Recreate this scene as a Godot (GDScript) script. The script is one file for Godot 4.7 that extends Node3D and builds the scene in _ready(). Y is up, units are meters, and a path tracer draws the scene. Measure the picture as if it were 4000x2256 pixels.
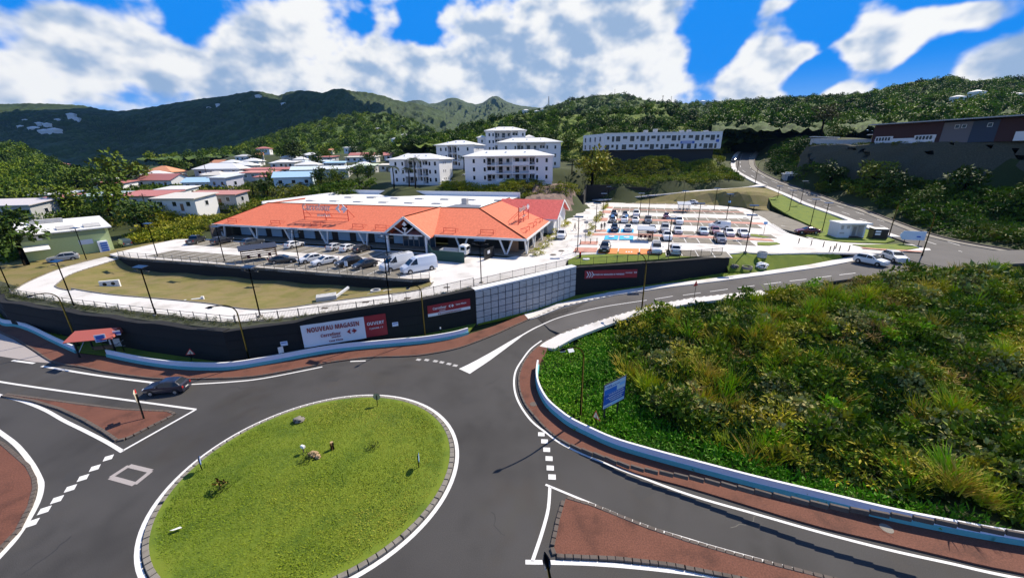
extends Node3D

# ------------------------------------------------------------------ state
var rng := RandomNumberGenerator.new()
var M := {}
var taken := {}
var mesh_cache := {}
const U := Vector3(0.956, 0.0, 0.292)      # along the shop front
const V := Vector3(0.292, 0.0, -0.956)     # into the block
const O := Vector3(2.45, 0.0, -71.3)       # front corner of the shop
const TURN := -0.2963                      # local x -> U, local -z -> V


class MB:
	var v := PackedVector3Array()
	var n := PackedVector3Array()
	var c := PackedColorArray()
	var col := Color.WHITE
	var b := Transform3D()

	func tri(p: Vector3, q: Vector3, r: Vector3) -> void:
		p = b * p
		q = b * q
		r = b * r
		var m := (r - p).cross(q - p).normalized()
		v.append(p); v.append(q); v.append(r)
		n.append(m); n.append(m); n.append(m)
		c.append(col); c.append(col); c.append(col)

	func tri_n(p: Vector3, q: Vector3, r: Vector3, a: Vector3, d: Vector3, e: Vector3) -> void:
		v.append(b * p); v.append(b * q); v.append(b * r)
		n.append(b.basis * a); n.append(b.basis * d); n.append(b.basis * e)
		c.append(col); c.append(col); c.append(col)

	func quad(p: Vector3, q: Vector3, r: Vector3, s: Vector3) -> void:
		tri(p, q, r)
		tri(p, r, s)

	func fan(pts: Array) -> void:
		for i in range(1, pts.size() - 1):
			tri(pts[0], pts[i], pts[i + 1])

	func box(o: Vector3, s: Vector3, ch := 0.0) -> void:
		var h := s * 0.5
		var lo := o - h
		var hi := o + h
		var t := ch
		quad(Vector3(lo.x, lo.y, hi.z), Vector3(lo.x, hi.y - t, hi.z), Vector3(hi.x, hi.y - t, hi.z), Vector3(hi.x, lo.y, hi.z))
		quad(Vector3(hi.x, lo.y, lo.z), Vector3(hi.x, hi.y - t, lo.z), Vector3(lo.x, hi.y - t, lo.z), Vector3(lo.x, lo.y, lo.z))
		quad(Vector3(hi.x, lo.y, hi.z), Vector3(hi.x, hi.y - t, hi.z), Vector3(hi.x, hi.y - t, lo.z), Vector3(hi.x, lo.y, lo.z))
		quad(Vector3(lo.x, lo.y, lo.z), Vector3(lo.x, hi.y - t, lo.z), Vector3(lo.x, hi.y - t, hi.z), Vector3(lo.x, lo.y, hi.z))
		quad(Vector3(lo.x + t, hi.y, hi.z - t), Vector3(lo.x + t, hi.y, lo.z + t), Vector3(hi.x - t, hi.y, lo.z + t), Vector3(hi.x - t, hi.y, hi.z - t))
		quad(Vector3(lo.x, lo.y, lo.z), Vector3(lo.x, lo.y, hi.z), Vector3(hi.x, lo.y, hi.z), Vector3(hi.x, lo.y, lo.z))
		if t > 0.0:
			quad(Vector3(lo.x, hi.y - t, hi.z), Vector3(lo.x + t, hi.y, hi.z - t), Vector3(hi.x - t, hi.y, hi.z - t), Vector3(hi.x, hi.y - t, hi.z))
			quad(Vector3(hi.x, hi.y - t, lo.z), Vector3(hi.x - t, hi.y, lo.z + t), Vector3(lo.x + t, hi.y, lo.z + t), Vector3(lo.x, hi.y - t, lo.z))
			quad(Vector3(hi.x, hi.y - t, hi.z), Vector3(hi.x - t, hi.y, hi.z - t), Vector3(hi.x - t, hi.y, lo.z + t), Vector3(hi.x, hi.y - t, lo.z))
			quad(Vector3(lo.x, hi.y - t, lo.z), Vector3(lo.x + t, hi.y, lo.z + t), Vector3(lo.x + t, hi.y, hi.z - t), Vector3(lo.x, hi.y - t, hi.z))

	func bar(p: Vector3, q: Vector3, w: float, h: float) -> void:      # a square bar from p to q
		var f := (q - p)
		var l := f.length()
		f /= l
		var side := f.cross(Vector3.UP)
		side = Vector3.RIGHT if side.length() < 0.01 else side.normalized()
		var up := side.cross(f)
		var keep := b
		b = b * Transform3D(Basis(side, up, -f), (p + q) * 0.5)
		box(Vector3.ZERO, Vector3(w, h, l))
		b = keep

	func tube(p: Vector3, q: Vector3, r0: float, r1: float, k := 8, caps := true) -> void:
		var f := (q - p).normalized()
		var s := f.cross(Vector3.UP)
		s = Vector3.RIGHT if s.length() < 0.01 else s.normalized()
		var t := s.cross(f)
		for i in k:
			var a0 := TAU * i / k
			var a1 := TAU * (i + 1) / k
			var d0 := s * cos(a0) + t * sin(a0)
			var d1 := s * cos(a1) + t * sin(a1)
			tri_n(p + d0 * r0, q + d0 * r1, q + d1 * r1, d0, d0, d1)
			tri_n(p + d0 * r0, q + d1 * r1, p + d1 * r0, d0, d1, d1)
			if caps:
				tri(q, q + d1 * r1, q + d0 * r1)
				tri(p, p + d0 * r0, p + d1 * r0)

	func prism(pts: PackedVector2Array, y0: float, y1: float) -> void:   # an outline in x,z drawn up from y0 to y1
		var ids := Geometry2D.triangulate_polygon(pts)
		for i in range(0, ids.size(), 3):
			var p := pts[ids[i]]
			var q := pts[ids[i + 1]]
			var r := pts[ids[i + 2]]
			if (q - p).cross(r - p) < 0.0:
				var k := q
				q = r
				r = k
			tri(Vector3(p.x, y1, p.y), Vector3(q.x, y1, q.y), Vector3(r.x, y1, r.y))
			tri(Vector3(p.x, y0, p.y), Vector3(r.x, y0, r.y), Vector3(q.x, y0, q.y))
		for i in pts.size():
			var p := pts[i]
			var q := pts[(i + 1) % pts.size()]
			quad(Vector3(p.x, y0, p.y), Vector3(p.x, y1, p.y), Vector3(q.x, y1, q.y), Vector3(q.x, y0, q.y))

	func mesh() -> ArrayMesh:
		var a := []
		a.resize(Mesh.ARRAY_MAX)
		a[Mesh.ARRAY_VERTEX] = v
		a[Mesh.ARRAY_NORMAL] = n
		a[Mesh.ARRAY_COLOR] = c
		var m := ArrayMesh.new()
		m.add_surface_from_arrays(Mesh.PRIMITIVE_TRIANGLES, a)
		return m


# ------------------------------------------------------------------ naming and tagging
func numbered(called: String, parent: Node = self) -> String:
	var key := str(parent.get_instance_id()) + called
	if not taken.has(key):
		taken[key] = 0
		return called
	taken[key] += 1
	return "%s_%03d" % [called, taken[key]]


func tag(o: Node3D, label: String, category: String, group := "") -> Node3D:
	o.set_meta("label", label)
	o.set_meta("category", category)
	if group:
		o.set_meta("group", group)
	return o


func thing(called: String, at: Vector3, turn := 0.0, label := "", category := "", group := "") -> Node3D:
	var o := Node3D.new()
	o.name = numbered(called)
	add_child(o)
	o.position = at
	o.rotation.y = turn
	if label:
		tag(o, label, category, group)
		o.set_meta("kind", "thing")
	return o


func part(called: String, m: Variant, mat: Material, parent: Node3D = self) -> MeshInstance3D:
	var o := MeshInstance3D.new()
	o.name = numbered(called, parent)
	o.mesh = m.mesh() if m is MB else m
	o.material_override = mat
	parent.add_child(o)
	return o


func struct(called: String, m: Variant, mat: Material, kind := "structure") -> MeshInstance3D:
	var o := part(called, m, mat)
	o.set_meta("kind", kind)
	return o


func clone(src: Node3D, at: Vector3, turn: float, label: String, group := "") -> Node3D:
	var base := str(src.get_meta("base_name")) if src.has_meta("base_name") else String(src.name)
	var o: Node3D = src.duplicate()
	o.name = numbered(base)
	add_child(o)
	o.position = at
	o.rotation.y = turn
	o.set_meta("label", label)
	if group:
		o.set_meta("group", group)
	return o


# ------------------------------------------------------------------ materials
func noise_tex(freq: float, oct: int, stops: Array, seed_ := 1, kind := FastNoiseLite.TYPE_SIMPLEX_SMOOTH, size := 512) -> NoiseTexture2D:
	var f := FastNoiseLite.new()
	f.noise_type = kind
	f.seed = seed_
	f.frequency = freq
	f.fractal_octaves = oct
	f.fractal_gain = 0.55
	var t := NoiseTexture2D.new()
	t.width = size
	t.height = size
	t.seamless = true
	t.noise = f
	var g := Gradient.new()
	g.offsets = PackedFloat32Array()
	g.colors = PackedColorArray()
	for s in stops:
		g.add_point(s[0], s[1].linear_to_srgb())
	t.color_ramp = g
	return t


func lin(r: float, g: float, b: float) -> Color:
	return Color(r, g, b)


func plain(r: float, g: float, b: float, rough := 0.8, metal := 0.0) -> StandardMaterial3D:
	var m := StandardMaterial3D.new()
	m.albedo_color = Color(r, g, b).linear_to_srgb()
	m.roughness = rough
	m.metallic = metal
	return m


# a surface with two layers of noise: tex over `metres` and a broad tint over `broad` metres
func grained(tex: Texture2D, metres: float, broad: Texture2D, broad_metres: float, rough := 0.9, bump := 0.0) -> StandardMaterial3D:
	var m := StandardMaterial3D.new()
	m.albedo_texture = tex
	m.roughness = rough
	m.uv1_triplanar = true
	m.uv1_world_triplanar = true
	m.uv1_scale = Vector3.ONE / metres
	if broad:
		m.detail_enabled = true
		m.detail_albedo = broad
		m.detail_blend_mode = BaseMaterial3D.BLEND_MODE_MUL
		m.detail_uv_layer = BaseMaterial3D.DETAIL_UV_2
		m.uv2_triplanar = true
		m.uv2_world_triplanar = true
		m.uv2_scale = Vector3.ONE / broad_metres
	if bump > 0.0:
		m.heightmap_enabled = true
		m.heightmap_texture = tex
		m.heightmap_scale = bump
	return m


func leafy(back := 0.35) -> StandardMaterial3D:
	var m := StandardMaterial3D.new()
	m.vertex_color_use_as_albedo = true
	m.roughness = 0.62
	m.metallic_specular = 0.3
	m.cull_mode = BaseMaterial3D.CULL_DISABLED
	m.backlight_enabled = true
	m.backlight = Color(back * 0.55, back * 0.7, back * 0.1)
	return m


func make_materials() -> void:
	var wide := noise_tex(0.006, 4, [[0.0, lin(0.62, 0.61, 0.60)], [0.5, lin(0.85, 0.85, 0.85)], [1.0, lin(1, 1, 1)]], 5)
	var streak := noise_tex(0.012, 5, [[0.0, lin(0.62, 0.60, 0.57)], [0.42, lin(0.93, 0.92, 0.91)], [1.0, lin(1, 1, 1)]], 9)
	M.asphalt = grained(noise_tex(0.09, 3, [[0.0, lin(0.036, 0.034, 0.033)], [0.5, lin(0.056, 0.053, 0.051)], [1.0, lin(0.082, 0.077, 0.074)]], 11), 3.0, wide, 34.0, 0.88, 0.5)
	M.asphalt.vertex_color_use_as_albedo = true
	M.asphalt_pale = grained(noise_tex(0.09, 3, [[0.0, lin(0.075, 0.070, 0.067)], [0.5, lin(0.105, 0.098, 0.094)], [1.0, lin(0.14, 0.13, 0.125)]], 12), 3.0, wide, 30.0, 0.9, 0.4)
	M.asphalt_new = grained(noise_tex(0.09, 3, [[0.0, lin(0.026, 0.025, 0.025)], [1.0, lin(0.055, 0.053, 0.052)]], 54), 2.0, null, 1.0, 0.85, 0.4)
	M.concrete = grained(noise_tex(0.05, 4, [[0.0, lin(0.60, 0.575, 0.54)], [0.5, lin(0.68, 0.655, 0.62)], [1.0, lin(0.74, 0.72, 0.69)]], 13), 6.0, streak, 40.0, 0.85)
	M.kerb = grained(noise_tex(0.08, 3, [[0.0, lin(0.16, 0.145, 0.12)], [1.0, lin(0.31, 0.285, 0.245)]], 14), 2.0, streak, 9.0, 0.9)
	M.kerb_dark = grained(noise_tex(0.08, 3, [[0.0, lin(0.07, 0.055, 0.045)], [1.0, lin(0.17, 0.14, 0.12)]], 15), 2.0, streak, 9.0, 0.9)
	M.red_paving = grained(noise_tex(0.05, 4, [[0.0, lin(0.10, 0.036, 0.021)], [0.5, lin(0.155, 0.056, 0.033)], [1.0, lin(0.22, 0.088, 0.055)]], 16), 3.5, noise_tex(0.01, 5, [[0.0, lin(0.5, 0.48, 0.46)], [0.4, lin(0.85, 0.84, 0.82)], [1.0, lin(1, 1, 1)]], 19), 16.0, 0.9, 0.3)
	M.red_flat = grained(noise_tex(0.05, 4, [[0.0, lin(0.50, 0.24, 0.18)], [1.0, lin(0.60, 0.31, 0.24)]], 17), 3.0, streak, 11.0, 0.85)
	M.paint = grained(noise_tex(0.07, 4, [[0.0, lin(0.28, 0.27, 0.26)], [0.28, lin(0.66, 0.65, 0.63)], [1.0, lin(0.82, 0.81, 0.79)]], 18), 2.5, null, 1.0, 0.7)
	M.paint_worn = grained(noise_tex(0.11, 4, [[0.0, lin(0.06, 0.06, 0.06)], [0.42, lin(0.16, 0.15, 0.15)], [0.56, lin(0.6, 0.59, 0.57)], [1.0, lin(0.75, 0.74, 0.72)]], 21), 2.5, null, 1.0, 0.75)
	M.paint_grey = grained(noise_tex(0.07, 4, [[0.0, lin(0.25, 0.22, 0.21)], [1.0, lin(0.46, 0.42, 0.40)]], 22), 2.5, null, 1.0, 0.8)
	M.stall = grained(noise_tex(0.10, 3, [[0.0, lin(0.16, 0.145, 0.115)], [1.0, lin(0.27, 0.245, 0.20)]], 23), 2.2, streak, 18.0, 0.92, 0.4)
	M.blue_bay = plain(0.02, 0.42, 0.80, 0.7)
	M.orange_bay = plain(0.72, 0.22, 0.05, 0.75)
	M.black_wall = grained(noise_tex(0.05, 4, [[0.0, lin(0.006, 0.006, 0.006)], [0.6, lin(0.011, 0.011, 0.011)], [1.0, lin(0.030, 0.029, 0.028)]], 24), 3.0, null, 1.0, 0.92, 1.2)
	M.grey_wall = grained(noise_tex(0.04, 4, [[0.0, lin(0.40, 0.40, 0.40)], [1.0, lin(0.56, 0.56, 0.55)]], 25), 2.4, streak, 6.0, 0.85)
	M.lawn = grained(noise_tex(0.10, 4, [[0.0, lin(0.085, 0.13, 0.005)], [0.5, lin(0.14, 0.19, 0.008)], [1.0, lin(0.23, 0.25, 0.03)]], 26), 2.5, noise_tex(0.012, 4, [[0.0, lin(0.45, 0.6, 0.5)], [0.5, lin(0.9, 0.95, 0.9)], [1.0, lin(1, 0.95, 0.9)]], 27), 22.0, 0.95, 2.0)
	M.lawn_dry = grained(noise_tex(0.09, 4, [[0.0, lin(0.10, 0.088, 0.022)], [0.5, lin(0.20, 0.162, 0.06)], [1.0, lin(0.32, 0.255, 0.14)]], 28), 3.0, noise_tex(0.013, 4, [[0.0, lin(0.60, 0.74, 0.30)], [0.4, lin(0.86, 0.90, 0.62)], [0.6, lin(1, 0.97, 0.92)], [1.0, lin(1, 0.95, 0.9)]], 29), 26.0, 0.95, 2.0)
	M.weeds = grained(noise_tex(0.09, 5, [[0.0, lin(0.012, 0.014, 0.008)], [0.5, lin(0.045, 0.05, 0.025)], [1.0, lin(0.13, 0.13, 0.085)]], 30), 3.0, null, 1.0, 0.95, 3.0)
	M.ground = grained(noise_tex(0.06, 5, [[0.0, lin(0.018, 0.030, 0.004)], [0.5, lin(0.045, 0.065, 0.008)], [1.0, lin(0.095, 0.105, 0.022)]], 31), 7.0, noise_tex(0.012, 4, [[0.0, lin(0.45, 0.45, 0.4)], [1.0, lin(1, 1, 1)]], 32), 60.0, 0.95, 6.0)
	M.soil = grained(noise_tex(0.05, 5, [[0.0, lin(0.10, 0.065, 0.05)], [0.5, lin(0.20, 0.135, 0.105)], [1.0, lin(0.30, 0.215, 0.17)]], 33), 5.0, null, 1.0, 0.95, 5.0)
	M.hill = grained(noise_tex(0.035, 5, [[0.0, lin(0.014, 0.030, 0.005)], [0.45, lin(0.045, 0.088, 0.010)], [0.75, lin(0.10, 0.16, 0.016)], [1.0, lin(0.20, 0.26, 0.03)]], 34), 90.0, noise_tex(0.01, 4, [[0.0, lin(0.4, 0.42, 0.4)], [0.5, lin(0.8, 0.85, 0.7)], [1.0, lin(1, 1, 0.9)]], 35), 420.0, 0.95)
	M.hill_far = grained(noise_tex(0.03, 5, [[0.0, lin(0.014, 0.030, 0.005)], [0.5, lin(0.040, 0.078, 0.010)], [1.0, lin(0.10, 0.15, 0.02)]], 36), 260.0, noise_tex(0.01, 4, [[0.0, lin(0.4, 0.42, 0.4)], [1.0, lin(1, 1, 0.9)]], 37), 1200.0, 0.95)
	M.hill_grass = grained(noise_tex(0.035, 5, [[0.0, lin(0.045, 0.085, 0.008)], [0.5, lin(0.10, 0.155, 0.010)], [1.0, lin(0.19, 0.23, 0.02)]], 55), 60.0, null, 1.0, 0.95)
	M.meadow = grained(noise_tex(0.05, 4, [[0.0, lin(0.11, 0.155, 0.008)], [1.0, lin(0.20, 0.23, 0.02)]], 38), 12.0, streak, 70.0, 0.95)
	M.leaf = leafy(0.62)
	M.bark = grained(noise_tex(0.06, 4, [[0.0, lin(0.045, 0.033, 0.024)], [1.0, lin(0.15, 0.12, 0.09)]], 39), 1.5, null, 1.0, 0.95)
	M.cliff = grained(noise_tex(0.05, 5, [[0.0, lin(0.035, 0.032, 0.022)], [0.6, lin(0.075, 0.07, 0.045)], [1.0, lin(0.13, 0.12, 0.07)]], 53), 9.0, null, 1.0, 0.95, 6.0)
	M.white = plain(0.72, 0.72, 0.71, 0.7)
	M.white_wall = grained(noise_tex(0.03, 4, [[0.0, lin(0.60, 0.61, 0.63)], [1.0, lin(0.72, 0.72, 0.73)]], 40), 5.0, null, 1.0, 0.8)
	M.white_roof = grained(noise_tex(0.03, 4, [[0.0, lin(0.66, 0.66, 0.64)], [1.0, lin(0.80, 0.80, 0.78)]], 41), 8.0, null, 1.0, 0.7)
	M.glass = plain(0.012, 0.016, 0.022, 0.08)
	M.glass_blue = plain(0.03, 0.055, 0.085, 0.1)
	M.dark = plain(0.012, 0.012, 0.013, 0.6)
	M.black_metal = plain(0.018, 0.018, 0.019, 0.5, 0.3)
	M.steel = plain(0.38, 0.38, 0.39, 0.45, 0.6)
	M.yellow_pole = plain(0.46, 0.42, 0.13, 0.5)
	M.tyre = plain(0.012, 0.012, 0.012, 0.85)
	M.rim = plain(0.45, 0.45, 0.46, 0.35, 0.7)
	M.lamp_glass = plain(0.75, 0.76, 0.78, 0.2)
	M.tail = plain(0.35, 0.012, 0.012, 0.25)
	M.plate = plain(0.65, 0.65, 0.62, 0.5)
	M.solar = plain(0.012, 0.018, 0.035, 0.22)
	M.teal = grained(noise_tex(0.03, 4, [[0.0, lin(0.10, 0.40, 0.42)], [1.0, lin(0.15, 0.48, 0.49)]], 42), 4.0, null, 1.0, 0.7)
	M.pale_blue = grained(noise_tex(0.03, 4, [[0.0, lin(0.60, 0.66, 0.78)], [1.0, lin(0.70, 0.75, 0.84)]], 43), 4.0, null, 1.0, 0.75)
	M.chalk = grained(noise_tex(0.05, 4, [[0.0, lin(0.42, 0.42, 0.40)], [0.35, lin(0.72, 0.72, 0.71)], [1.0, lin(0.80, 0.80, 0.79)]], 44), 2.0, null, 1.0, 0.8)
	M.crimson = plain(0.26, 0.012, 0.022, 0.6)
	M.banner_white = plain(0.72, 0.74, 0.78, 0.6)
	M.banner_red = plain(0.30, 0.014, 0.024, 0.6)
	M.sign_blue = plain(0.02, 0.10, 0.42, 0.5)
	M.sign_blue_pale = plain(0.22, 0.48, 0.82, 0.5)
	M.sign_white = plain(0.74, 0.75, 0.77, 0.5)
	M.sign_red = plain(0.55, 0.02, 0.02, 0.5)
	M.wood = plain(0.20, 0.115, 0.065, 0.75)
	M.roof_red_rail = plain(0.48, 0.035, 0.015, 0.6)
	M.letter = plain(0.60, 0.44, 0.40, 0.4)
	M.hoarding = plain(0.008, 0.055, 0.045, 0.7)
	M.panel_blue = plain(0.26, 0.42, 0.58, 0.45)
	M.plank = plain(0.55, 0.36, 0.10, 0.8)
	M.green_wall = grained(noise_tex(0.03, 4, [[0.0, lin(0.46, 0.55, 0.24)], [1.0, lin(0.56, 0.65, 0.33)]], 51), 5.0, null, 1.0, 0.8)
	M.green_dark = plain(0.22, 0.30, 0.19, 0.8)
	M.red_roof = plain(0.42, 0.10, 0.075, 0.75)
	M.roof_dark = plain(0.035, 0.04, 0.06, 0.5)
	M.roof_grey = plain(0.34, 0.38, 0.44, 0.5)
	M.trolley_red = plain(0.10, 0.02, 0.025, 0.6)
	M.stone_tan = plain(0.38, 0.26, 0.14, 0.85)
	M.sign_pale = plain(0.50, 0.62, 0.74, 0.5)
	M.sign_blue_mid = plain(0.03, 0.16, 0.55, 0.5)
	M.pane = plain(0.7, 0.8, 0.85, 0.08)
	M.pane.transparency = BaseMaterial3D.TRANSPARENCY_ALPHA
	M.pane.albedo_color.a = 0.18
	M.shrub_dark = leafy(0.2)
	M.shrub_dark.albedo_color = Color(0.05, 0.075, 0.006).linear_to_srgb()
	M.maroon = grained(noise_tex(0.03, 4, [[0.0, lin(0.032, 0.010, 0.011)], [1.0, lin(0.060, 0.018, 0.018)]], 52), 4.0, null, 1.0, 0.8)
	M.works_grey = plain(0.13, 0.12, 0.13, 0.8)
	M.works_blue = plain(0.03, 0.045, 0.075, 0.8)
	M.works_roof = plain(0.30, 0.31, 0.33, 0.5, 0.4)


func tile_texture(c0: Color, c1: Color, seed_: int) -> Array:          # rows of pantiles: a colour map and a height map
	var r := RandomNumberGenerator.new()
	r.seed = seed_
	var im := Image.create(256, 256, false, Image.FORMAT_RGB8)
	var hm := Image.create(256, 256, false, Image.FORMAT_RGB8)
	for ty in 16:
		for tx in 16:
			var k := r.randf()
			for y in 16:
				for x in 16:
					var hgt := 0.45 + 0.35 * sin(PI * x / 16.0) + 0.2 * y / 16.0
					hm.set_pixel(tx * 16 + x, ty * 16 + y, Color(hgt, hgt, hgt))
					im.set_pixel(tx * 16 + x, ty * 16 + y, c0.lerp(c1, k).linear_to_srgb())
	return [ImageTexture.create_from_image(im), ImageTexture.create_from_image(hm)]


func roof_tiles(c0: Color, c1: Color, metres: float, seed_: int) -> StandardMaterial3D:
	var t := tile_texture(c0, c1, seed_)
	var m := StandardMaterial3D.new()
	m.albedo_texture = t[0]
	m.heightmap_enabled = true
	m.heightmap_texture = t[1]
	m.heightmap_scale = 4.0
	m.roughness = 0.8
	m.uv1_triplanar = true
	m.uv1_scale = Vector3.ONE / metres
	return m


# ------------------------------------------------------------------ heights of the land
func ramp(x: float, xs: Array, ys: Array) -> float:
	if x <= xs[0]:
		return ys[0]
	for i in range(1, xs.size()):
		if x <= xs[i]:
			return lerpf(ys[i - 1], ys[i], (x - xs[i - 1]) / (xs[i] - xs[i - 1]))
	return ys[-1]


func road_e(x: float, _z := 0.0) -> float:
	return ramp(x, [4.0, 12.0, 25.0, 40.0, 60.0, 75.0, 100.0], [0.0, 1.0, 2.6, 4.0, 5.2, 5.7, 6.0])


func up_e(_x: float, z: float) -> float:
	return ramp(-z, [60.0, 75.0, 85.0, 100.0, 120.0, 140.0, 160.0, 180.0, 200.0, 230.0], [5.5, 5.7, 5.9, 6.6, 8.3, 11.5, 15.5, 19.5, 22.0, 24.0])


func plat(x: float, z: float) -> float:
	var p := ramp(x, [-70.0, -30.0, -5.0, 10.0, 25.0, 40.0, 55.0, 68.0, 80.0], [3.9, 4.2, 4.9, 5.6, 6.2, 6.4, 6.3, 5.75, 5.65])
	if x < -68.0:
		return minf(5.2, p + maxf(0.0, -z - 58.0) * 0.043)
	if x > 52.0:
		p = lerpf(p, 6.4, smoothstep(80.0, 100.0, -z))
	var w := smoothstep(54.0, 64.0, -z) * (1.0 - smoothstep(-4.0, 12.0, x))
	return lerpf(p, 5.2, w)


func wall_z(x: float) -> float:
	return ramp(x, [-130.0, -95.0, -87.0, -73.9, -59.6, -46.0, -33.2, -30.7, -26.0, -21.3, -12.3, -5.2, 10.5, 24.8, 36.9, 45.0, 53.0, 62.0, 70.0, 80.0], [-85.0, -66.0, -61.5, -53.2, -48.6, -44.4, -41.0, -42.0, -43.2, -45.2, -48.3, -52.0, -61.4, -62.0, -64.2, -64.0, -65.0, -67.0, -70.0, -70.0])


var low_pts: Array[Vector3] = []
var high_pts: Array[Vector3] = []


func control_points() -> void:
	for a in [[-5, -44, -0.4], [0, -48, -0.5], [5, -52, -0.4], [3, -46, -0.3], [-8, -40, -0.3], [0, -38, -0.3], [-2, -54, -0.2], [12, -54, 0.2], [18, -56, 0.9], [-15, -24, -0.3], [-60, -46, 0.1], [-40, -40, 0.1], [-20, -43, 0.1], [-90, -50, 0], [-100, -62, 0.2], [10, -57, 0.4], [25, -56, 2.3], [40, -57, 3.7], [55, -60, 4.7], [72, -62, 5.3], [95, -62, 5.7], [20, -42, 0.8], [30, -46, 2.2], [45, -46, 3.4], [60, -46, 4.2], [80, -46, 4.9], [100, -50, 5.4], [8, -34, 0.15], [14, -27, 0.1], [30, -22, 0.2], [40, -30, 1.0], [60, -25, 1.6], [90, -30, 3.2], [60, -13, 0.3], [100, -10, 1.5], [4, -20, 0], [20, -12, 0], [0, 5, 0], [120, -55, 6.5], [140, -40, 7]]:
		low_pts.append(Vector3(a[0], a[2] - 0.2, a[1]))
	for a in [[-50, -56, 2.2], [-36, -52, 2.2], [-64, -60, 2.0], [-58, -63, 2.2], [-44, -59, 2.2], [-30, -55, 2.3], [-70, -66, 2.2], [-22, -53.5, 2.8], [-75, -60, 3.5], [-50, -50, 3.85], [-32, -45, 3.95], [-22, -47, 4.2], [-10, -52, 4.5], [2, -60, 5.0], [10, -64, 5.3], [30, -68, 6.0], [50, -75, 6.0], [-75, -85, 4.8], [-50, -75, 4.9], [-20, -66, 4.8], [0, -75, 5.0], [-40, -100, 5.0], [-10, -100, 5.1], [30, -90, 6.0], [50, -95, 6.0], [25, -110, 6.0], [40, -130, 5.6], [62, -110, 5.6], [70, -85, 5.5], [60, -75, 5.7], [-60, -118, 5.0], [-95, -82, 4.0], [-90, -70, 3.8], [-100, -60, 3.6], [-110, -75, 4.5], [-20, -123, 7.5], [-20, -133, 14.0], [-35, -136, 13.9], [5, -133, 14.6], [12, -124, 8.0], [16, -137, 13.8], [29, -125, 5.6], [30, -136, 5.6], [31, -146, 6.0], [24, -116, 5.5], [36, -120, 5.6], [36, -135, 5.6], [48, -125, 5.6], [48, -137, 5.6], [58, -128, 5.6], [68, -127, 5.7], [60, -134, 5.8], [40, -115, 5.6], [55, -115, 5.6], [65, -112, 5.6], [20, -103, 5.3], [44, -105, 5.6], [-52, -128, 7.5], [-58, -140, 13.2], [-50, -145, 14.5], [-2, -165, 18.2], [20, -165, 18.2], [-20, -160, 18.3], [0, -185, 24.3], [40, -176, 20.6], [60, -174, 20.9], [85, -173, 21.2], [60, -152, 13.8], [40, -154, 13.2], [78, -153, 14.2], [32, -143, 5.8], [60, -138, 6.2], [70, -120, 5.9], [-81, -150, 12.9], [-111, -150, 11.9], [-132, -185, 16], [-133, -205, 17.3], [-145, -215, 19], [-114, -190, 15.9], [-77, -170, 14.7], [-102, -215, 19], [-195, -330, 26], [-126, -260, 22], [-206, -420, 31], [-127, -330, 26], [-84, -220, 20.7], [-66, -180, 16.8], [-87, -240, 21.7], [-162, -190, 15], [-141, -160, 12.5], [-126, -125, 9.5], [-101, -120, 9.5], [-123, -100, 9], [-181, -180, 12], [-124, -150, 12], [-100, -95, 4.8], [-84, -110, 6], [-75, -128, 8.5], [-150, -110, 8], [-160, -80, 3], [-120, -70, 4], [-250, -200, 4], [-320, -250, -4], [-260, -320, 8], [-400, -300, 2], [0, -220, 30], [50, -220, 27], [100, -220, 23.5], [118, -214, 22.7], [96, -236, 29], [150, -236, 30], [100, -264, 38], [150, -264, 38], [140, -190, 29], [140, -205, 30], [60, -260, 33], [0, -280, 36], [60, -320, 45], [120, -300, 42], [-60, -280, 26], [-60, -330, 30], [160, -260, 32], [200, -200, 28], [200, -300, 40], [89, -165, 16.3], [107, -196, 21.3], [95, -143, 12.0], [93, -130, 9.5], [86, -95, 6], [93, -110, 7.2], [101, -130, 11], [109, -122, 12.5], [118, -112, 13.5], [131, -122, 24.6], [134, -106, 24.6], [122, -136, 25], [142, -110, 25], [107, -142, 17], [103, -100, 9.0], [116, -96, 12.5], [127, -92, 13.5], [134, -82, 14], [128, -78, 12], [146, -96, 24.6], [160, -88, 24.6], [152, -72, 16], [106, -78, 6.6], [118, -64, 7], [140, -55, 9], [165, -65, 14], [200, -110, 28]]:
		high_pts.append(Vector3(a[0], a[2] - 0.12, a[1]))


func idw(pts: Array[Vector3], x: float, z: float) -> float:
	var sw := 0.0
	var sy := 0.0
	for p in pts:
		var dx := p.x - x
		var dz := p.z - z
		var d := dx * dx + dz * dz + 6.0
		var w := 1.0 / (d * d)
		sw += w
		sy += w * p.y
	return sy / sw


var up_axis := [Vector2(82, -62), Vector2(83.5, -72), Vector2(88, -87), Vector2(92, -104), Vector2(94, -122), Vector2(94, -138), Vector2(93.5, -152), Vector2(95, -165), Vector2(103, -181), Vector2(113, -198), Vector2(128, -222)]


func land(x: float, z: float) -> float:
	var d := wall_z(x) - z
	var lo := 0.0
	var hi := 0.0
	var back := lerpf(4.0, 0.0, smoothstep(36.0, 42.0, x))
	var t := smoothstep(0.5 + back, 3.4 + back, d)
	if t < 1.0:
		lo = idw(low_pts, x, z)
	if t > 0.0:
		hi = idw(high_pts, x, z)
	var y := lerpf(lo, hi, t)
	# beside the road that climbs away the land meets the kerb
	if x > 70.0 and z < -70.0 and z > -230.0:
		var best := 1e9
		for i in up_axis.size() - 1:
			var q := Geometry2D.get_closest_point_to_segment(Vector2(x, z), up_axis[i], up_axis[i + 1])
			best = minf(best, q.distance_to(Vector2(x, z)))
		y = lerpf(up_e(x, z) - 0.25, y, smoothstep(6.5, 11.0, best))
	return y


func store_at(u: float, v: float, y: float) -> Vector3:
	return O + U * u + V * v + Vector3.UP * y


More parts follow.
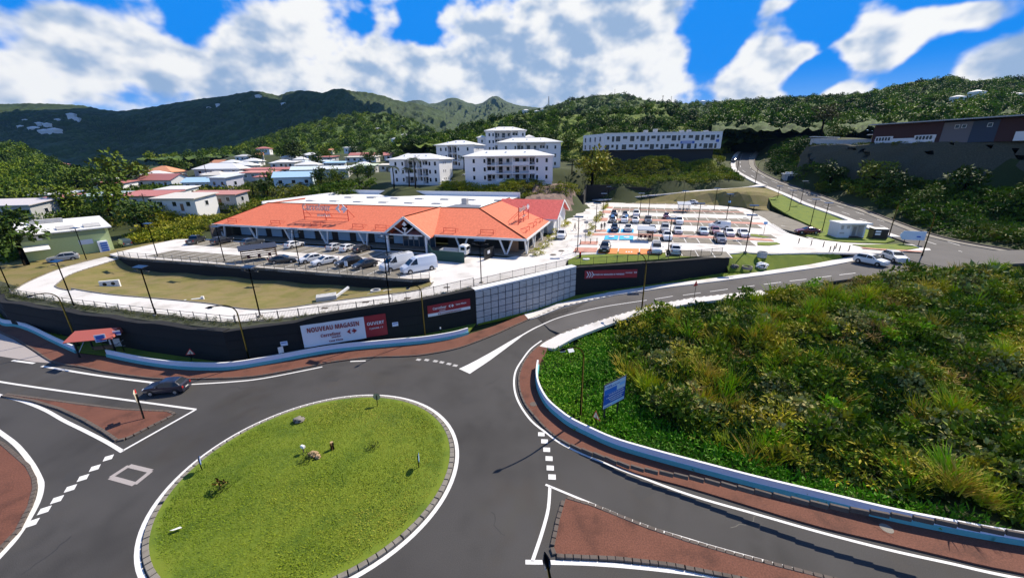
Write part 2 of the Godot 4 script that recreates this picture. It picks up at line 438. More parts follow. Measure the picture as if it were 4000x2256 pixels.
# ------------------------------------------------------------------ sheets and strips
func grid_mesh(rows: int, cols: int, at: Callable) -> ArrayMesh:
	var v := PackedVector3Array()
	var n := PackedVector3Array()
	var ids := PackedInt32Array()
	v.resize(rows * cols)
	n.resize(rows * cols)
	for r in rows:
		for k in cols:
			v[r * cols + k] = at.call(r, k)
	for r in rows:
		for k in cols:
			var dx := v[r * cols + mini(k + 1, cols - 1)] - v[r * cols + maxi(k - 1, 0)]
			var dz := v[mini(r + 1, rows - 1) * cols + k] - v[maxi(r - 1, 0) * cols + k]
			var m := dz.cross(dx).normalized()
			n[r * cols + k] = m if m.y > 0.0 else -m
	for r in rows - 1:
		for k in cols - 1:
			var i := r * cols + k
			if (v[i + cols] - v[i]).cross(v[i + 1] - v[i]).y > 0.0:
				ids.append_array([i, i + 1, i + cols, i + 1, i + cols + 1, i + cols])
			else:
				ids.append_array([i, i + cols, i + 1, i + 1, i + cols, i + cols + 1])
	var a := []
	a.resize(Mesh.ARRAY_MAX)
	a[Mesh.ARRAY_VERTEX] = v
	a[Mesh.ARRAY_NORMAL] = n
	a[Mesh.ARRAY_INDEX] = ids
	var mesh := ArrayMesh.new()
	mesh.add_surface_from_arrays(Mesh.PRIMITIVE_TRIANGLES, a)
	return mesh


func pts2(list: Array) -> PackedVector2Array:
	var p := PackedVector2Array()
	for i in range(0, list.size(), 2):
		p.append(Vector2(list[i], list[i + 1]))
	return p


func dense(p: PackedVector2Array, step: float, closed := true) -> PackedVector2Array:
	var o := PackedVector2Array()
	var last := p.size() if closed else p.size() - 1
	for i in last:
		var a := p[i]
		var b := p[(i + 1) % p.size()]
		var k := maxi(1, int(ceil(a.distance_to(b) / step)))
		for j in k:
			o.append(a.lerp(b, float(j) / k))
	if not closed:
		o.append(p[-1])
	return o


func smooth_line(p: PackedVector2Array, step := 0.7) -> PackedVector2Array:     # a Catmull-Rom curve through the points
	var o := PackedVector2Array()
	for i in p.size() - 1:
		var a := p[maxi(i - 1, 0)]
		var b := p[i]
		var c := p[i + 1]
		var d := p[mini(i + 2, p.size() - 1)]
		var k := maxi(1, int(ceil(b.distance_to(c) / step)))
		for j in k:
			o.append(b.cubic_interpolate(c, a, d, float(j) / k))
	o.append(p[-1])
	return o


# a thick sheet over the land: outline in x,z, its height from h, raised by lift, with an edge that goes down by skirt
func sheet(outline: PackedVector2Array, h: Callable, lift: float, step: float, skirt := 0.35) -> MB:
	var m := MB.new()
	var edge := dense(outline, step)
	var all := edge.duplicate()
	var lo := edge[0]
	var hi := edge[0]
	for p in edge:
		lo = lo.min(p)
		hi = hi.max(p)
	var x := lo.x + step * 0.5
	while x < hi.x:
		var z := lo.y + step * 0.5
		while z < hi.y:
			var q := Vector2(x + 0.13 * step * sin(z * 3.1), z + 0.13 * step * sin(x * 2.7))
			if Geometry2D.is_point_in_polygon(q, edge):
				var near := false
				for p in edge:
					if p.distance_squared_to(q) < step * step * 0.2:
						near = true
						break
				if not near:
					all.append(q)
			z += step
		x += step
	var ids := Geometry2D.triangulate_delaunay(all)
	var ys := PackedFloat32Array()
	for p in all:
		ys.append(h.call(p.x, p.y) + lift)
	for i in range(0, ids.size(), 3):
		var a := all[ids[i]]
		var b := all[ids[i + 1]]
		var c := all[ids[i + 2]]
		if not Geometry2D.is_point_in_polygon((a + b + c) / 3.0, edge):
			continue
		var ia := ids[i]
		var ib := ids[i + 1]
		var ic := ids[i + 2]
		if (b - a).cross(c - a) < 0.0:
			var t := ib
			ib = ic
			ic = t
		m.tri(Vector3(all[ia].x, ys[ia], all[ia].y), Vector3(all[ib].x, ys[ib], all[ib].y), Vector3(all[ic].x, ys[ic], all[ic].y))
	if skirt > 0.0:
		for i in edge.size():
			var j := (i + 1) % edge.size()
			var a := Vector3(edge[i].x, ys[i], edge[i].y)
			var b := Vector3(edge[j].x, ys[j], edge[j].y)
			m.quad(a - Vector3.UP * skirt, a, b, b - Vector3.UP * skirt)
	return m


func ribbon(m: MB, line: PackedVector2Array, w0: float, w1: float, h: Callable, lift: float) -> void:   # flat painted strip along a line
	var prev_a := Vector3.ZERO
	var prev_b := Vector3.ZERO
	for i in line.size():
		var d := (line[mini(i + 1, line.size() - 1)] - line[maxi(i - 1, 0)]).normalized()
		var s := Vector2(-d.y, d.x) * lerpf(w0, w1, float(i) / maxi(1, line.size() - 1)) * 0.5
		var a := line[i] + s
		var b := line[i] - s
		var pa := Vector3(a.x, h.call(a.x, a.y) + lift, a.y)
		var pb := Vector3(b.x, h.call(b.x, b.y) + lift, b.y)
		if i > 0:
			m.quad(prev_a, prev_b, pb, pa)
		prev_a = pa
		prev_b = pb


func wall_strip(m: MB, line: PackedVector2Array, h0: Callable, h1: Callable, thick: float, side := 1.0) -> void:   # an upright wall along a line, its face on the line, its body behind
	var off := PackedVector2Array()
	for i in line.size():
		var d := (line[mini(i + 1, line.size() - 1)] - line[maxi(i - 1, 0)]).normalized()
		off.append(line[i] + Vector2(d.y, -d.x) * thick * side)
	for i in line.size() - 1:
		var a := line[i]
		var b := line[i + 1]
		var c := off[i]
		var d := off[i + 1]
		var ya: float = h0.call(a.x, a.y)
		var yb: float = h0.call(b.x, b.y)
		var ta: float = h1.call(a.x, a.y)
		var tb: float = h1.call(b.x, b.y)
		m.quad(Vector3(a.x, ya, a.y), Vector3(a.x, ta, a.y), Vector3(b.x, tb, b.y), Vector3(b.x, yb, b.y))
		m.quad(Vector3(a.x, ta, a.y), Vector3(c.x, ta, c.y), Vector3(d.x, tb, d.y), Vector3(b.x, tb, b.y))
		m.quad(Vector3(d.x, yb, d.y), Vector3(d.x, tb, d.y), Vector3(c.x, ta, c.y), Vector3(c.x, ya, c.y))
	for e in [0, line.size() - 1]:
		var a := line[e]
		var c := off[e]
		var y0: float = h0.call(a.x, a.y)
		var y1: float = h1.call(a.x, a.y)
		m.quad(Vector3(a.x, y0, a.y), Vector3(a.x, y1, a.y), Vector3(c.x, y1, c.y), Vector3(c.x, y0, c.y))


func offset_line(line: PackedVector2Array, by: float) -> PackedVector2Array:
	var o := PackedVector2Array()
	for i in line.size():
		var d := (line[mini(i + 1, line.size() - 1)] - line[maxi(i - 1, 0)]).normalized()
		o.append(line[i] + Vector2(d.y, -d.x) * by)
	return o


func flat(y: float) -> Callable:
	return func(_x: float, _z: float) -> float: return y


# kerb stones laid one by one along a line; every stone is a part of its kerb
func kerb_run(called: String, line: PackedVector2Array, h: Callable, top: float, wide: float, long: float, mat: Material, side := 1.0, joined := false) -> Node3D:
	var o := Node3D.new()
	o.name = numbered(called)
	add_child(o)
	o.set_meta("kind", "structure")
	var shapes: Array[ArrayMesh] = []
	for i in 3:
		var m := MB.new()
		m.box(Vector3(0, 0, 0), Vector3(long - 0.035 - 0.012 * i, 0.30 + 0.006 * i, wide), 0.02)
		shapes.append(m.mesh())
	var pts := dense(line, 0.05, false)
	var run := 0.0
	var next := long * 0.5
	var all := MB.new()
	for i in range(1, pts.size()):
		run += pts[i].distance_to(pts[i - 1])
		if run >= next:
			next += long
			var d := (pts[mini(i + 6, pts.size() - 1)] - pts[maxi(i - 6, 0)]).normalized()
			var c := pts[i] + Vector2(d.y, -d.x) * wide * 0.5 * side
			var y: float = h.call(c.x, c.y) + top - 0.15 + rng.randf_range(-0.008, 0.008)
			if joined:
				all.b = Transform3D(Basis(Vector3.UP, atan2(-d.y, d.x)), Vector3(c.x, y, c.y))
				all.box(Vector3.ZERO, Vector3(long - 0.03, 0.3, wide), 0.02)
				continue
			var s := part("kerb_stone", shapes[rng.randi() % 3], mat, o)
			s.position = Vector3(c.x, y, c.y)
			s.rotation.y = atan2(-d.y, d.x) + rng.randf_range(-0.01, 0.01)
	if joined:
		part("kerb_stones", all, mat, o).set_meta("kind", "stuff")
	return o


# ------------------------------------------------------------------ sky, sun, air
var sky_a := FastNoiseLite.new()
var sky_b := FastNoiseLite.new()
const PUFFS := [   # azimuth, elevation, half-width, half-height, weight: where the cumulus stands and where the blue opens
	[-45, 9, 9, 5.4, 0.52], [-40, 13.5, 4, 4, 0.25], [-28, 12, 7, 6, 0.55], [-20, 6, 14, 5, 0.55], [-8, 8, 11, 5, 0.6], [3, 12, 10, 7, 0.6], [12, 10, 9, 7, 0.65], [17, 14, 5, 4, 0.45], [8, 4, 16, 4, 0.4],
	[29.5, 8.6, 3.4, 3.6, 0.75], [39.2, 10.4, 4.4, 3.6, 0.80], [33.6, 10.2, 1.1, 1.2, 0.55], [45, 11, 3, 1.3, 0.6], [49, 6.4, 4.5, 2.8, 0.75], [37.4, 5.6, 2.3, 1.0, 0.65], [31, 14.6, 2, 0.9, 0.4],
	[-35.2, 13.4, 2.6, 3.2, -0.75], [-36.0, 7.6, 3.0, 3.0, 0.22], [-10.8, 15.6, 2.0, 2.4, -0.8], [-47.4, 13.2, 1.8, 1.6, -0.5], [25.4, 13.4, 2.6, 4.2, -0.8], [35, 7.4, 2.0, 2.2, -0.65], [43.6, 7.0, 2.0, 2.2, -0.6], [22.5, 5.2, 2.6, 1.4, -0.4], [34.6, 13.0, 1.9, 2.6, -0.7], [42.6, 13.6, 2.6, 1.6, -0.5], [45, 14.5, 6, 1.6, -0.4],
	[80, 20, 20, 12, 0.3], [140, 15, 25, 10, 0.35], [-90, 18, 22, 12, 0.35], [-150, 15, 22, 10, 0.3], [10, 40, 26, 12, 0.15], [-70, 48, 26, 14, 0.15], [110, 50, 26, 14, 0.15]]


func cloud_depth(az: float, el: float) -> float:
	var y := sin(el)
	var d := Vector3(sin(az) * cos(el), y, -cos(az) * cos(el))
	var s := 0.0
	var a := rad_to_deg(az)
	var e := rad_to_deg(el)
	for p in PUFFS:
		var du: float = (a - p[0]) / p[2]
		var dv: float = (e - p[1]) / p[3]
		var q := du * du + dv * dv
		if q < 5.0:
			s += p[4] * exp(-q)
	var w := Vector3(d.x, d.y * 1.5, d.z)
	s += 0.62 * sky_a.get_noise_3dv(w * 100.0) - 0.34 * (sky_b.get_noise_3dv(w * 100.0) + 0.62)
	return s - 0.07


func sky_color(az: float, el: float) -> Color:
	var up := clampf(rad_to_deg(el) / 60.0, 0.0, 1.0)
	var low := Color(0.36, 0.62, 0.98)
	var mid := Color(0.008, 0.27, 0.92)
	var top := Color(0.004, 0.11, 0.45)
	var base := low.lerp(mid, smoothstep(0.0, 0.16, up)).lerp(top, smoothstep(0.25, 1.0, up))
	if el < 0.0:
		return Color(0.10, 0.11, 0.09)
	var d := cloud_depth(az, el)
	var k := smoothstep(-0.03, 0.26, d)
	if k <= 0.0:
		return base
	# relief of the billows: light comes from the right and above
	var q := Vector3(sin(az) * cos(el), sin(el) * 1.5, -cos(az) * cos(el)) * 100.0
	var s := Vector3(sin(az + 0.03) * cos(el), sin(el + 0.022) * 1.5, -cos(az + 0.03) * cos(el)) * 100.0
	var big := sky_a.get_noise_3dv(q * 0.75 + Vector3(9, 4, 2)) - sky_a.get_noise_3dv(s * 0.75 + Vector3(9, 4, 2))
	var fine := sky_b.get_noise_3dv(q * 1.3) - sky_b.get_noise_3dv(s * 1.3)
	var bank := sky_a.get_noise_3dv(q * 0.4 + Vector3(31, 7, 3))
	var shade := 0.70 + 1.5 * big - 0.55 * fine + 0.75 * bank - 0.30 * smoothstep(0.15, 0.9, d) + 0.30 * smoothstep(0.5, 0.0, d) - 0.18 * smoothstep(-18.0, -34.0, rad_to_deg(az))
	var lit := Color(0.98, 0.985, 0.99)
	var grey := Color(0.33, 0.47, 0.70)
	var c := grey.lerp(lit, smoothstep(-0.05, 0.95, shade))
	return base.lerp(c, k)


func make_sky() -> PanoramaSkyMaterial:
	sky_a.seed = 17
	sky_a.frequency = 0.062
	sky_a.fractal_octaves = 6
	sky_a.fractal_gain = 0.52
	sky_b.seed = 4
	sky_b.noise_type = FastNoiseLite.TYPE_CELLULAR
	sky_b.cellular_return_type = FastNoiseLite.RETURN_DISTANCE
	sky_b.frequency = 0.13
	sky_b.fractal_octaves = 3
	var w := 3072
	var h := 1536
	var im := Image.create(w, h, false, Image.FORMAT_RGB8)
	im.fill(Color(0.10, 0.11, 0.09).linear_to_srgb())
	var fine := int(h * 0.5 - h * 19.0 / 180.0)          # rows from here to the horizon are drawn finely, those above by blocks
	for y in range(0, h / 2 + 2):
		var step := 1 if y >= fine else 8
		if y % step != 0:
			continue
		var el := (0.5 - (y + 0.5 * step) / h) * PI
		var x := 0
		while x < w:
			var az := wrapf((x + 0.5) / w * TAU, -PI, PI)
			var sx := step if absf(az) < 0.95 else maxi(step, 4)
			if step > 1:
				az = wrapf((x + 0.5 * step) / w * TAU, -PI, PI)
			im.fill_rect(Rect2i(x, y, sx, step), sky_color(az, maxf(el, 0.0005)).linear_to_srgb())
			x += sx
	var m := PanoramaSkyMaterial.new()
	m.panorama = ImageTexture.create_from_image(im)
	m.energy_multiplier = 0.74
	return m


func make_light() -> void:
	var cam := Camera3D.new()
	cam.name = "camera"
	cam.transform = Transform3D(Basis(Vector3(0.99992, -0.0118, 0.00402), Vector3(0.01247, 0.94653, -0.32237), Vector3(0, 0.32239, 0.94661)).orthonormalized(), Vector3(0, 23, 0))
	cam.fov = 72.8
	cam.near = 0.3
	cam.far = 9000.0
	add_child(cam)
	var sky := Sky.new()
	sky.sky_material = make_sky()
	var env := Environment.new()
	env.background_mode = Environment.BG_SKY
	env.sky = sky
	env.background_energy_multiplier = 1.0
	env.tonemap_mode = Environment.TONE_MAPPER_LINEAR
	env.tonemap_exposure = 1.35
	env.ambient_light_source = Environment.AMBIENT_SOURCE_SKY
	env.fog_enabled = true
	env.fog_density = 0.000035
	env.fog_light_color = Color(0.55, 0.78, 1.0)
	env.sdfgi_enabled = true
	env.ssao_enabled = true
	env.ssil_enabled = true
	var we := WorldEnvironment.new()
	we.name = "air"
	we.environment = env
	add_child(we)
	var sun := DirectionalLight3D.new()
	sun.name = "sun"
	sun.light_energy = 1.6
	sun.light_color = Color(1.0, 0.955, 0.88)
	sun.light_angular_distance = 0.5
	sun.shadow_enabled = true
	sun.sky_mode = DirectionalLight3D.SKY_MODE_LIGHT_ONLY
	add_child(sun)
	sun.look_at_from_position(Vector3(0.507, 0.731, -0.456) * 100.0, Vector3.ZERO)


# a cumulus out of the frame, whose shadow lies on the far slopes
func cloud(at: Vector3, size: Vector3, seed_: int) -> void:
	var f := FastNoiseLite.new()
	f.seed = seed_
	f.frequency = 1.4
	f.fractal_octaves = 4
	var rows := 40
	var cols := 80
	var m := grid_mesh(rows, cols, func(r: int, k: int) -> Vector3:
		var el := PI * (float(r) / (rows - 1) - 0.5)
		var az := TAU * k / (cols - 1)
		var d := Vector3(cos(el) * cos(az), sin(el), cos(el) * sin(az))
		var bump := 1.0 + 0.55 * f.get_noise_3dv(d)
		d.y = d.y if d.y > 0.0 else d.y * 0.4
		return at + d * size * bump)
	struct("cloud", m, M.white)


# ------------------------------------------------------------------ far hills
func hill(called: String, mat: Material, crest: Array, z_foot: float, y_foot: float, rows: int, cols: int, spur: float, bump: float, cell: float, seed_: int, curve := 0.9, x_spread := 1.0) -> void:
	var f := FastNoiseLite.new()
	f.seed = seed_
	f.frequency = 1.0
	f.fractal_octaves = 4
	var g := FastNoiseLite.new()
	g.seed = seed_ + 7
	g.noise_type = FastNoiseLite.TYPE_CELLULAR
	g.cellular_return_type = FastNoiseLite.RETURN_DISTANCE
	g.frequency = 1.0 / cell
	g.fractal_octaves = 2
	var pts: PackedVector2Array = []
	for p in crest:
		pts.append(Vector2(p[0], p[1]))
	var zc: float = crest[0][2]
	var line := PackedVector2Array()
	for i in cols:
		var t := float(i) / (cols - 1) * (pts.size() - 1)
		var k := mini(int(t), pts.size() - 2)
		line.append(pts[k].cubic_interpolate(pts[k + 1], pts[maxi(k - 1, 0)], pts[mini(k + 2, pts.size() - 1)], t - k))
	var back := 6
	var height := func(s: float, x0: float, y0: float, x: float, z: float) -> float:
		var y := y0
		if s >= 0.0:
			y = lerpf(y, y_foot, pow(s, curve))
		else:
			y -= absf(s) * (y0 - y_foot) * 1.2
		var rid := 1.0 - absf(f.get_noise_2d(x * 1.9 / absf(spur) / 3.0, z * 0.55 / absf(spur) / 3.0)) * 2.0
		var mid := clampf(s * 5.0, 0.0, 1.0) * (1.0 - 0.75 * s)
		y += spur * (rid - 0.55) * mid
		var top := 1.0 - clampf(g.get_noise_2d(x, z) + 1.0, 0.0, 1.2)
		return y + bump * (top + 0.35) * (1.0 if s > -0.02 else 0.3)
	var shrink := func(s: float) -> float: return lerpf(1.0, z_foot / zc * x_spread, clampf(s, -0.2, 1.0))
	var m := grid_mesh(rows, cols, func(r: int, k: int) -> Vector3:
		var s := float(r - back) / (rows - 1 - back)
		var z := lerpf(zc, z_foot, s)
		var x: float = line[k].x * shrink.call(s)
		return Vector3(x, height.call(s, line[k].x, line[k].y, x, z), z))
	struct(called, m, mat)
	hills[called] = func(x: float, z: float) -> float:
		var s := (z - zc) / (z_foot - zc)
		var x0: float = x / shrink.call(s)
		if x0 < line[0].x or x0 > line[line.size() - 1].x or s < 0.0 or s > 1.0:
			return -1000.0
		var lo := 0
		var hi := line.size() - 1
		while hi - lo > 1:
			var mid := (lo + hi) / 2
			if line[mid].x <= x0:
				lo = mid
			else:
				hi = mid
		return height.call(s, line[lo].x, line[lo].y, x, z)


var hills := {}


func make_hills() -> void:
	hill("far_mountain", M.hill_far, [[-1303, 440, -3200], [-1003, 440, -3200], [-833, 395, -3200], [-684, 412, -3200], [-568, 386, -3200], [-418, 425, -3200], [-302, 387, -3200], [-213, 384, -3200], [-147, 422, -3200], [-94, 432, -3200], [-21, 394, -3200], [82, 366, -3200], [290, 345, -3200], [498, 329, -3200]], -1500.0, 90.0, 90, 240, 70.0, 9.0, 45.0, 3, 0.8)
	hill("dark_mountain", M.hill_far, [[-2400, 225, -1700], [-2101, 230, -1700], [-2006, 233, -1700], [-1850, 233, -1700], [-1696, 225, -1700], [-1608, 208, -1700], [-1546, 203, -1700], [-1449, 211, -1700], [-1351, 225, -1700], [-1221, 242, -1700], [-1125, 251, -1700], [-997, 268, -1700], [-937, 257, -1700], [-907, 252, -1700], [-857, 265, -1700], [-795, 267, -1700], [-734, 260, -1700], [-670, 273, -1700], [-609, 263, -1700], [-563, 258, -1700], [-502, 247, -1700], [-442, 228, -1700], [-349, 212, -1700], [-256, 182, -1700]], -720.0, -8.0, 150, 420, 42.0, 6.0, 22.0, 8, 0.75)
	hill("mast_hill", M.hill, [[-90, 84, -900], [15, 100, -900], [90, 116, -900], [106, 122, -900], [131, 129, -900], [164, 131, -900], [197, 136, -900], [230, 137, -900], [263, 131, -900], [298, 122, -900], [365, 118, -900], [431, 120, -900], [480, 123, -900], [513, 124, -900], [563, 126, -900], [596, 127, -900], [645, 128, -900], [728, 131, -900], [802, 130, -900]], -430.0, 42.0, 110, 380, 16.0, 4.5, 13.0, 21)
	hill("sunlit_ridge", M.hill, [[-470, 6, -650], [-454, 13, -650], [-427, 21, -650], [-391, 40, -650], [-358, 51, -650], [-319, 66, -650], [-274, 76, -650], [-231, 82, -650], [-195, 82, -650], [-159, 77, -650], [-136, 66, -650], [-107, 49, -650], [-83, 36, -650], [-40, 34, -650]], -330.0, 20.0, 110, 340, 13.0, 4.0, 11.0, 31, 0.9, 1.25)
	hill("near_left_slope", M.hill, [[-520, 40, -330], [-438, 38, -330], [-402, 34, -330], [-384, 31, -330], [-368, 23, -330], [-352, 15, -330], [-335, 10, -330], [-311, 4, -330]], -190.0, 2.0, 90, 180, 4.0, 3.4, 8.0, 41)
	hill("near_green_hill", M.hill_grass, [[-90, 27, -330], [-64, 33, -330], [-48, 37, -330], [-32, 42, -330], [-16, 46, -330], [-1, 49, -330], [18, 50, -330], [36, 50, -330], [67, 50, -330], [85, 52, -330], [103, 55, -330], [115, 56, -330], [128, 54, -330], [144, 48, -330], [160, 42, -330], [177, 37, -330], [200, 34, -330]], -218.0, 25.0, 90, 330, 4.0, 3.4, 8.5, 51)
	hill("right_ridge", M.hill, [[230, 70, -480], [266, 72, -480], [301, 74, -480], [345, 76, -480], [388, 78, -480], [425, 87, -480], [451, 91, -480], [468, 92, -480], [488, 96, -480], [508, 91, -480], [533, 92, -480], [566, 93, -480], [619, 96, -480], [720, 100, -480]], -190.0, 28.0, 120, 320, 12.0, 4.5, 10.0, 61, 0.8)


func make_land() -> void:
	control_points()
	var m := grid_mesh(118, 190, func(r: int, k: int) -> Vector3:
		var x := -440.0 + k * 4.3
		var z := 40.0 - r * 4.0
		if x > -130.0 and x < 140.0 and z > -175.0:
			pass
		return Vector3(x, land(x, z), z))
	struct("ground", m, M.ground)


# ------------------------------------------------------------------ roads, pavements, walls
const KERB_NW := [-95.0, -63.0, -85.0, -57.3, -72.7, -50.9, -68.4, -48.9, -62.0, -45.5, -55.4, -42.0, -50.9, -40.8, -46.6, -39.5, -41.9, -38.4, -38.5, -37.9, -31.2, -37.9, -27.8, -38.5, -23.5, -40.3, -21.5, -41.2, -17.6, -42.2, -13.5, -42.4, -10.7, -42.8, -6.7, -44.5, -2.5, -48.1, -0.1, -50.6, 3.6, -54.2, 8.0, -57.0, 16.2, -59.0]
const FOOT_W1 := [-100.0, -68.5, -90.0, -62.3, -76.7, -54.1, -72.8, -52.9, -68.2, -50.9, -61.3, -47.4, -55.0, -44.3]
const FOOT_W2 := [-50.0, -43.2, -44.7, -41.5, -40.0, -40.3, -35.8, -39.7, -32.1, -39.8, -28.3, -41.2, -22.4, -43.7, -15.6, -45.1, -11.3, -45.9, -7.8, -47.2, -6.0, -48.4]
const KERB_E := [10.2, -49.3, 6.6, -47.6, 3.9, -45.4, 1.9, -42.1, 0.9, -38.7, 0.7, -35.7, 1.1, -33.0, 1.9, -30.9, 3.2, -28.5, 4.8, -26.7, 7.0, -25.1, 9.2, -23.6, 12.8, -22.1, 16.4, -20.4, 19.7, -18.9, 22.9, -17.8, 25.8, -16.8, 29.0, -15.8, 40.0, -13.0, 60.0, -10.5]
const FOOT_E := [2.9, -39.4, 2.6, -36.9, 2.7, -34.5, 3.3, -32.0, 4.3, -30.2, 5.1, -29.1, 6.3, -28.0, 8.2, -26.5, 10.5, -25.3, 13.6, -23.9, 17.5, -22.2, 21.1, -20.8, 24.4, -19.5, 26.9, -18.7, 29.4, -18.0, 33.0, -17.2, 45.0, -15.0, 60.0, -13.0]
const ROAD_UP := [3.6, -54.2, 8.0, -57.0, 16.2, -59.0, 24.2, -59.5, 32.2, -59.9, 40.5, -60.7, 51.3, -62.7, 60.0, -65.2, 67.0, -67.6]
const ROAD_LOW := [6.6, -47.6, 10.2, -49.3, 14.3, -51.0, 20.0, -53.0, 26.8, -54.1, 36.7, -54.3, 48.2, -56.0, 58.0, -57.6, 75.0, -59.6, 95.0, -61.0, 112.0, -63.0]
const BASIN := [-77.3, -75.2, -77.3, -66.7, -74.9, -62.0, -72.0, -59.0, -62.0, -55.8, -52.9, -53.6, -43.0, -51.0, -33.0, -47.9, -24.6, -50.3, -13.6, -53.7, -12.0, -56.6]
const LOT_WALL := [-77.2, -75.0, -73.0, -73.0, -58.5, -69.2, -44.4, -65.1, -29.8, -60.9, -15.2, -56.9, -12.6, -57.3]
const DRIVE_OUT := [-81.5, -76.8, -82.6, -70.4, -81.0, -64.1, -78.8, -59.6, -76.0, -56.7, -61.1, -51.5, -45.8, -47.2, -33.6, -44.0, -22.0, -46.5, -15.8, -48.2, -12.4, -49.8, -5.6, -54.4, 2.0, -58.8, 8.8, -62.7]


func rev(p: PackedVector2Array) -> PackedVector2Array:
	var o := p.duplicate()
	o.reverse()
	return o


func join(a: PackedVector2Array, b: PackedVector2Array) -> PackedVector2Array:
	var o := a.duplicate()
	o.append_array(b)
	return o


func make_roads() -> void:
	# the roundabout and the two streets at its level: one flat carriageway
	var kn := smooth_line(pts2(KERB_NW), 1.0)
	var ke := smooth_line(pts2(KERB_E), 1.0)
	var m := MB.new()
	var out := PackedVector2Array()
	for p in kn:
		if p.x < 3.7:
			out.append(p)
	for p in ke:
		if p.x < 6.7 or p.y > -46.0:
			out.append(p)
	out.append_array(pts2([70, 20, -110, 20, -120, -60]))
	m = sheet(out, flat(0.0), 0.0, 0.75, 0.3)
	var wear := FastNoiseLite.new()
	wear.seed = 5
	wear.frequency = 0.05
	wear.fractal_octaves = 4
	for i in m.v.size():
		var p := Vector2(m.v[i].x + 15.15, m.v[i].z + 24.34)
		var r := p.length()
		var a := p.angle()
		var k := 1.05 + 0.34 * wear.get_noise_2d(p.x * 2.2, p.y * 2.2) + 0.30 * wear.get_noise_2d(a * 36.0, r * 15.0)    # streaks of rubber and dust along the way cars turn
		for t in [12.7, 14.2, 16.0, 17.4]:
			k -= 0.16 * exp(-pow((r - t) / 0.42, 2.0)) * (0.6 + 0.8 * wear.get_noise_2d(a * 22.0 + t * 9.0, 3.0))
		k = clampf(k, 0.5, 1.7)
		var dust := clampf(wear.get_noise_2d(p.x * 1.3 + 70.0, p.y * 1.3) * 1.6, 0.0, 0.4)
		m.c[i] = Color(k * (1.0 + dust * 0.35), k * (1.0 + dust * 0.2), k)
	struct("roundabout_road", m, M.asphalt)
	# the street that climbs to the right, and the road that climbs away from it
	var up := smooth_line(pts2(ROAD_UP), 2.0)
	var low := smooth_line(pts2(ROAD_LOW), 2.0)
	var street := join(rev(up), join(pts2([3.6, -54.2, 5.2, -49.5]), low))
	street.append_array(pts2([118, -66, 90.3, -68.5]))
	struct("side_road", sheet(street, func(x: float, z: float) -> float: return lerpf(road_e(x), up_e(x, z), smoothstep(-68.0, -72.0, z)), 0.008, 2.6), M.asphalt_pale)
	var left := smooth_line(pts2([67, -67.6, 72.5, -69.2, 76.9, -71.5, 79.5, -78.9, 83.3, -92.2, 85.7, -101.6, 87.0, -113.1, 88.4, -126.0, 88.6, -138.0, 88.4, -150.0, 90.0, -165.0, 98.0, -182.0, 108.0, -199.0, 122.0, -222.0]), 3.0)
	var right := smooth_line(pts2([90.3, -68.5, 89.2, -79.4, 95.0, -97.4, 98.6, -111.0, 99.6, -124.6, 99.2, -138.2, 98.2, -150.0, 99.9, -164.5, 107.0, -180.0, 118.0, -197.0, 134.0, -222.0]), 3.0)
	var hill_road := join(left, rev(right))
	hill_road.append(Vector2(96, -61.0))
	hill_road.append(Vector2(67, -60.0))
	struct("hill_road", sheet(hill_road, func(x: float, z: float) -> float: return up_e(x, z), 0.018, 3.4), M.asphalt_pale)
	var walk_r := join(right, rev(offset_line(right, 2.2)))
	struct("hill_road_walk", sheet(walk_r, func(x: float, z: float) -> float: return up_e(x, z), 0.14, 3.0), M.kerb)
	var gut := MB.new()
	wall_strip(gut, offset_line(right, -0.1), up_e_off(-0.2), up_e_off(0.36), 0.35)
	struct("guard_kerb", gut, M.kerb_dark)
	var walk_l := join(offset_line(left.slice(8), 0.2), rev(offset_line(left.slice(8), -1.6)))
	struct("hill_road_verge", sheet(walk_l, func(x: float, z: float) -> float: return up_e(x, z), 0.11, 3.0), M.concrete)

	# ------------------------------------------------ pavements
	var nw_in := join(pts2(FOOT_W1), pts2(FOOT_W2))
	nw_in.append_array(pts2([-2.6, -51.0, 1.8, -55.2]))
	var cut := PackedVector2Array()
	for p in kn:
		if p.x < 2.4:
			cut.append(p)
	struct("pavement", sheet(join(cut, rev(nw_in)), func(x: float, _z: float) -> float: return road_e(x), 0.12, 1.8), M.red_paving)
	var e_low := PackedVector2Array()
	for p in ke:
		if p.y > -46.5:
			e_low.append(p)
	var e_in := pts2([4.2, -43.2, 3.4, -41.2])
	e_in.append_array(smooth_line(pts2(FOOT_E), 1.0))
	struct("pavement", sheet(join(e_low, rev(e_in)), flat(0.0), 0.12, 1.6), M.red_paving)
	var pale := PackedVector2Array(pts2([3.4, -44.6, 4.0, -45.6, 6.6, -47.7, 10.2, -49.4, 14.3, -51.1, 20.0, -53.1, 26.8, -54.2, 36.7, -54.4, 36.7, -52.6, 27.0, -52.3, 20.4, -51.3, 15.0, -49.4, 11.5, -47.8, 8.0, -45.9, 5.2, -43.6]))
	struct("pale_pavement", sheet(pale, func(x: float, _z: float) -> float: return road_e(x), 0.12, 1.8), M.concrete)
	var w_far := PackedVector2Array(pts2([2.4, -53.2, 8.0, -57.0, 16.2, -59.0, 24.2, -59.5, 32.2, -59.9, 40.5, -60.7, 51.3, -62.7, 60.0, -65.2, 66.0, -67.3, 64.6, -69.4, 59.4, -67.2, 50.9, -64.5, 40.3, -62.3, 32.1, -61.4, 24.0, -61.0, 15.8, -60.6, 7.4, -58.6, 1.8, -55.2]))
	struct("pale_pavement", sheet(w_far, func(x: float, _z: float) -> float: return road_e(x), 0.13, 1.8), M.concrete)
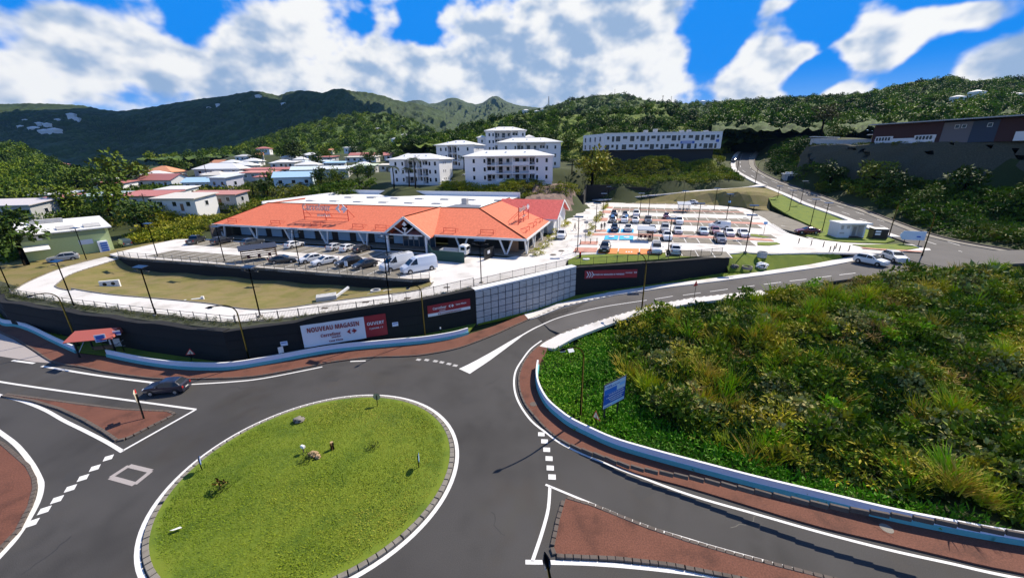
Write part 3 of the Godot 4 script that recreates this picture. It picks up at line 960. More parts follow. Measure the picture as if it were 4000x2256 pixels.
	struct("bus_bay", sheet(pts2([-72.7, -50.8, -68.4, -48.8, -55.6, -42.0, -57.8, -42.3, -64.1, -43.9, -76.0, -47.5, -84.0, -54.0]), flat(0.0), 0.006, 3.0, 0.0), M.paint_grey)
	kerb_run("kerb", kn.slice(18), func(x: float, _z: float) -> float: return road_e(x), 0.14, 0.18, 1.0, M.kerb_dark)
	kerb_run("kerb", ke, func(x: float, _z: float) -> float: return road_e(x), 0.14, 0.18, 1.0, M.kerb_dark, -1.0)
	kerb_run("kerb", pts2([6.6, -47.7, 10.2, -49.4, 14.3, -51.1, 20.0, -53.1, 26.8, -54.2, 36.7, -54.4]), func(x: float, _z: float) -> float: return road_e(x), 0.13, 0.2, 1.0, M.kerb, -1.0, true)

	# ------------------------------------------------ the green island and the red splitter islands
	var ring := PackedVector2Array()
	for i in 97:
		var a := TAU * i / 96.0
		ring.append(island_pt(a, 9.75))
	var dome := sheet(ring.slice(0, 96), func(x: float, z: float) -> float: return island_y(x, z), 0.0, 0.9, 0.2)
	struct("island_lawn", dome, M.lawn)
	kerb_run("island_kerb", rev(ring), flat(0.0), 0.17, 0.34, 0.56, M.kerb, -1.0)
	splitter([-53.0, -35.2, -49.4, -34.5, -43.4, -33.3, -38.0, -32.3, -33.3, -31.9, -32.4, -31.5, -33.8, -28.4, -34.3, -28.1, -36.6, -29.3, -40.4, -31.1, -44.4, -32.8, -48.6, -34.2])
	splitter([-44.0, -27.6, -41.4, -26.3, -38.8, -25.0, -36.8, -23.7, -35.7, -22.8, -34.2, -21.2, -32.8, -19.3, -32.2, -17.5, -33.0, -12.0, -46.0, -14.0, -60.0, -28.0, -56.0, -32.0])
	splitter([3.6, -21.3, 5.4, -20.6, 8.5, -18.9, 10.8, -17.9, 13.5, -16.9, 22.0, -14.2, 22.0, -13.4, 13.0, -15.8, 9.1, -16.7, 6.0, -17.1, 2.5, -17.3, 2.4, -17.7, 3.0, -19.7])

	# ------------------------------------------------ painted lines
	var marks := Node3D.new()
	marks.name = "road_markings"
	marks.set_meta("kind", "structure")
	add_child(marks)
	var lines := [
		["splitter_line", [-80, -45.5, -66, -40.8, -56.7, -37.9, -30.9, -32.4], 0.24], ["splitter_line", [-56, -36.1, -53.6, -35.3, -49.7, -34.1, -45.8, -32.6, -42.1, -30.9, -38.6, -29.4, -35.2, -27.9, -32.7, -26.7], 0.3], ["splitter_line", [-32.8, -26.8, -30.9, -32.4], 0.22],
		["splitter_line", [-54, -33, -46.1, -29.3, -42.6, -27.6, -39.1, -25.6, -36.6, -24.0, -35.4, -23.1, -34.0, -21.6, -32.6, -19.5, -31.8, -17.7, -30.5, -13]  , 0.32],
		["splitter_line", [2.3, -22.7, 5.5, -20.9, 8.6, -19.2, 11.0, -18.2, 13.1, -17.4, 20, -15], 0.18], ["splitter_line", [2.6, -22.5, 2.4, -21.1, 2.2, -20.2, 1.7, -18.7, 1.0, -16.9], 0.22], ["splitter_line", [0.6, -16.9, 4.6, -16.75, 8.9, -16.3, 13.0, -15.6, 20, -13.6], 0.28],
		["edge_line", [-61.3, -42.8, -57.7, -42.0], 0.3], ["edge_line", [-56.0, -41.3, -47, -39.0, -38.7, -37.2], 0.28], ["edge_line", [-35.0, -36.9, -30.8, -37.3, -27.5, -38.0, -22.2, -40.3], 0.2], ["edge_line", [-19.4, -41.5, -17.6, -41.6], 0.2],
		["edge_line", [3.8, -46.4, 2.3, -44.2, 1.2, -41.6, 0.3, -38.8, 0.1, -35.8, 0.5, -33.0, 1.6, -30.1, 3.0, -28.2, 3.9, -27.1, 5.5, -25.8, 7.4, -24.6, 9.0, -23.6, 12.5, -21.6, 16.2, -20.0, 19.5, -18.6, 22.7, -17.4, 25.6, -16.5, 28.9, -15.5, 40, -12.7], 0.2]]
	for l in lines:
		var r := MB.new()
		ribbon(r, smooth_line(pts2(l[1]), 0.6), l[2], l[2], flat(0.0), 0.005)
		part(l[0], r, M.paint, marks)
	var c := MB.new()
	var circle := PackedVector2Array()
	for i in 97:
		circle.append(island_pt(TAU * i / 96.0, 10.32))
	ribbon(c, circle, 0.3, 0.3, flat(0.0), 0.005)
	part("island_ring_line", c, M.paint, marks)
	for q in [[-33.2, -26.0], [-33.2, -24.9], [-33.1, -23.9], [-33.0, -22.9], [-32.9, -21.9], [-32.8, -21.0], [-32.5, -20.0]]:
		give_way(marks, q[0], q[1], 0.55, 0.62, 0.55, M.paint)
	for q in [[2.4, -28.2], [2.6, -27.3], [2.7, -26.3], [2.8, -25.3], [2.8, -24.3], [2.85, -23.4]]:
		give_way(marks, q[0], q[1], 0.56, 0.5, -0.08, M.paint)
	for q in [[-11.3, -41.7], [-10.3, -41.6], [-9.2, -41.3], [-8.4, -41.0], [-7.5, -40.6], [-6.7, -40.2]]:
		give_way(marks, q[0], q[1], 0.55, 0.45, -0.35, M.paint_worn)
	var w := MB.new()
	ribbon(w, smooth_line(pts2([-5.5, -38.9, -3.1, -41.9, 1.2, -48.0]), 0.6), 1.75, 0.28, road_e_at(), 0.014)
	ribbon(w, smooth_line(pts2([1.2, -48.0, 4.0, -51.2, 7.5, -53.4, 13.5, -55.0, 20.4, -55.5]), 0.8), 0.26, 0.16, road_e_at(), 0.016)
	part("tapered_wedge", w, M.paint, marks)
	var sq := MB.new()
	for e in [[-31.0, -23.9, -30.7, -25.1], [-30.7, -25.1, -28.4, -24.5], [-28.4, -24.5, -28.5, -23.2], [-28.5, -23.2, -31.0, -23.9]]:
		ribbon(sq, pts2(e), 0.36, 0.36, flat(0.0), 0.005 + 0.002 * (e[0] + 31.0))
	part("grey_patch_outline", sq, M.paint_grey, marks)
	for i in 8:                                            # the broken centre line up the side road
		var x0 := 21.6 + i * 4.25
		var z0 := -55.5 - maxf(0.0, x0 - 24.0) * 0.092 - maxf(0.0, x0 - 40.0) * 0.05
		var d := MB.new()
		ribbon(d, pts2([x0, z0, x0 + 2.8, z0 - 0.28 - maxf(0.0, x0 - 36.0) * 0.006]), 0.15, 0.15, road_e_at(), 0.02)
		part("centre_dash", d, M.paint, marks)
	for k in 2:
		for i in 19:                                       # lanes up the hill road
			var t := 4.0 + i * 8.0
			var a := along(up_axis, t)
			var b := along(up_axis, t + 3.2)
			var s := (b - a).normalized()
			var side := Vector2(s.y, -s.x) * (1.7 if k == 1 else -1.9)
			var d := MB.new()
			ribbon(d, PackedVector2Array([a + side, b + side]), 0.16, 0.16, func(x: float, z: float) -> float: return up_e(x, z), 0.032)
			part("lane_dash", d, M.paint, marks)
	for g in [[-3.0, -36.0, 2.6, -0.9], [-2.2, -30.0, 1.8, 1.9], [-1.6, -20.4, 2.2, 1.2], [-30.2, -36.2, 3.0, 0.2], [-38.0, -34.2, 2.4, -0.3], [1.8, -46.2, 2.4, 0.9], [-28.8, -19.0, 2.6, 1.4], [14.0, -19.0, 3.0, -0.4]]:
		var line := PackedVector2Array()
		var q := Vector2(g[0], g[1])
		for i in 9:
			line.append(q)
			q += Vector2(cos(g[3]), sin(g[3])).rotated(rng.randf_range(-0.7, 0.7)) * g[2] / 8.0
		var cr := MB.new()
		ribbon(cr, line, 0.05, 0.03, flat(0.0), 0.004)
		part("tar_seam", cr, M.dark, marks)
	for g in [[-20.6, -37.6, 1.5, 0.7, 0.1], [-5.0, -33.6, 1.0, 1.0, 0.5], [8.6, -21.6, 2.2, 1.0, -0.5], [-34.6, -24.6, 1.2, 0.8, 0.9]]:
		var pt := MB.new()
		ribbon(pt, PackedVector2Array([Vector2(g[0], g[1]), Vector2(g[0], g[1]) + Vector2(cos(g[4]), sin(g[4])) * g[2]]), g[3], g[3], flat(0.0), 0.004)
		part("road_patch", pt, M.asphalt_new, marks)


func up_e_off(by: float) -> Callable:
	return func(x: float, z: float) -> float: return up_e(x, z) + by


func road_e_at() -> Callable:
	return func(x: float, _z: float) -> float: return road_e(x)


func along(p: Array, t: float) -> Vector2:
	for i in p.size() - 1:
		var l: float = p[i].distance_to(p[i + 1])
		if t <= l:
			return p[i].lerp(p[i + 1], t / l)
		t -= l
	return p[-1]


func island_pt(a: float, r: float) -> Vector2:
	var k := r / 10.15
	var e := Vector2(cos(a) * 10.47 * k, sin(a) * 9.84 * k)
	return Vector2(-15.15, -24.34) + e.rotated(-0.311 + PI / 2 + PI / 2)


func island_y(x: float, z: float) -> float:
	var r := Vector2(x + 15.15, z + 24.34).length() / 9.9
	return 0.16 + 0.55 * (1.0 - smoothstep(0.0, 1.0, r))


func splitter(list: Array) -> void:
	var p := pts2(list)
	struct("splitter_island", sheet(p, flat(0.0), 0.13, 1.4, 0.2), M.red_paving)
	var ring := p.duplicate()
	ring.append(p[0])
	kerb_run("splitter_kerb", ring, flat(0.0), 0.16, 0.26, 0.5, M.kerb_dark, -1.0 if Geometry2D.is_polygon_clockwise(p) else 1.0)


func give_way(parent: Node3D, x: float, z: float, l: float, w: float, turn: float, mat: Material) -> void:
	var m := MB.new()
	var d := Vector2(cos(turn), -sin(turn)) * l * 0.5
	ribbon(m, PackedVector2Array([Vector2(x, z) - d, Vector2(x, z) + d]), w, w, func(xx: float, _z: float) -> float: return road_e(xx), 0.016 if x > -12.0 else 0.006)
	part("give_way_square", m, mat, parent)


# ------------------------------------------------------------------ the walls round the roundabout and under the shop's ground
func make_walls() -> void:
	low_wall(smooth_line(pts2(FOOT_W1), 0.8), "two-tone pale blue wall ending beside the bus shelter, behind the left pavement", 1.0)
	low_wall(smooth_line(pts2(FOOT_W2), 0.8), "two-tone pale blue wall running from the bus shelter below the white banner", 1.0)
	low_wall(smooth_line(pts2(FOOT_E), 0.8), "long curved teal and lilac wall with white top below the thicket", -1.0)
	# the tall dark retaining wall
	var wl := PackedVector2Array()
	for x in [-118.0, -95.0, -87.0, -73.9, -59.6, -46.0, -33.2]:
		wl.append(Vector2(x, wall_z(x)))
	var mid := PackedVector2Array()
	for x in [-33.2, -30.7, -26.0, -21.3, -12.3, -5.3]:
		mid.append(Vector2(x, wall_z(x)))
	var base := func(x: float, _z: float) -> float: return road_e(x) - 0.4
	var o := thing("dark_retaining_wall", Vector3.ZERO, 0, "tall black retaining wall behind the bus shelter and the white banner", "retaining wall")
	var m := MB.new()
	wall_strip(m, dense(wl, 3.0, false), base, func(x: float, z: float) -> float: return plat(x, -55.0) + 0.02 + 0.12 * sin(x * 0.7), 0.9)
	part("wall_face", m, M.black_wall, o)
	m = MB.new()
	wall_strip(m, dense(mid, 3.0, false), base, func(x: float, z: float) -> float: return plat(x, -54.0) + 0.05 + (0.35 if x > -25.0 else 0.0), 0.9)
	part("wall_face", m, M.black_wall, o)
	for k in 5:                                          # faint ledges where the courses step
		m = MB.new()
		var y := 1.1 + k * 0.62
		wall_strip(m, dense(offset_line(wl if k % 2 == 0 else mid, -0.05), 3.0, false), flat(y), flat(y + 0.07), 0.12)
		part("course_ledge", m, M.black_wall, o)
	var r := PackedVector2Array()
	for x in [10.5, 24.8, 36.9]:
		r.append(Vector2(x, wall_z(x)))
	var o2 := thing("dark_retaining_wall", Vector3.ZERO, 0, "black retaining wall with the small red banner below the car park", "retaining wall")
	m = MB.new()
	wall_strip(m, dense(r, 3.0, false), base, func(x: float, _z: float) -> float: return plat(x, -63.0) + 0.02, 0.9)
	part("wall_face", m, M.black_wall, o2)
	# the pale section of big concrete panels between them
	var o3 := thing("panel_wall", Vector3.ZERO, 0, "pale grey retaining wall of square concrete panels facing the bend", "retaining wall")
	var g := pts2([-5.2, -52.0, 10.5, -61.4])
	m = MB.new()
	wall_strip(m, offset_line(dense(g, 2.0, false), 0.1), base, func(x: float, _z: float) -> float: return plat(x, -57.0) + 0.0, 1.0)
	part("backing", m, M.kerb_dark, o3)
	m = MB.new()
	wall_strip(m, offset_line(dense(g, 2.0, false), -0.06), func(x: float, _z: float) -> float: return plat(x, -57.0) + 0.003, func(x: float, _z: float) -> float: return plat(x, -57.0) + 0.26, 1.3)
	part("coping", m, M.chalk, o3)
	var d := (g[1] - g[0])
	var n := 15
	var turn := atan2(-d.y, d.x)
	for i in n:
		var c := g[0] + d * ((i + 0.5) / n)
		var y0 := road_e(c.x) - 0.1
		var y1 := plat(c.x, -57.0) - 0.03
		var rows := 5
		for j in rows:
			var hgt := (y1 - y0) / rows
			if hgt <= 0.1:
				continue
			var b := MB.new()
			b.box(Vector3.ZERO, Vector3(d.length() / n - 0.12, hgt - 0.12, 0.16), 0.02)
			var s := part("panel", b, M.grey_wall, o3)
			s.position = Vector3(c.x, y0 + hgt * (j + 0.5), c.y) + Vector3(sin(turn), 0, cos(turn)) * rng.randf_range(-0.015, 0.03)
			s.rotation.y = turn
	# the wall that carries the shop's lower car park
	var o4 := thing("dark_retaining_wall", Vector3.ZERO, 0, "long black wall holding up the shop's front car park above the dry grass basin", "retaining wall")
	m = MB.new()
	wall_strip(m, dense(pts2(LOT_WALL), 3.0, false), flat(2.6), flat(5.22), 0.6)
	part("wall_face", m, M.black_wall, o4)
	m = MB.new()
	wall_strip(m, dense(offset_line(pts2(LOT_WALL), -0.06), 3.0, false), flat(5.224), flat(5.36), 0.45)
	part("coping", m, M.kerb, o4)
	m = MB.new()
	wall_strip(m, dense(offset_line(pts2(LOT_WALL.slice(4, 12)), -0.05), 3.0, false), flat(4.1), flat(4.16), 0.2)
	part("course_ledge", m, M.black_wall, o4)


func low_wall(foot: PackedVector2Array, label: String, side: float) -> void:
	var o := thing("low_wall", Vector3.ZERO, 0, label, "wall", "low two-tone walls along the pavements")
	var a := MB.new()
	wall_strip(a, offset_line(foot, -0.1 * side), flat(0.02), flat(0.5), 0.3, side)
	part("plinth", a, M.teal, o)
	a = MB.new()
	wall_strip(a, foot, flat(0.503), flat(1.0), 0.14, side)
	part("upper_wall", a, M.pale_blue, o)
	a = MB.new()
	wall_strip(a, offset_line(foot, -0.02 * side), flat(1.003), flat(1.05), 0.18, side)
	part("coping", a, M.chalk, o)


# ------------------------------------------------------------------ the shop's ground: drives, car parks, lawns
func make_platform() -> void:
	var ph := func(x: float, z: float) -> float: return plat(x, z)
	var outer := smooth_line(pts2(DRIVE_OUT), 2.0)
	var inner := smooth_line(pts2(BASIN), 2.0)
	var drive := outer.duplicate()
	drive.append_array(pts2([9.6, -66.0, 12.4, -69.5, 17.0, -68.6, 17.0, -71.6, 12.9, -75.1, 17.7, -87.0, 20.9, -96.4, 25.4, -112.0, 32.0, -140.0, 31.0, -149.6, 27.0, -147.0, 22.0, -133.0, 16.0, -112.0, 11.0, -95.0, 8.6, -87.0, 6.0, -78.5, 3.8, -73.2, -1.0, -70.2, -3.6, -71.0, -10.3, -68.2, -9.8, -64.4, -12.6, -62.0, -12.6, -57.4]))
	drive.append_array(rev(inner))
	struct("concrete_drive", sheet(drive, ph, 0.0, 2.6, 0.3), M.concrete)
	kerb_run("basin_kerb", inner, ph, 0.12, 0.18, 1.0, M.kerb, 1.0, true)
	kerb_run("drive_kerb", outer, ph, 0.1, 0.18, 1.0, M.kerb, -1.0, true)
	var basin := join(inner, rev(pts2(LOT_WALL)))
	struct("basin_lawn", sheet(basin, func(x: float, z: float) -> float:
		var p := plat(x, -54.0)
		var e := 1e9
		for i in inner.size() - 1:
			e = minf(e, Geometry2D.get_closest_point_to_segment(Vector2(x, z), inner[i], inner[i + 1]).distance_to(Vector2(x, z)))
		return (plat(x, z) if e < 0.3 else lerpf(minf(plat(x, z), p + 0.3), p - 0.95, smoothstep(0.0, 7.0, e))) + 0.12 * sin(x * 0.6) * smoothstep(0.5, 3.0, e), 0.03, 1.7, 0.3), M.lawn_dry)
	# the shop's front car park
	var lot := pts2([-79.2, -91.6, -80.6, -84.0, -80.8, -77.0])
	lot.append_array(pts2(LOT_WALL))
	lot.append_array(pts2([-12.6, -61.6, -9.8, -64.4, -10.3, -68.2, -3.6, -71.0, -1.6, -70.0, -26.0, -77.6, -50.0, -84.9, -73.0, -92.0]))
	struct("front_car_park", sheet(lot, flat(5.2), 0.012, 3.0, 0.3), M.concrete)
	var bays := Node3D.new()
	bays.name = "parking_bays"
	bays.set_meta("kind", "structure")
	add_child(bays)
	bay_row(bays, -76.0, -20.0, -8.4, -3.2, 5.2, 0.006, 21)
	bay_row(bays, -72.0, -15.5, -18.4, -13.0, 5.2, 0.006, 20)
	# the big car park on the right
	var park := pts2([12.9, -75.1, 17.7, -87.0, 20.9, -96.4, 25.4, -112.0, 32.0, -140.0, 33.0, -146.0, 45.0, -142.0, 60.0, -136.5, 70.0, -132.0, 73.5, -126.0, 73.0, -120.0, 68.0, -104.0, 63.4, -93.0, 61.0, -86.0, 61.5, -80.0, 66.0, -76.5, 74.0, -75.2, 78.5, -75.0, 79.5, -73.0, 77.0, -70.0, 72.0, -69.0, 67.0, -67.6, 60.0, -66.9, 53.6, -66.6, 45.1, -66.0, 41.0, -67.1, 34.5, -65.6, 24.6, -68.7, 17.0, -70.8])
	struct("right_car_park", sheet(park, ph, 0.006, 2.8, 0.3), M.concrete)
	bay_row(bays, 24.9, 35.2, 2.2, 6.9, 6.42, 0.012, 4, true)
	bay_row(bays, 22.0, 41.5, 13.6, 18.4, 6.4, 0.012, 8, true)
	bay_row(bays, 22.0, 47.5, 22.4, 26.4, 6.4, 0.012, 10, true)
	bay_row(bays, 12.6, 48.0, 34.6, 39.2, 6.4, 0.012, 14, true)
	bay_row(bays, 12.6, 48.0, 43.4, 48.2, 6.4, 0.012, 14, true)
	bay_row(bays, 12.6, 49.5, 56.0, 60.6, 6.4, 0.012, 14, true)
	bay_row(bays, 12.6, 49.5, 63.2, 67.6, 6.4, 0.012, 14, true)
	bay_row(bays, 16.0, 54.0, 78.0, 82.6, 6.4, 0.012, 14, true)
	for a in [[12.8, 50, 39.8, 42.8], [12.6, 50, 61.0, 62.6], [11.0, 46.0, 19.0, 21.4]]:
		bay_quad(bays, "red_strip", a[0], a[1], a[2], a[3], 6.4, 0.022, M.red_flat)
	for a in [[8.8, 12.4, 9.6, 12.8], [10.4, 12.9, 18.8, 21.4], [10.4, 12.4, 38.0, 43.4], [9.8, 12.4, 53.0, 58.6], [10.0, 12.4, 64.0, 68.0], [10.6, 13.2, 23.2, 25.6]]:
		bay_quad(bays, "red_crossing", a[0], a[1], a[2], a[3], plat(store_at(a[0], a[2], 0).x, store_at(a[0], a[2], 0).z), 0.024, M.red_flat)
	bay_quad(bays, "red_crossing", 8.6, 12.8, 3.0, 6.6, 5.9, 0.10, M.red_flat)
	for i in 3:
		bay_quad(bays, "orange_bay", 13.1 + i * 3.75, 16.6 + i * 3.75, 2.3, 6.6, 6.25, 0.06, M.orange_bay)
		if i > 0:
			for k in 3:
				bay_quad(bays, "family_symbol", 14.3 + i * 3.75 + k * 0.45, 14.55 + i * 3.75 + k * 0.45, 3.6, 4.3, 6.25, 0.066, M.paint)
	for i in 2:
		bay_quad(bays, "blue_bay", 13.4 + i * 3.1, 16.2 + i * 3.1, 22.6, 26.6, 6.3, 0.10, M.blue_bay)
		bay_quad(bays, "blue_bay", 13.4 + i * 3.1, 16.2 + i * 3.1, 14.4, 18.6, 6.25, 0.10, M.blue_bay)
		var sy := MB.new()
		var o := store_at(14.8 + i * 3.1, 16.5, 6.37)
		sy.tube(o, o + Vector3.UP * 0.006, 0.62, 0.62, 12)
		sy.box(o + U * 0.35 + V * 0.7, Vector3(0.3, 0.01, 0.9))
		part("wheelchair_symbol", sy, M.paint, bays)
	for i in 9:                                         # crossings: white bars
		bay_quad(bays, "zebra_bar", 50.5, 52.0, 30.0 + i * 1.3, 30.7 + i * 1.3, 6.4, 0.02, M.paint)
	for i in 7:
		bay_quad(bays, "zebra_bar", 4.0 + i * 0.9, 4.5 + i * 0.9, 24.0, 26.4, plat(store_at(5, 25, 0).x, store_at(5, 25, 0).z), 0.014, M.paint)
	for a in [[5.0, 3.4], [7.4, 6.0], [6.0, 60.0], [55.0, 26.0], [53.0, 40.0], [51.5, 52.0]]:
		arrow_mark(bays, store_at(a[0], a[1], 0), TURN + (0.0 if a[0] < 10 else 0.5))
	arrow_mark(bays, Vector3(-54.0, 0, -50.6), TURN - PI / 2 + 0.05)
	for i in 8:
		var p := store_at(6.6, 1.0 + i * 6.0, 0)
		var d := MB.new()
		ribbon(d, PackedVector2Array([Vector2(p.x, p.z), Vector2(p.x + V.x * 2.4, p.z + V.z * 2.4)]), 0.14, 0.14, ph, 0.014)
		part("lane_dash", d, M.paint_grey, bays)
	# stalls along the road side, in grass pavers
	struct("grass_pavers", sheet(pts2([62.4, -92.0, 67.4, -104.0, 71.6, -118.0, 77.5, -118.5, 73.5, -103.0, 70.2, -90.4, 66.0, -86.2, 63.4, -86.4]), ph, 0.03, 2.4), M.stall)
	# lawns
	var fence_in := pts2([9.4, -62.9, 15.7, -63.0, 21.0, -63.4, 26.3, -63.9, 36.2, -65.9])
	var front_lawn := join(fence_in, pts2([36.9, -66.2, 34.2, -65.9, 24.6, -69.0, 17.0, -71.1, 17.0, -68.8, 12.4, -69.6, 9.9, -66.4]))
	struct("car_park_lawn", sheet(front_lawn, ph, 0.05, 1.8, 0.3), M.lawn)
	var bank := pts2([36.9, -64.6, 40.6, -62.4, 51.0, -64.6, 59.6, -67.3, 64.4, -69.3, 60.0, -67.6, 53.6, -66.9, 45.1, -66.3, 41.0, -67.5, 36.9, -66.4])
	bank = pts2([36.6, -63.4, 40.4, -62.3, 51.0, -64.5, 58.4, -66.8, 53.6, -67.0, 45.1, -66.5, 41.0, -67.6, 36.6, -66.6])
	struct("grass_bank", sheet(bank, func(x: float, z: float) -> float:
		var f := road_e(x) + 0.1
		var zl := ramp(x, [36.6, 40.4, 51.0, 58.4], [-63.0, -62.3, -64.5, -66.8])
		var zu := ramp(x, [36.6, 41.0, 45.1, 53.6, 58.4], [-66.0, -67.2, -66.2, -66.7, -67.0])
		return lerpf(f, plat(x, z) - 0.02, clampf((zl - z) / maxf(0.4, zl - zu), 0.0, 1.0)), 0.05, 1.2, 0.3), M.lawn)
	struct("road_verge", sheet(pts2([10.6, -61.2, 24.8, -61.8, 36.8, -63.8, 40.3, -62.3, 32.1, -61.4, 24.0, -61.0, 15.8, -60.6, 7.6, -58.8, -2.0, -53.4, -5.0, -51.9]), road_e_at(), 0.10, 1.4, 0.3), M.lawn)
	var w_verge := PackedVector2Array()
	for x in [-118.0, -95.0, -87.0, -73.9, -59.6, -46.0, -33.2, -30.7, -26.0, -21.3, -12.3, -5.3]:
		w_verge.append(Vector2(x, wall_z(x)))
	var foot := join(pts2(FOOT_W1), pts2(FOOT_W2))
	struct("wall_foot_verge", sheet(join(w_verge, rev(offset_line(foot, 0.3))), func(x: float, _z: float) -> float: return maxf(0.0, road_e(x)), 0.16, 1.6, 0.2), M.lawn)
	var ledge := join(rev(offset_line(outer, -0.25)), PackedVector2Array())
	var back := PackedVector2Array()
	for x in [-95.0, -87.0, -73.9, -59.6, -46.0, -33.2, -30.7, -26.0, -21.3, -12.3, -5.2]:
		back.append(Vector2(x, wall_z(x) - 0.8))
	var strip := back.duplicate()
	strip.append_array(pts2([-5.0, -54.9]))
	for p in rev(outer):
		if p.x < -5.4 and p.x > -79.0:
			strip.append(p + Vector2(0, -0.1))
	strip.append(Vector2(-96, -67.5))
	struct("weedy_ledge", sheet(strip, func(x: float, z: float) -> float: return plat(x, -55.0) if x > -68 else minf(plat(x, z), 4.1), 0.03, 1.4, 0.2), M.weeds)
	struct("gravel_yard", sheet(pts2([-82.2, -77.0, -83.2, -70.0, -82.0, -64.0, -79.4, -59.6, -96.0, -66.0, -104.0, -74.0, -97.0, -82.5, -90.0, -86.0, -82.0, -92.0, -81.0, -86.0]), func(x: float, z: float) -> float: return lerpf(4.1, minf(plat(x, z), 4.9), smoothstep(-90.0, -82.0, x)), 0.02, 2.2, 0.3), M.lawn_dry)
	# the right-hand corner: grass islands and a pink path
	struct("corner_lawn", sheet(pts2([66.0, -74.2, 72.0, -74.6, 76.0, -74.8, 77.0, -73.5, 76.4, -71.6, 74.0, -70.6, 70.1, -69.4, 66.8, -71.2]), ph, 0.13, 1.4, 0.2), M.lawn)
	struct("kiosk_lawn", sheet(pts2([63.0, -82.8, 64.0, -79.4, 66.6, -77.2, 74.2, -76.2, 78.2, -78.4, 80.0, -84.0, 83.0, -95.0, 85.4, -106.0, 86.4, -118.0, 88.0, -130.0, 82.0, -127.0, 78.4, -119.0, 74.3, -103.0, 71.0, -90.0, 66.2, -85.6]), func(x: float, z: float) -> float: return lerpf(plat(x, z), up_e(x, z), smoothstep(66.0, 82.0, x)), 0.05, 2.0, 0.3), M.lawn)
	bay_quad(bays, "red_path", 60.0, 69.0, 17.5, 18.6, 5.75, 0.12, M.red_flat)
	struct("planter_island", sheet(pts2([48.0, -75.0, 51.6, -74.8, 51.4, -73.4, 48.6, -72.2, 46.6, -72.6]), ph, 0.12, 1.2, 0.2), M.lawn)
	struct("planter_island", sheet(pts2([51.0, -83.6, 52.4, -82.8, 53.4, -79.6, 51.8, -79.4, 50.4, -82.0]), ph, 0.12, 1.2, 0.2), M.lawn)
	# the ramp along the back, the bank below it and the stepped dark wall above
	var ramp_h := func(x: float, z: float) -> float: return lerpf(6.9, 12.1, clampf((x - 31.0) / 57.5, 0.0, 1.0))
	struct("ramp_walk", sheet(pts2([30.5, -150.0, 60.0, -147.0, 88.6, -144.0, 88.4, -139.0, 60.0, -144.2, 32.4, -147.0]), ramp_h, 0.06, 2.4), M.concrete)
	struct("back_bank", sheet(pts2([33.2, -146.4, 60.0, -144.0, 88.0, -139.2, 88.6, -130.0, 82.0, -126.0, 77.5, -118.0, 73.6, -126.2, 70.0, -132.4, 60.0, -137.0, 45.0, -142.4]), func(x: float, z: float) -> float:
		var t := clampf((z + ramp(x, [33.0, 45.0, 60.0, 70.0, 75.0], [146.0, 142.2, 136.8, 132.2, 122.0])) / -8.0, 0.0, 1.0)
		return lerpf(6.4, ramp_h.call(x, z), smoothstep(0.0, 1.0, t)) if x < 76.0 else lerpf(lerpf(6.4, ramp_h.call(x, z), smoothstep(0.0, 1.0, t)), up_e(x, z), smoothstep(76.0, 88.0, x)), 0.04, 2.0), M.lawn_dry)
	var o := thing("dark_retaining_wall", Vector3.ZERO, 0, "black stepped wall across the back of the car park below the scrub", "retaining wall")
	for s in [[28.5, 37.0, 5.4], [37.0, 50.0, 3.9], [50.0, 66.0, 2.3], [66.0, 84.0, 1.0]]:
		var m := MB.new()
		wall_strip(m, dense(pts2([s[0], -150.4 + (s[0] - 30.0) * 0.1, s[1], -150.4 + (s[1] - 30.0) * 0.1]), 3.0, false), func(x: float, z: float) -> float: return ramp_h.call(x, z) - 1.0, func(x: float, _z: float) -> float: return ramp_h.call(s[0], 0.0) + s[2], 0.5)
		part("wall_face", m, M.black_wall, o)
	var ret := MB.new()
	wall_strip(ret, dense(pts2([25.0, -137.0, 28.5, -150.5]), 3.0, false), flat(5.5), func(x: float, z: float) -> float: return 10.0 + (-137.0 - z) * 0.18, 0.5, 1.0)
	part("return_wall", ret, M.black_wall, o)
	ret = MB.new()
	wall_strip(ret, pts2([21.6, -137.2, 25.0, -136.9]), flat(7.0), flat(10.1), 0.5)
	part("return_wall", ret, M.black_wall, o)
	struct("soil_bank", sheet(pts2([9.0, -107.0, 14.0, -110.0, 19.0, -121.0, 22.6, -132.0, 24.0, -137.0, 18.0, -139.0, 8.0, -132.0, 4.0, -118.0]), func(x: float, z: float) -> float:
		var d := 1e9
		var ln := [Vector2(9, -107), Vector2(14, -110), Vector2(19, -121), Vector2(24, -137)]
		for i in 3:
			d = minf(d, Geometry2D.get_closest_point_to_segment(Vector2(x, z), ln[i], ln[i + 1]).distance_to(Vector2(x, z)))
		return maxf(land(x, z) + 0.1 if d > 0.6 else 0.0, 5.9 + 5.2 * smoothstep(0.2, 5.0, d) * smoothstep(-107.0, -122.0, z) + 0.35 * sin(x * 1.7 + z) * smoothstep(1.0, 4.0, d)), 0.05, 1.4, 0.6), M.soil)


func bay_quad(parent: Node3D, called: String, u0: float, u1: float, v0: float, v1: float, y: float, lift: float, mat: Material) -> void:
	var m := MB.new()
	var n := maxi(1, int((u1 - u0) / 2.5))
	for i in n:
		var q: Array[Vector3] = []
		var a := lerpf(u0, u1, float(i) / n)
		var b := lerpf(u0, u1, float(i + 1) / n)
		for k in [[a, v0], [a, v1], [b, v1], [b, v0]]:
			var p := store_at(k[0], k[1], 0.0)
			p.y = (plat(p.x, p.z) + 0.035 if y > 5.25 else y) + 0.006 + lift
			q.append(p)
		m.quad(q[0], q[1], q[2], q[3])
	part(called, m, mat, parent)


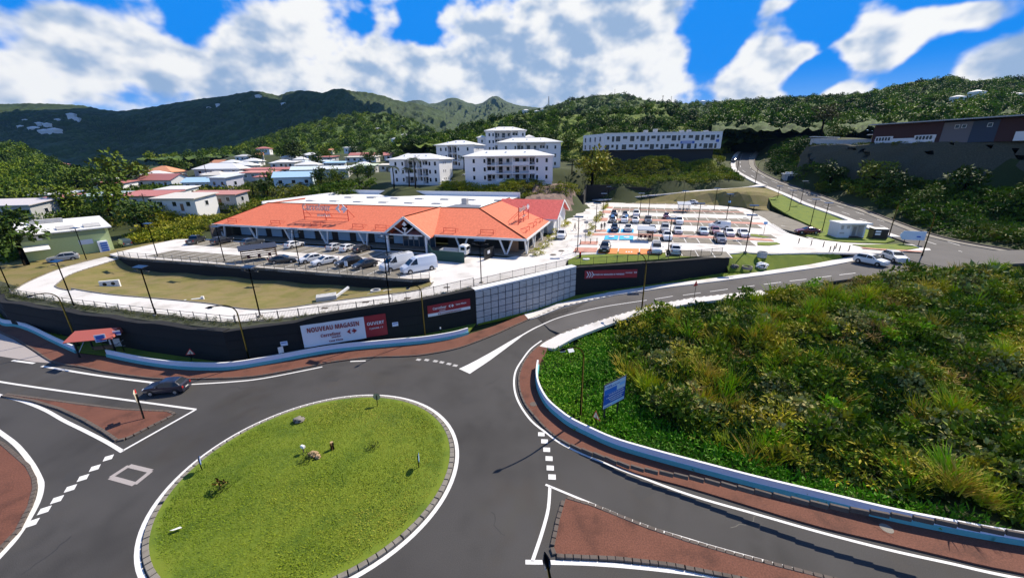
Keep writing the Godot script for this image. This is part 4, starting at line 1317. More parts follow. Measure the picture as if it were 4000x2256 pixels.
func bay_row(parent: Node3D, u0: float, u1: float, v0: float, v1: float, y: float, lift: float, n: int, _right := false) -> void:
	bay_quad(parent, "bay_surface", u0, u1, v0, v1, y, lift + 0.008, M.stall)
	for i in n + 1:
		var u := lerpf(u0, u1, float(i) / n)
		bay_quad(parent, "bay_line", u - 0.07, u + 0.07, v0 + 0.1, v1 - 0.1, y, lift + 0.014, M.paint)


func arrow_mark(parent: Node3D, at: Vector3, turn: float) -> void:
	var m := MB.new()
	m.b = Transform3D(Basis(Vector3.UP, turn), Vector3(at.x, plat(at.x, at.z) + 0.018, at.z))
	m.quad(Vector3(-0.12, 0, 1.6), Vector3(-0.12, 0, -0.3), Vector3(0.12, 0, -0.3), Vector3(0.12, 0, 1.6))
	m.tri(Vector3(-0.5, 0, -0.3), Vector3(0, 0, -1.6), Vector3(0.5, 0, -0.3))
	part("lane_arrow", m, M.paint, parent)


# ------------------------------------------------------------------ lettering
var fonts := {}


func letters(txt: String, height: float, depth: float, serif := false, bold := true) -> Mesh:
	var key := "%s|%s|%s|%s|%s" % [txt, height, depth, serif, bold]
	if mesh_cache.has(key):
		return mesh_cache[key]
	var f := SystemFont.new()
	f.font_names = PackedStringArray(["Droid Serif" if serif else "Droid Sans"])
	f.font_weight = 700 if bold else 400
	var t := TextMesh.new()
	t.text = txt
	t.font = f
	t.font_size = 64
	t.pixel_size = height / 46.0
	t.depth = depth
	t.curve_step = 2.0
	mesh_cache[key] = t
	return t


func word(parent: Node3D, txt: String, wide: float, high: float, at: Vector3, mat: Material, serif := false, depth := 0.03) -> void:   # lettering fitted to a width and a cap height
	var t := letters(txt, 1.0, 1.0, serif)
	var b := t.get_aabb()
	var o := part("lettering", t, mat, parent)
	o.scale = Vector3(wide / b.size.x, high / b.size.y, depth)
	o.position = at - Vector3(b.get_center().x * o.scale.x, b.get_center().y * o.scale.y, 0)


# the shop's emblem: two facing arrow shapes with a letter cut between them
func emblem(s: float, depth: float) -> Array[MB]:
	var a := MB.new()
	var b := MB.new()
	var left := PackedVector2Array([Vector2(-0.95, 0.0), Vector2(-0.32, -0.55), Vector2(-0.26, -0.42), Vector2(-0.42, 0.0), Vector2(-0.26, 0.42), Vector2(-0.32, 0.55)])
	var right := PackedVector2Array([Vector2(0.95, 0.0), Vector2(0.30, 0.55), Vector2(0.22, 0.40), Vector2(0.40, 0.22), Vector2(0.12, 0.20), Vector2(-0.02, 0.0), Vector2(0.12, -0.20), Vector2(0.40, -0.22), Vector2(0.22, -0.40), Vector2(0.30, -0.55)])
	for k in 2:
		var m := a if k == 0 else b
		m.b = Transform3D(Basis(Vector3.RIGHT, PI / 2).scaled(Vector3.ONE), Vector3.ZERO)
		var p := PackedVector2Array()
		for q in (left if k == 0 else right):
			p.append(q * s)
		m.prism(p, -depth * 0.5, depth * 0.5)
	return [a, b]


func put(o: MeshInstance3D, at: Vector3, turn := Vector3.ZERO) -> MeshInstance3D:
	o.position = at
	o.rotation = turn
	return o


# ------------------------------------------------------------------ the shop
func make_shop() -> void:
	var tiles := roof_tiles(lin(0.58, 0.135, 0.062), lin(0.73, 0.185, 0.09), 5.4, 3)
	var o := thing("supermarket", O, TURN, "long white-columned supermarket under a coral tiled roof with a gabled porch", "supermarket")
	var e := 8.5          # eaves
	var t := 12.0         # top of the tiled slopes
	# front slope, with the gable's valley left out
	var m := MB.new()
	var th := 0.22
	var front: Array = [Vector3(-76.5, e, 0.6), Vector3(-73.2, t, -13), Vector3(-23.3, t, -13), Vector3(-28.3, e, 0.6)]
	m.quad(front[0], front[1], front[2], front[3])
	m.quad(Vector3(-18.3, e, 0.6), Vector3(-23.3, t, -13), Vector3(-14, t, -13), Vector3(0.3, e, 0.6))
	m.quad(Vector3(-76.5, e - th, 0.6), Vector3(-28.3, e - th, 0.6), Vector3(-23.3, t - th, -13), Vector3(-73.2, t - th, -13))
	m.quad(Vector3(-18.3, e - th, 0.6), Vector3(0.3, e - th, 0.6), Vector3(-14, t - th, -13), Vector3(-23.3, t - th, -13))
	part("front_roof", m, tiles, o)
	m = MB.new()
	m.quad(Vector3(0.5, e, 0.6), Vector3(-13.9, t, -13.1), Vector3(-13.9, t, -36), Vector3(0.5, e, -22.6))
	m.quad(Vector3(0.5, e - th, 0.6), Vector3(0.5, e - th, -22.6), Vector3(-13.9, t - th, -36), Vector3(-13.9, t - th, -13.1))
	part("side_roof", m, tiles, o)
	m = MB.new()
	m.quad(Vector3(-76.5, e, 0.6), Vector3(-76.7, e, -26), Vector3(-73.4, t, -26), Vector3(-73.3, t, -13))
	part("side_roof", m, tiles, o)
	# entrance gable
	m = MB.new()
	var gz := 2.8
	m.quad(Vector3(-23.3, 12.1, gz), Vector3(-28.6, 8.35, gz), Vector3(-28.4, 8.5, 0.4), Vector3(-23.3, 12.1, -13))
	m.quad(Vector3(-18.0, 8.35, gz), Vector3(-23.3, 12.1, gz), Vector3(-23.3, 12.1, -13), Vector3(-18.2, 8.5, 0.4))
	m.quad(Vector3(-23.3, 11.9, gz), Vector3(-23.3, 11.9, -11), Vector3(-28.4, 8.3, 0.4), Vector3(-28.6, 8.15, gz))
	m.quad(Vector3(-18.0, 8.15, gz), Vector3(-18.2, 8.3, 0.4), Vector3(-23.3, 11.9, -11), Vector3(-23.3, 11.9, gz))
	part("gable_roof", m, tiles, o)
	m = MB.new()
	m.bar(Vector3(-28.7, 8.2, gz + 0.08), Vector3(-23.3, 12.02, gz + 0.08), 0.14, 0.42)
	m.bar(Vector3(-17.9, 8.2, gz + 0.08), Vector3(-23.3, 12.02, gz + 0.085), 0.14, 0.42)
	part("bargeboard", m, M.white, o)
	m = MB.new()
	m.bar(Vector3(-27.0, 8.6, gz - 0.1), Vector3(-19.6, 8.6, gz - 0.1), 0.16, 0.22)
	m.bar(Vector3(-23.3, 8.7, gz - 0.1), Vector3(-23.3, 10.0, gz - 0.1), 0.2, 0.2)
	m.bar(Vector3(-23.3, 8.75, gz - 0.1), Vector3(-26.0, 10.3, gz - 0.1), 0.15, 0.2)
	m.bar(Vector3(-23.3, 8.75, gz - 0.1), Vector3(-21.5, 10.1, gz - 0.1), 0.15, 0.2)
	part("gable_truss", m, M.white, o)
	for k in 2:
		var q: MB = emblem(0.95, 0.16)[k]
		put(part("porch_emblem", q, M.white, o), Vector3(-23.2, 10.35, gz + 0.05), Vector3(0, 0, PI / 2))
	# ridge and hip caps
	m = MB.new()
	for s in [[Vector3(0.4, e + 0.05, 0.6), Vector3(-13.9, t + 0.05, -13.05)], [Vector3(-13.9, t + 0.05, -13.0), Vector3(-13.9, t + 0.05, -36)], [Vector3(-76.5, e + 0.05, 0.6), Vector3(-73.25, t + 0.05, -13)], [Vector3(-23.3, 12.12, gz), Vector3(-23.3, 12.12, -13)], [Vector3(-73.3, t + 0.03, -13), Vector3(-13.9, t + 0.03, -13)]]:
		m.tube(s[0], s[1], 0.11, 0.11, 6)
	part("ridge_caps", m, tiles, o)
	# rear wing with its own gable roof
	m = MB.new()
	var ax := 2.3
	m.quad(Vector3(-14, 12.45, -29.6), Vector3(ax, 12.45, -29.6), Vector3(ax, 8.9, -20.8), Vector3(-14, 8.9, -20.8))
	m.quad(Vector3(ax, 12.45, -29.6), Vector3(-14, 12.45, -29.6), Vector3(-14, 8.9, -38.6), Vector3(ax, 8.9, -38.6))
	part("wing_roof", m, roof_tiles(lin(0.50, 0.07, 0.06), lin(0.62, 0.10, 0.085), 5.4, 4), o)
	m = MB.new()
	m.quad(Vector3(ax, 8.7, -20.8), Vector3(ax, 8.95, -20.75), Vector3(-14, 8.95, -20.75), Vector3(-14, 8.7, -20.8))
	m.bar(Vector3(ax + 0.03, 8.85, -20.8), Vector3(ax + 0.03, 12.42, -29.6), 0.12, 0.34)
	m.bar(Vector3(ax + 0.03, 8.85, -38.6), Vector3(ax + 0.03, 12.42, -29.6), 0.12, 0.34)
	m.box(Vector3(-4, 8.66, -20.85), Vector3(12.5, 0.3, 0.15))
	part("wing_fascia", m, M.white, o)
	m = MB.new()
	m.quad(Vector3(1.2, 5.2, -38), Vector3(1.2, 8.9, -38), Vector3(1.2, 8.9, -21.6), Vector3(1.2, 5.2, -21.6))
	m.tri(Vector3(1.2, 8.9, -38.4), Vector3(1.2, 12.3, -29.6), Vector3(1.2, 8.9, -21.0))
	m.quad(Vector3(-12, 5.2, -21.6), Vector3(-12, 8.9, -21.6), Vector3(1.2, 8.9, -21.6), Vector3(1.2, 5.2, -21.6))
	part("wing_wall", m, M.white_wall, o)
	for z in [-22.2, -25.4]:
		m = MB.new()
		m.box(Vector3(2.0, 7.0, z), Vector3(0.35, 3.5, 0.35))
		part("wing_post", m, M.white, o)
	# the flat white roof behind, its parapets, skylights and plant
	m = MB.new()
	m.quad(Vector3(-76.2, 11.3, -46), Vector3(-14.1, 11.3, -46), Vector3(-14.1, 11.7, -13.2), Vector3(-76.2, 11.7, -13.2))
	part("flat_roof", m, M.white_roof, o)
	m = MB.new()
	m.box(Vector3(-45, 11.75, -46.2), Vector3(62.4, 1.7, 0.3))
	m.box(Vector3(-76.3, 11.6, -30), Vector3(0.3, 1.2, 32.6))
	part("parapet", m, M.white_wall, o)
	for i in 7:
		m = MB.new()
		m.box(Vector3(-68 + i * 7.8, 11.62, -22 - (i % 2) * 0.2), Vector3(2.4, 0.5, 1.3), 0.1)
		part("skylight", m, M.grey_wall, o)
	for i in 7:
		m = MB.new()
		m.box(Vector3(-64 + i * 8.0, 11.55, -33), Vector3(2.4, 0.5, 1.3), 0.1)
		part("skylight", m, M.grey_wall, o)
	m = MB.new()
	m.box(Vector3(-20.5, 12.2, -20.5), Vector3(1.3, 2.2, 1.3), 0.05)
	part("roof_vent", m, M.steel, o)
	m = MB.new()
	m.fan([Vector3(-23.5, 11.75, -13.4), Vector3(-20.8, 12.4, -16.0), Vector3(-14.4, 12.4, -16.0), Vector3(-14.4, 11.75, -13.4)])
	part("grey_roof_slope", m, M.steel, o)
	# walls: a dark front with pale-blue panels
	m = MB.new()
	m.box(Vector3(-51.6, 7.0, -2.9), Vector3(47.4, 3.6, 0.3))
	m.box(Vector3(-75.2, 7.0, -25), Vector3(0.3, 3.6, 41))
	part("shop_wall", m, M.dark, o)
	m = MB.new()
	m.box(Vector3(-9.5, 7.0, -4.4), Vector3(16.4, 3.6, 0.3))
	m.box(Vector3(-1.4, 7.0, -13.0), Vector3(0.3, 3.6, 17.4))
	part("shop_wall", m, M.dark, o)
	var panel := MB.new()
	panel.box(Vector3.ZERO, Vector3(3.0, 2.7, 0.12), 0.02)
	var pm := panel.mesh()
	for i in 10:
		put(part("window_panel", pm, M.panel_blue, o), Vector3(-70.5 + i * 4.72, 6.95, -2.66))
	m = MB.new()
	for i in 10:
		m.box(Vector3(-70.5 + i * 4.72, 5.5, -2.7), Vector3(4.2, 0.3, 0.14))
	part("plinth", m, M.dark, o)
	m = MB.new()
	m.box(Vector3(-75.0, 6.9, 0.0), Vector3(0.35, 3.3, 4.8))
	part("stone_end_wall", m, M.kerb_dark, o)
	# soffit, fascia, gutter
	m = MB.new()
	m.quad(Vector3(-76.3, 8.32, 0.5), Vector3(0.2, 8.32, 0.5), Vector3(-1.2, 8.33, -4.6), Vector3(-75.2, 8.33, -4.61))
	m.quad(Vector3(0.3, 8.34, 0.4), Vector3(0.3, 8.34, -22.5), Vector3(-1.5, 8.35, -22.5), Vector3(-1.5, 8.35, -4.0))
	part("soffit", m, M.white_wall, o)
	m = MB.new()
	m.box(Vector3(-52.4, 8.36, 0.66), Vector3(48.2, 0.4, 0.14))
	m.box(Vector3(-8.8, 8.36, 0.66), Vector3(18.5, 0.4, 0.14))
	m.box(Vector3(0.56, 8.36, -11.0), Vector3(0.14, 0.4, 23.2))
	part("fascia", m, M.white, o)
	# slanted twin posts
	var vee := MB.new()
	vee.bar(Vector3(-0.15, 0, 0), Vector3(-1.5, 3.0, 0), 0.28, 0.28)
	vee.bar(Vector3(0.15, 0, 0.01), Vector3(0.75, 3.0, 0.01), 0.28, 0.28)
	var vmesh := vee.mesh()
	for u in [-74.2, -64.3, -54.2, -44.6, -34.6]:
		put(part("slanted_post", vmesh, M.white, o), Vector3(u, 5.25, 0.1))
	var vee2 := MB.new()
	vee2.bar(Vector3(-0.12, 0, 0), Vector3(-1.3, 3.0, 0), 0.28, 0.28)
	vee2.bar(Vector3(0.12, 0, 0.01), Vector3(1.3, 3.0, 0.01), 0.28, 0.28)
	var v2 := vee2.mesh()
	for u in [-12.6, -3.6]:
		put(part("slanted_post", v2, M.white, o), Vector3(u, 5.25, 0.1))
	for v in [1.4, 7.0, 14.2, 21.0]:
		put(part("slanted_post", v2, M.white, o), Vector3(0.05, 5.3, -v), Vector3(0, PI / 2, 0))
	for u in [-27.6, -19.0]:
		m = MB.new()
		m.box(Vector3(u, 6.8, gz - 0.4), Vector3(0.4, 3.2, 0.4))
		part("porch_post", m, M.white, o)
	# entrance glass
	for i in 6:
		m = MB.new()
		m.box(Vector3(-26.4 + i * 1.25, 6.7, -2.2), Vector3(1.12, 2.9, 0.08))
		var g := part("entrance_pane", m, M.glass_blue, o)
		if i in [1, 2, 4]:
			m = MB.new()
			m.box(Vector3(-26.4 + i * 1.25, 7.1, -2.14), Vector3(0.85, 0.8, 0.03))
			part("door_poster", m, M.sign_white, g)
	m = MB.new()
	for i in 7:
		m.box(Vector3(-27.02 + i * 1.25, 6.8, -2.2), Vector3(0.1, 3.1, 0.14))
	m.box(Vector3(-23.3, 8.3, -2.2), Vector3(7.8, 0.14, 0.15))
	part("entrance_frame", m, M.steel, o)
	m = MB.new()
	m.box(Vector3(-2.6, 6.9, -1.6), Vector3(1.8, 2.6, 0.2))
	part("wall_poster", m, M.wood, o)
	m = MB.new()
	m.box(Vector3(-37.0, 5.2, -1.8), Vector3(75.0, 0.26, 4.6))
	m.box(Vector3(-0.2, 5.24, -12.0), Vector3(3.0, 0.26, 20.0))
	part("terrace", m, M.kerb, o)
	# little guard frames along the eaves
	for u in [-71.5, -58.6, -47.4, -36.6, -31.0, -15.4, -7.6]:
		m = MB.new()
		var y := 8.95
		for s in [-1.3, 1.3]:
			m.bar(Vector3(u + s, y - 0.25, -0.6), Vector3(u + s, y + 0.75, -0.6), 0.07, 0.07)
			m.bar(Vector3(u + s, y + 0.75, -0.6), Vector3(u + s, y + 0.35, -2.0), 0.06, 0.06)
		m.bar(Vector3(u - 1.3, y + 0.75, -0.6), Vector3(u + 1.3, y + 0.75, -0.6), 0.07, 0.07)
		m.bar(Vector3(u - 1.3, y + 0.25, -0.6), Vector3(u + 1.3, y + 0.25, -0.6), 0.07, 0.07)
		part("eaves_guard", m, M.roof_red_rail, o)
	for v in [5.0, 11.0, 17.0]:
		m = MB.new()
		for s in [-1.3, 1.3]:
			m.bar(Vector3(-0.7, 8.7, -v + s), Vector3(-0.7, 9.7, -v + s), 0.07, 0.07)
			m.bar(Vector3(-0.7, 9.7, -v + s), Vector3(-2.2, 9.3, -v), 0.06, 0.06)
		m.bar(Vector3(-0.7, 9.7, -v - 1.3), Vector3(-0.7, 9.7, -v + 1.3), 0.07, 0.07)
		m.bar(Vector3(-0.7, 9.2, -v - 1.3), Vector3(-0.7, 9.2, -v + 1.3), 0.07, 0.07)
		part("eaves_guard", m, M.roof_red_rail, o)
	roof_sign(Vector3(-47.5, 0, -4.0), 0.0, 12.0, "large white lettered roof sign on red frame above the shop front", 9.6)
	roof_sign(Vector3(-3.6, 0, -12.6), PI / 2, 8.0, "white lettered roof sign on the right-hand slope facing the car park", 9.6)
	# the low grey plant roof behind with cooling units
	var pr := thing("plant_building", store_at(-46.0, 58.0, 0.0), TURN, "low grey plant building with white cooling units behind the white roof", "building")
	m = MB.new()
	m.box(Vector3(0, 9.0, 0), Vector3(14.0, 7.4, 7.0))
	part("wall", m, M.grey_wall, pr)
	m = MB.new()
	m.box(Vector3(0.4, 12.85, 0.3), Vector3(16.0, 0.25, 8.6), 0.05)
	part("roof", m, M.kerb, pr)
	for i in 4:
		m = MB.new()
		m.box(Vector3(-3.4 + i * 2.1, 14.1, -0.6 - (i % 2) * 0.5), Vector3(1.7, 2.2, 1.5), 0.06)
		var cu := part("cooling_unit", m, M.white, pr)
		m = MB.new()
		m.box(Vector3(-3.4 + i * 2.1, 14.2, 0.2 - (i % 2) * 0.5), Vector3(1.3, 1.5, 0.06))
		part("grille", m, M.kerb_dark, cu)


func roof_sign(at: Vector3, turn: float, wide: float, label: String, y: float) -> void:
	var o := thing("roof_sign", O + U * at.x - V * at.z + Vector3.UP * y, TURN + turn, label, "roof sign", "lettered signs on the shop roof")
	var m := MB.new()
	var w := wide * 0.5
	for h in [0.6, 1.5, 2.5, 3.3]:
		m.bar(Vector3(-w, h, 0), Vector3(w, h, 0), 0.09, 0.09)
	for x in [-w, 0.0, w]:
		m.bar(Vector3(x, -0.6, 0), Vector3(x, 3.4, 0), 0.12, 0.12)
		m.bar(Vector3(x, 2.6, 0), Vector3(x, 0.5, -2.2), 0.08, 0.08)
	part("support_frame", m, M.roof_red_rail, o)
	var k := wide / 12.0
	word(o, "Carrefour", 7.6 * k, 1.5 * k, Vector3(-2.1 * k, 2.9, 0.14), M.letter, true, 0.14)
	word(o, "market", 3.6 * k, 0.75 * k, Vector3(-0.4 * k, 1.25, 0.14), M.letter, true, 0.12)
	var q := emblem(1.65 * k, 0.14)
	put(part("emblem", q[0], M.white, o), Vector3(4.6 * k, 2.7, 0.14))
	put(part("emblem", q[1], M.sign_white, o), Vector3(4.6 * k, 2.7, 0.14))


# ------------------------------------------------------------------ banners on the walls
func banner(a: Vector2, b: Vector2, y0: float, y1: float, label: String, sag := 0.0) -> Array:
	var d := b - a
	var o := thing("banner", Vector3((a.x + b.x) * 0.5, (y0 + y1) * 0.5, (a.y + b.y) * 0.5), atan2(-d.y, d.x), label, "banner")
	return [o, d.length(), y1 - y0]


func cloth(o: Node3D, x0: float, x1: float, y0: float, y1: float, mat: Material, called := "sheet", wave := 0.03) -> void:
	var m := MB.new()
	var n := 14
	for i in n:
		var p := lerpf(x0, x1, float(i) / n)
		var q := lerpf(x0, x1, float(i + 1) / n)
		for j in 4:
			var r := lerpf(y0, y1, j / 4.0)
			var s := lerpf(y0, y1, (j + 1) / 4.0)
			m.quad(Vector3(p, r, wave * sin(p * 2.3 + r)), Vector3(p, s, wave * sin(p * 2.3 + s)), Vector3(q, s, wave * sin(q * 2.3 + s)), Vector3(q, r, wave * sin(q * 2.3 + r)))
	part(called, m, mat, o)


func wall_pt(x: float, off := 0.12) -> Vector2:
	var d := (Vector2(x + 0.5, wall_z(x + 0.5)) - Vector2(x - 0.5, wall_z(x - 0.5))).normalized()
	return Vector2(x, wall_z(x)) + Vector2(-d.y, d.x) * off


func make_banners() -> void:
	# white and dark red banner
	var b := banner(wall_pt(-25.6, 0.2), wall_pt(-16.4, 0.2), 0.95, 4.05, "wide white and dark red banner announcing the new shop on the black wall")
	var o: Node3D = b[0]
	var w: float = b[1] * 0.5
	cloth(o, -w, w * 0.46, -1.5, 1.45, M.banner_white, "white_sheet")
	cloth(o, w * 0.46, w, -1.45, 1.5, M.banner_red, "red_sheet")
	word(o, "NOUVEAU MAGASIN", w * 1.2, 0.62, Vector3(-w * 0.27, 0.72, 0.09), M.crimson)
	word(o, "Carrefour", w * 0.46, 0.46, Vector3(-w * 0.36, -0.2, 0.09), M.crimson, true)
	word(o, "market", w * 0.22, 0.2, Vector3(-w * 0.24, -0.62, 0.09), M.crimson, true)
	word(o, "Case Pilote", w * 0.32, 0.24, Vector3(-w * 0.26, -1.08, 0.09), M.crimson)
	var q := emblem(0.62, 0.03)
	put(part("emblem", q[0], M.crimson, o), Vector3(w * 0.14, -0.2, 0.09))
	put(part("emblem", q[1], M.crimson, o), Vector3(w * 0.14, -0.2, 0.09))
	word(o, "OUVERT", w * 0.42, 0.42, Vector3(w * 0.73, 0.42, 0.09), M.banner_white)
	word(o, "7 JOURS / 7", w * 0.34, 0.24, Vector3(w * 0.73, -0.3, 0.09), M.banner_white)
	b = banner(wall_pt(-11.4, 0.2), wall_pt(-6.0, 0.2), 2.6, 4.2, "small red and white banner near the grey panel wall")
	o = b[0]
	w = b[1] * 0.5
	cloth(o, -w, w, -0.38, 0.8, M.banner_red, "red_sheet")
	cloth(o, -w, w, -0.8, -0.38, M.banner_white, "white_sheet")
	word(o, "Carrefour", w * 0.62, 0.38, Vector3(-w * 0.46, 0.28, 0.08), M.banner_white, true)
	word(o, "market", w * 0.28, 0.16, Vector3(-w * 0.34, -0.14, 0.08), M.banner_white, true)
	word(o, "Case Pilote", w * 0.5, 0.24, Vector3(w * 0.55, 0.3, 0.08), M.sign_white)
	word(o, "PROCHAINEMENT", w * 1.1, 0.2, Vector3(0, -0.6, 0.08), M.crimson)
	for e in emblem(0.42, 0.03):
		put(part("emblem", e, M.banner_white, o), Vector3(w * 0.08, 0.24, 0.08))
	b = banner(wall_pt(11.9, 0.2), wall_pt(20.6, 0.2), 3.75, 5.15, "long dark red banner with white chevrons on the wall below the car park")
	o = b[0]
	w = b[1] * 0.5
	cloth(o, -w, w, -0.7, 0.7, M.banner_red)
	word(o, "ENTRÉE DU MAGASIN & PARKING", w * 1.2, 0.32, Vector3(-w * 0.1, 0, 0.08), M.banner_white)
	word(o, "Carrefour", w * 0.26, 0.24, Vector3(w * 0.68, 0.2, 0.08), M.banner_white, true)
	word(o, "Case Pilote", w * 0.24, 0.16, Vector3(w * 0.70, -0.28, 0.08), M.sign_red)
	for e in emblem(0.28, 0.03):
		put(part("emblem", e, M.banner_white, o), Vector3(w * 0.92, 0.2, 0.08))
	for k in 3:
		var m := MB.new()
		var x := -w * 0.94 + k * 0.4
		m.fan([Vector3(x, 0.5, 0.09), Vector3(x + 0.15, 0.5, 0.09), Vector3(x + 0.45, 0, 0.09), Vector3(x + 0.3, 0, 0.09)])
		m.fan([Vector3(x + 0.3, 0, 0.09), Vector3(x + 0.45, 0, 0.09), Vector3(x + 0.15, -0.5, 0.09), Vector3(x, -0.5, 0.09)])
		part("chevron", m, M.banner_white, o)
	for s in [[-27.6, 1.9, "small pale notice plate left of the white banner"], [-15.4, 2.3, "small pale notice plate right of the red banner half"]]:
		var p := wall_pt(s[0], 0.15)
		var m := MB.new()
		m.box(Vector3.ZERO, Vector3(0.75, 0.55, 0.05), 0.01)
		var pl := thing("notice_plate", Vector3(p.x, s[1], p.y), 0.35, s[2], "sign")
		part("plate", m, M.pale_blue, pl)
		m = MB.new()
		m.box(Vector3(0, 0.1, 0.03), Vector3(0.6, 0.1, 0.01))
		part("stripe", m, M.sign_blue, pl)


# ------------------------------------------------------------------ vehicles (nose along -z, wheels on y = 0)
const CAR := {
	"hatch": {"l": 4.05, "w": 1.76, "belt": 0.92, "top": [[-2.02, 0.60], [-1.85, 0.78], [-1.05, 0.97], [-0.95, 1.0], [-0.10, 1.42], [0.5, 1.48], [1.25, 1.42], [1.75, 1.10], [1.98, 0.98], [2.02, 0.70]], "ws": [-0.95, -0.12], "rw": [1.28, 1.74], "side": [-0.72, 1.42], "pillar": 0.35, "axle": [-1.25, 1.25]},
	"sedan": {"l": 4.5, "w": 1.80, "belt": 0.93, "top": [[-2.25, 0.58], [-2.05, 0.76], [-1.05, 0.95], [-0.90, 1.0], [0.0, 1.40], [0.6, 1.44], [1.1, 1.36], [1.75, 1.03], [2.15, 0.99], [2.25, 0.68]], "ws": [-0.90, -0.03], "rw": [1.14, 1.72], "side": [-0.66, 1.42], "pillar": 0.38, "axle": [-1.4, 1.35]},
	"suv": {"l": 4.4, "w": 1.86, "belt": 1.05, "top": [[-2.2, 0.70], [-2.05, 0.95], [-1.15, 1.10], [-1.0, 1.14], [-0.25, 1.60], [0.4, 1.67], [1.5, 1.62], [1.95, 1.22], [2.16, 1.08], [2.2, 0.75]], "ws": [-1.0, -0.27], "rw": [1.54, 1.95], "side": [-0.76, 1.72], "pillar": 0.30, "axle": [-1.35, 1.35]},
	"small_van": {"l": 4.5, "w": 1.84, "belt": 1.10, "top": [[-2.25, 0.70], [-2.1, 0.95], [-1.45, 1.15], [-1.3, 1.2], [-0.5, 1.72], [0.0, 1.80], [2.05, 1.80], [2.2, 1.4], [2.25, 0.8]], "ws": [-1.3, -0.52], "rw": [2.08, 2.18], "side": [-1.05, -0.02], "pillar": 9.0, "axle": [-1.4, 1.4]},
	"big_van": {"l": 5.9, "w": 2.05, "belt": 1.35, "top": [[-2.95, 0.75], [-2.8, 1.05], [-2.2, 1.32], [-2.05, 1.42], [-1.15, 2.15], [-0.7, 2.42], [0.0, 2.50], [2.75, 2.48], [2.9, 2.1], [2.95, 0.8]], "ws": [-2.05, -1.2], "rw": [2.80, 2.88], "side": [-1.75, -0.55], "pillar": 9.0, "axle": [-1.95, 1.75]},
	"pickup": {"l": 5.1, "w": 1.86, "belt": 1.08, "top": [[-2.55, 0.75], [-2.4, 1.0], [-1.4, 1.12], [-1.2, 1.16], [-0.5, 1.68], [0.0, 1.76], [0.75, 1.72], [1.0, 1.12], [1.05, 1.04], [2.5, 1.04], [2.55, 0.8]], "ws": [-1.2, -0.53], "rw": [0.78, 0.98], "side": [-0.96, 0.72], "pillar": 0.05, "axle": [-1.55, 1.5]},
}
var car_sets := {}
var paints := {}


func car_top(c: Dictionary, z: float) -> float:
	var t: Array = c.top
	for i in range(1, t.size()):
		if z <= t[i][0]:
			return lerpf(t[i - 1][1], t[i][1], (z - t[i - 1][0]) / (t[i][0] - t[i - 1][0]))
	return t[-1][1]


func car_half(c: Dictionary, z: float) -> float:
	var q: float = absf(z) / (float(c.l) * 0.5)
	return c.w * 0.5 * (1.0 - 0.13 * pow(q, 4.0))


func car_ring(c: Dictionary, z: float) -> PackedVector2Array:
	var w := car_half(c, z)
	var t := car_top(c, z)
	var b := minf(c.belt, t - 0.02)
	var lean := 0.42 if c.belt < 1.08 else 0.22
	var p := PackedVector2Array([Vector2(w * 0.86, 0.24), Vector2(w * 0.985, 0.36), Vector2(w, lerpf(0.36, b, 0.62)), Vector2(w * 0.965, b)])
	if t > c.belt + 0.06:
		p.append(Vector2(w * 0.965 - lean * (t - 0.07 - b), t - 0.07))
		p.append(Vector2((w * 0.965 - lean * (t - b)) * 0.80, t))
	else:
		p.append(Vector2(w * 0.90, t - 0.01))
		p.append(Vector2(w * 0.62, t + 0.015))
	return p


func car_side(c: Dictionary, z: float, y: float) -> Vector3:
	var r := car_ring(c, z)
	var k := clampf((y - r[3].y) / maxf(0.01, r[4].y - r[3].y), 0.0, 1.0)
	return Vector3(lerpf(r[3].x, r[4].x, k) + 0.012, y, z)


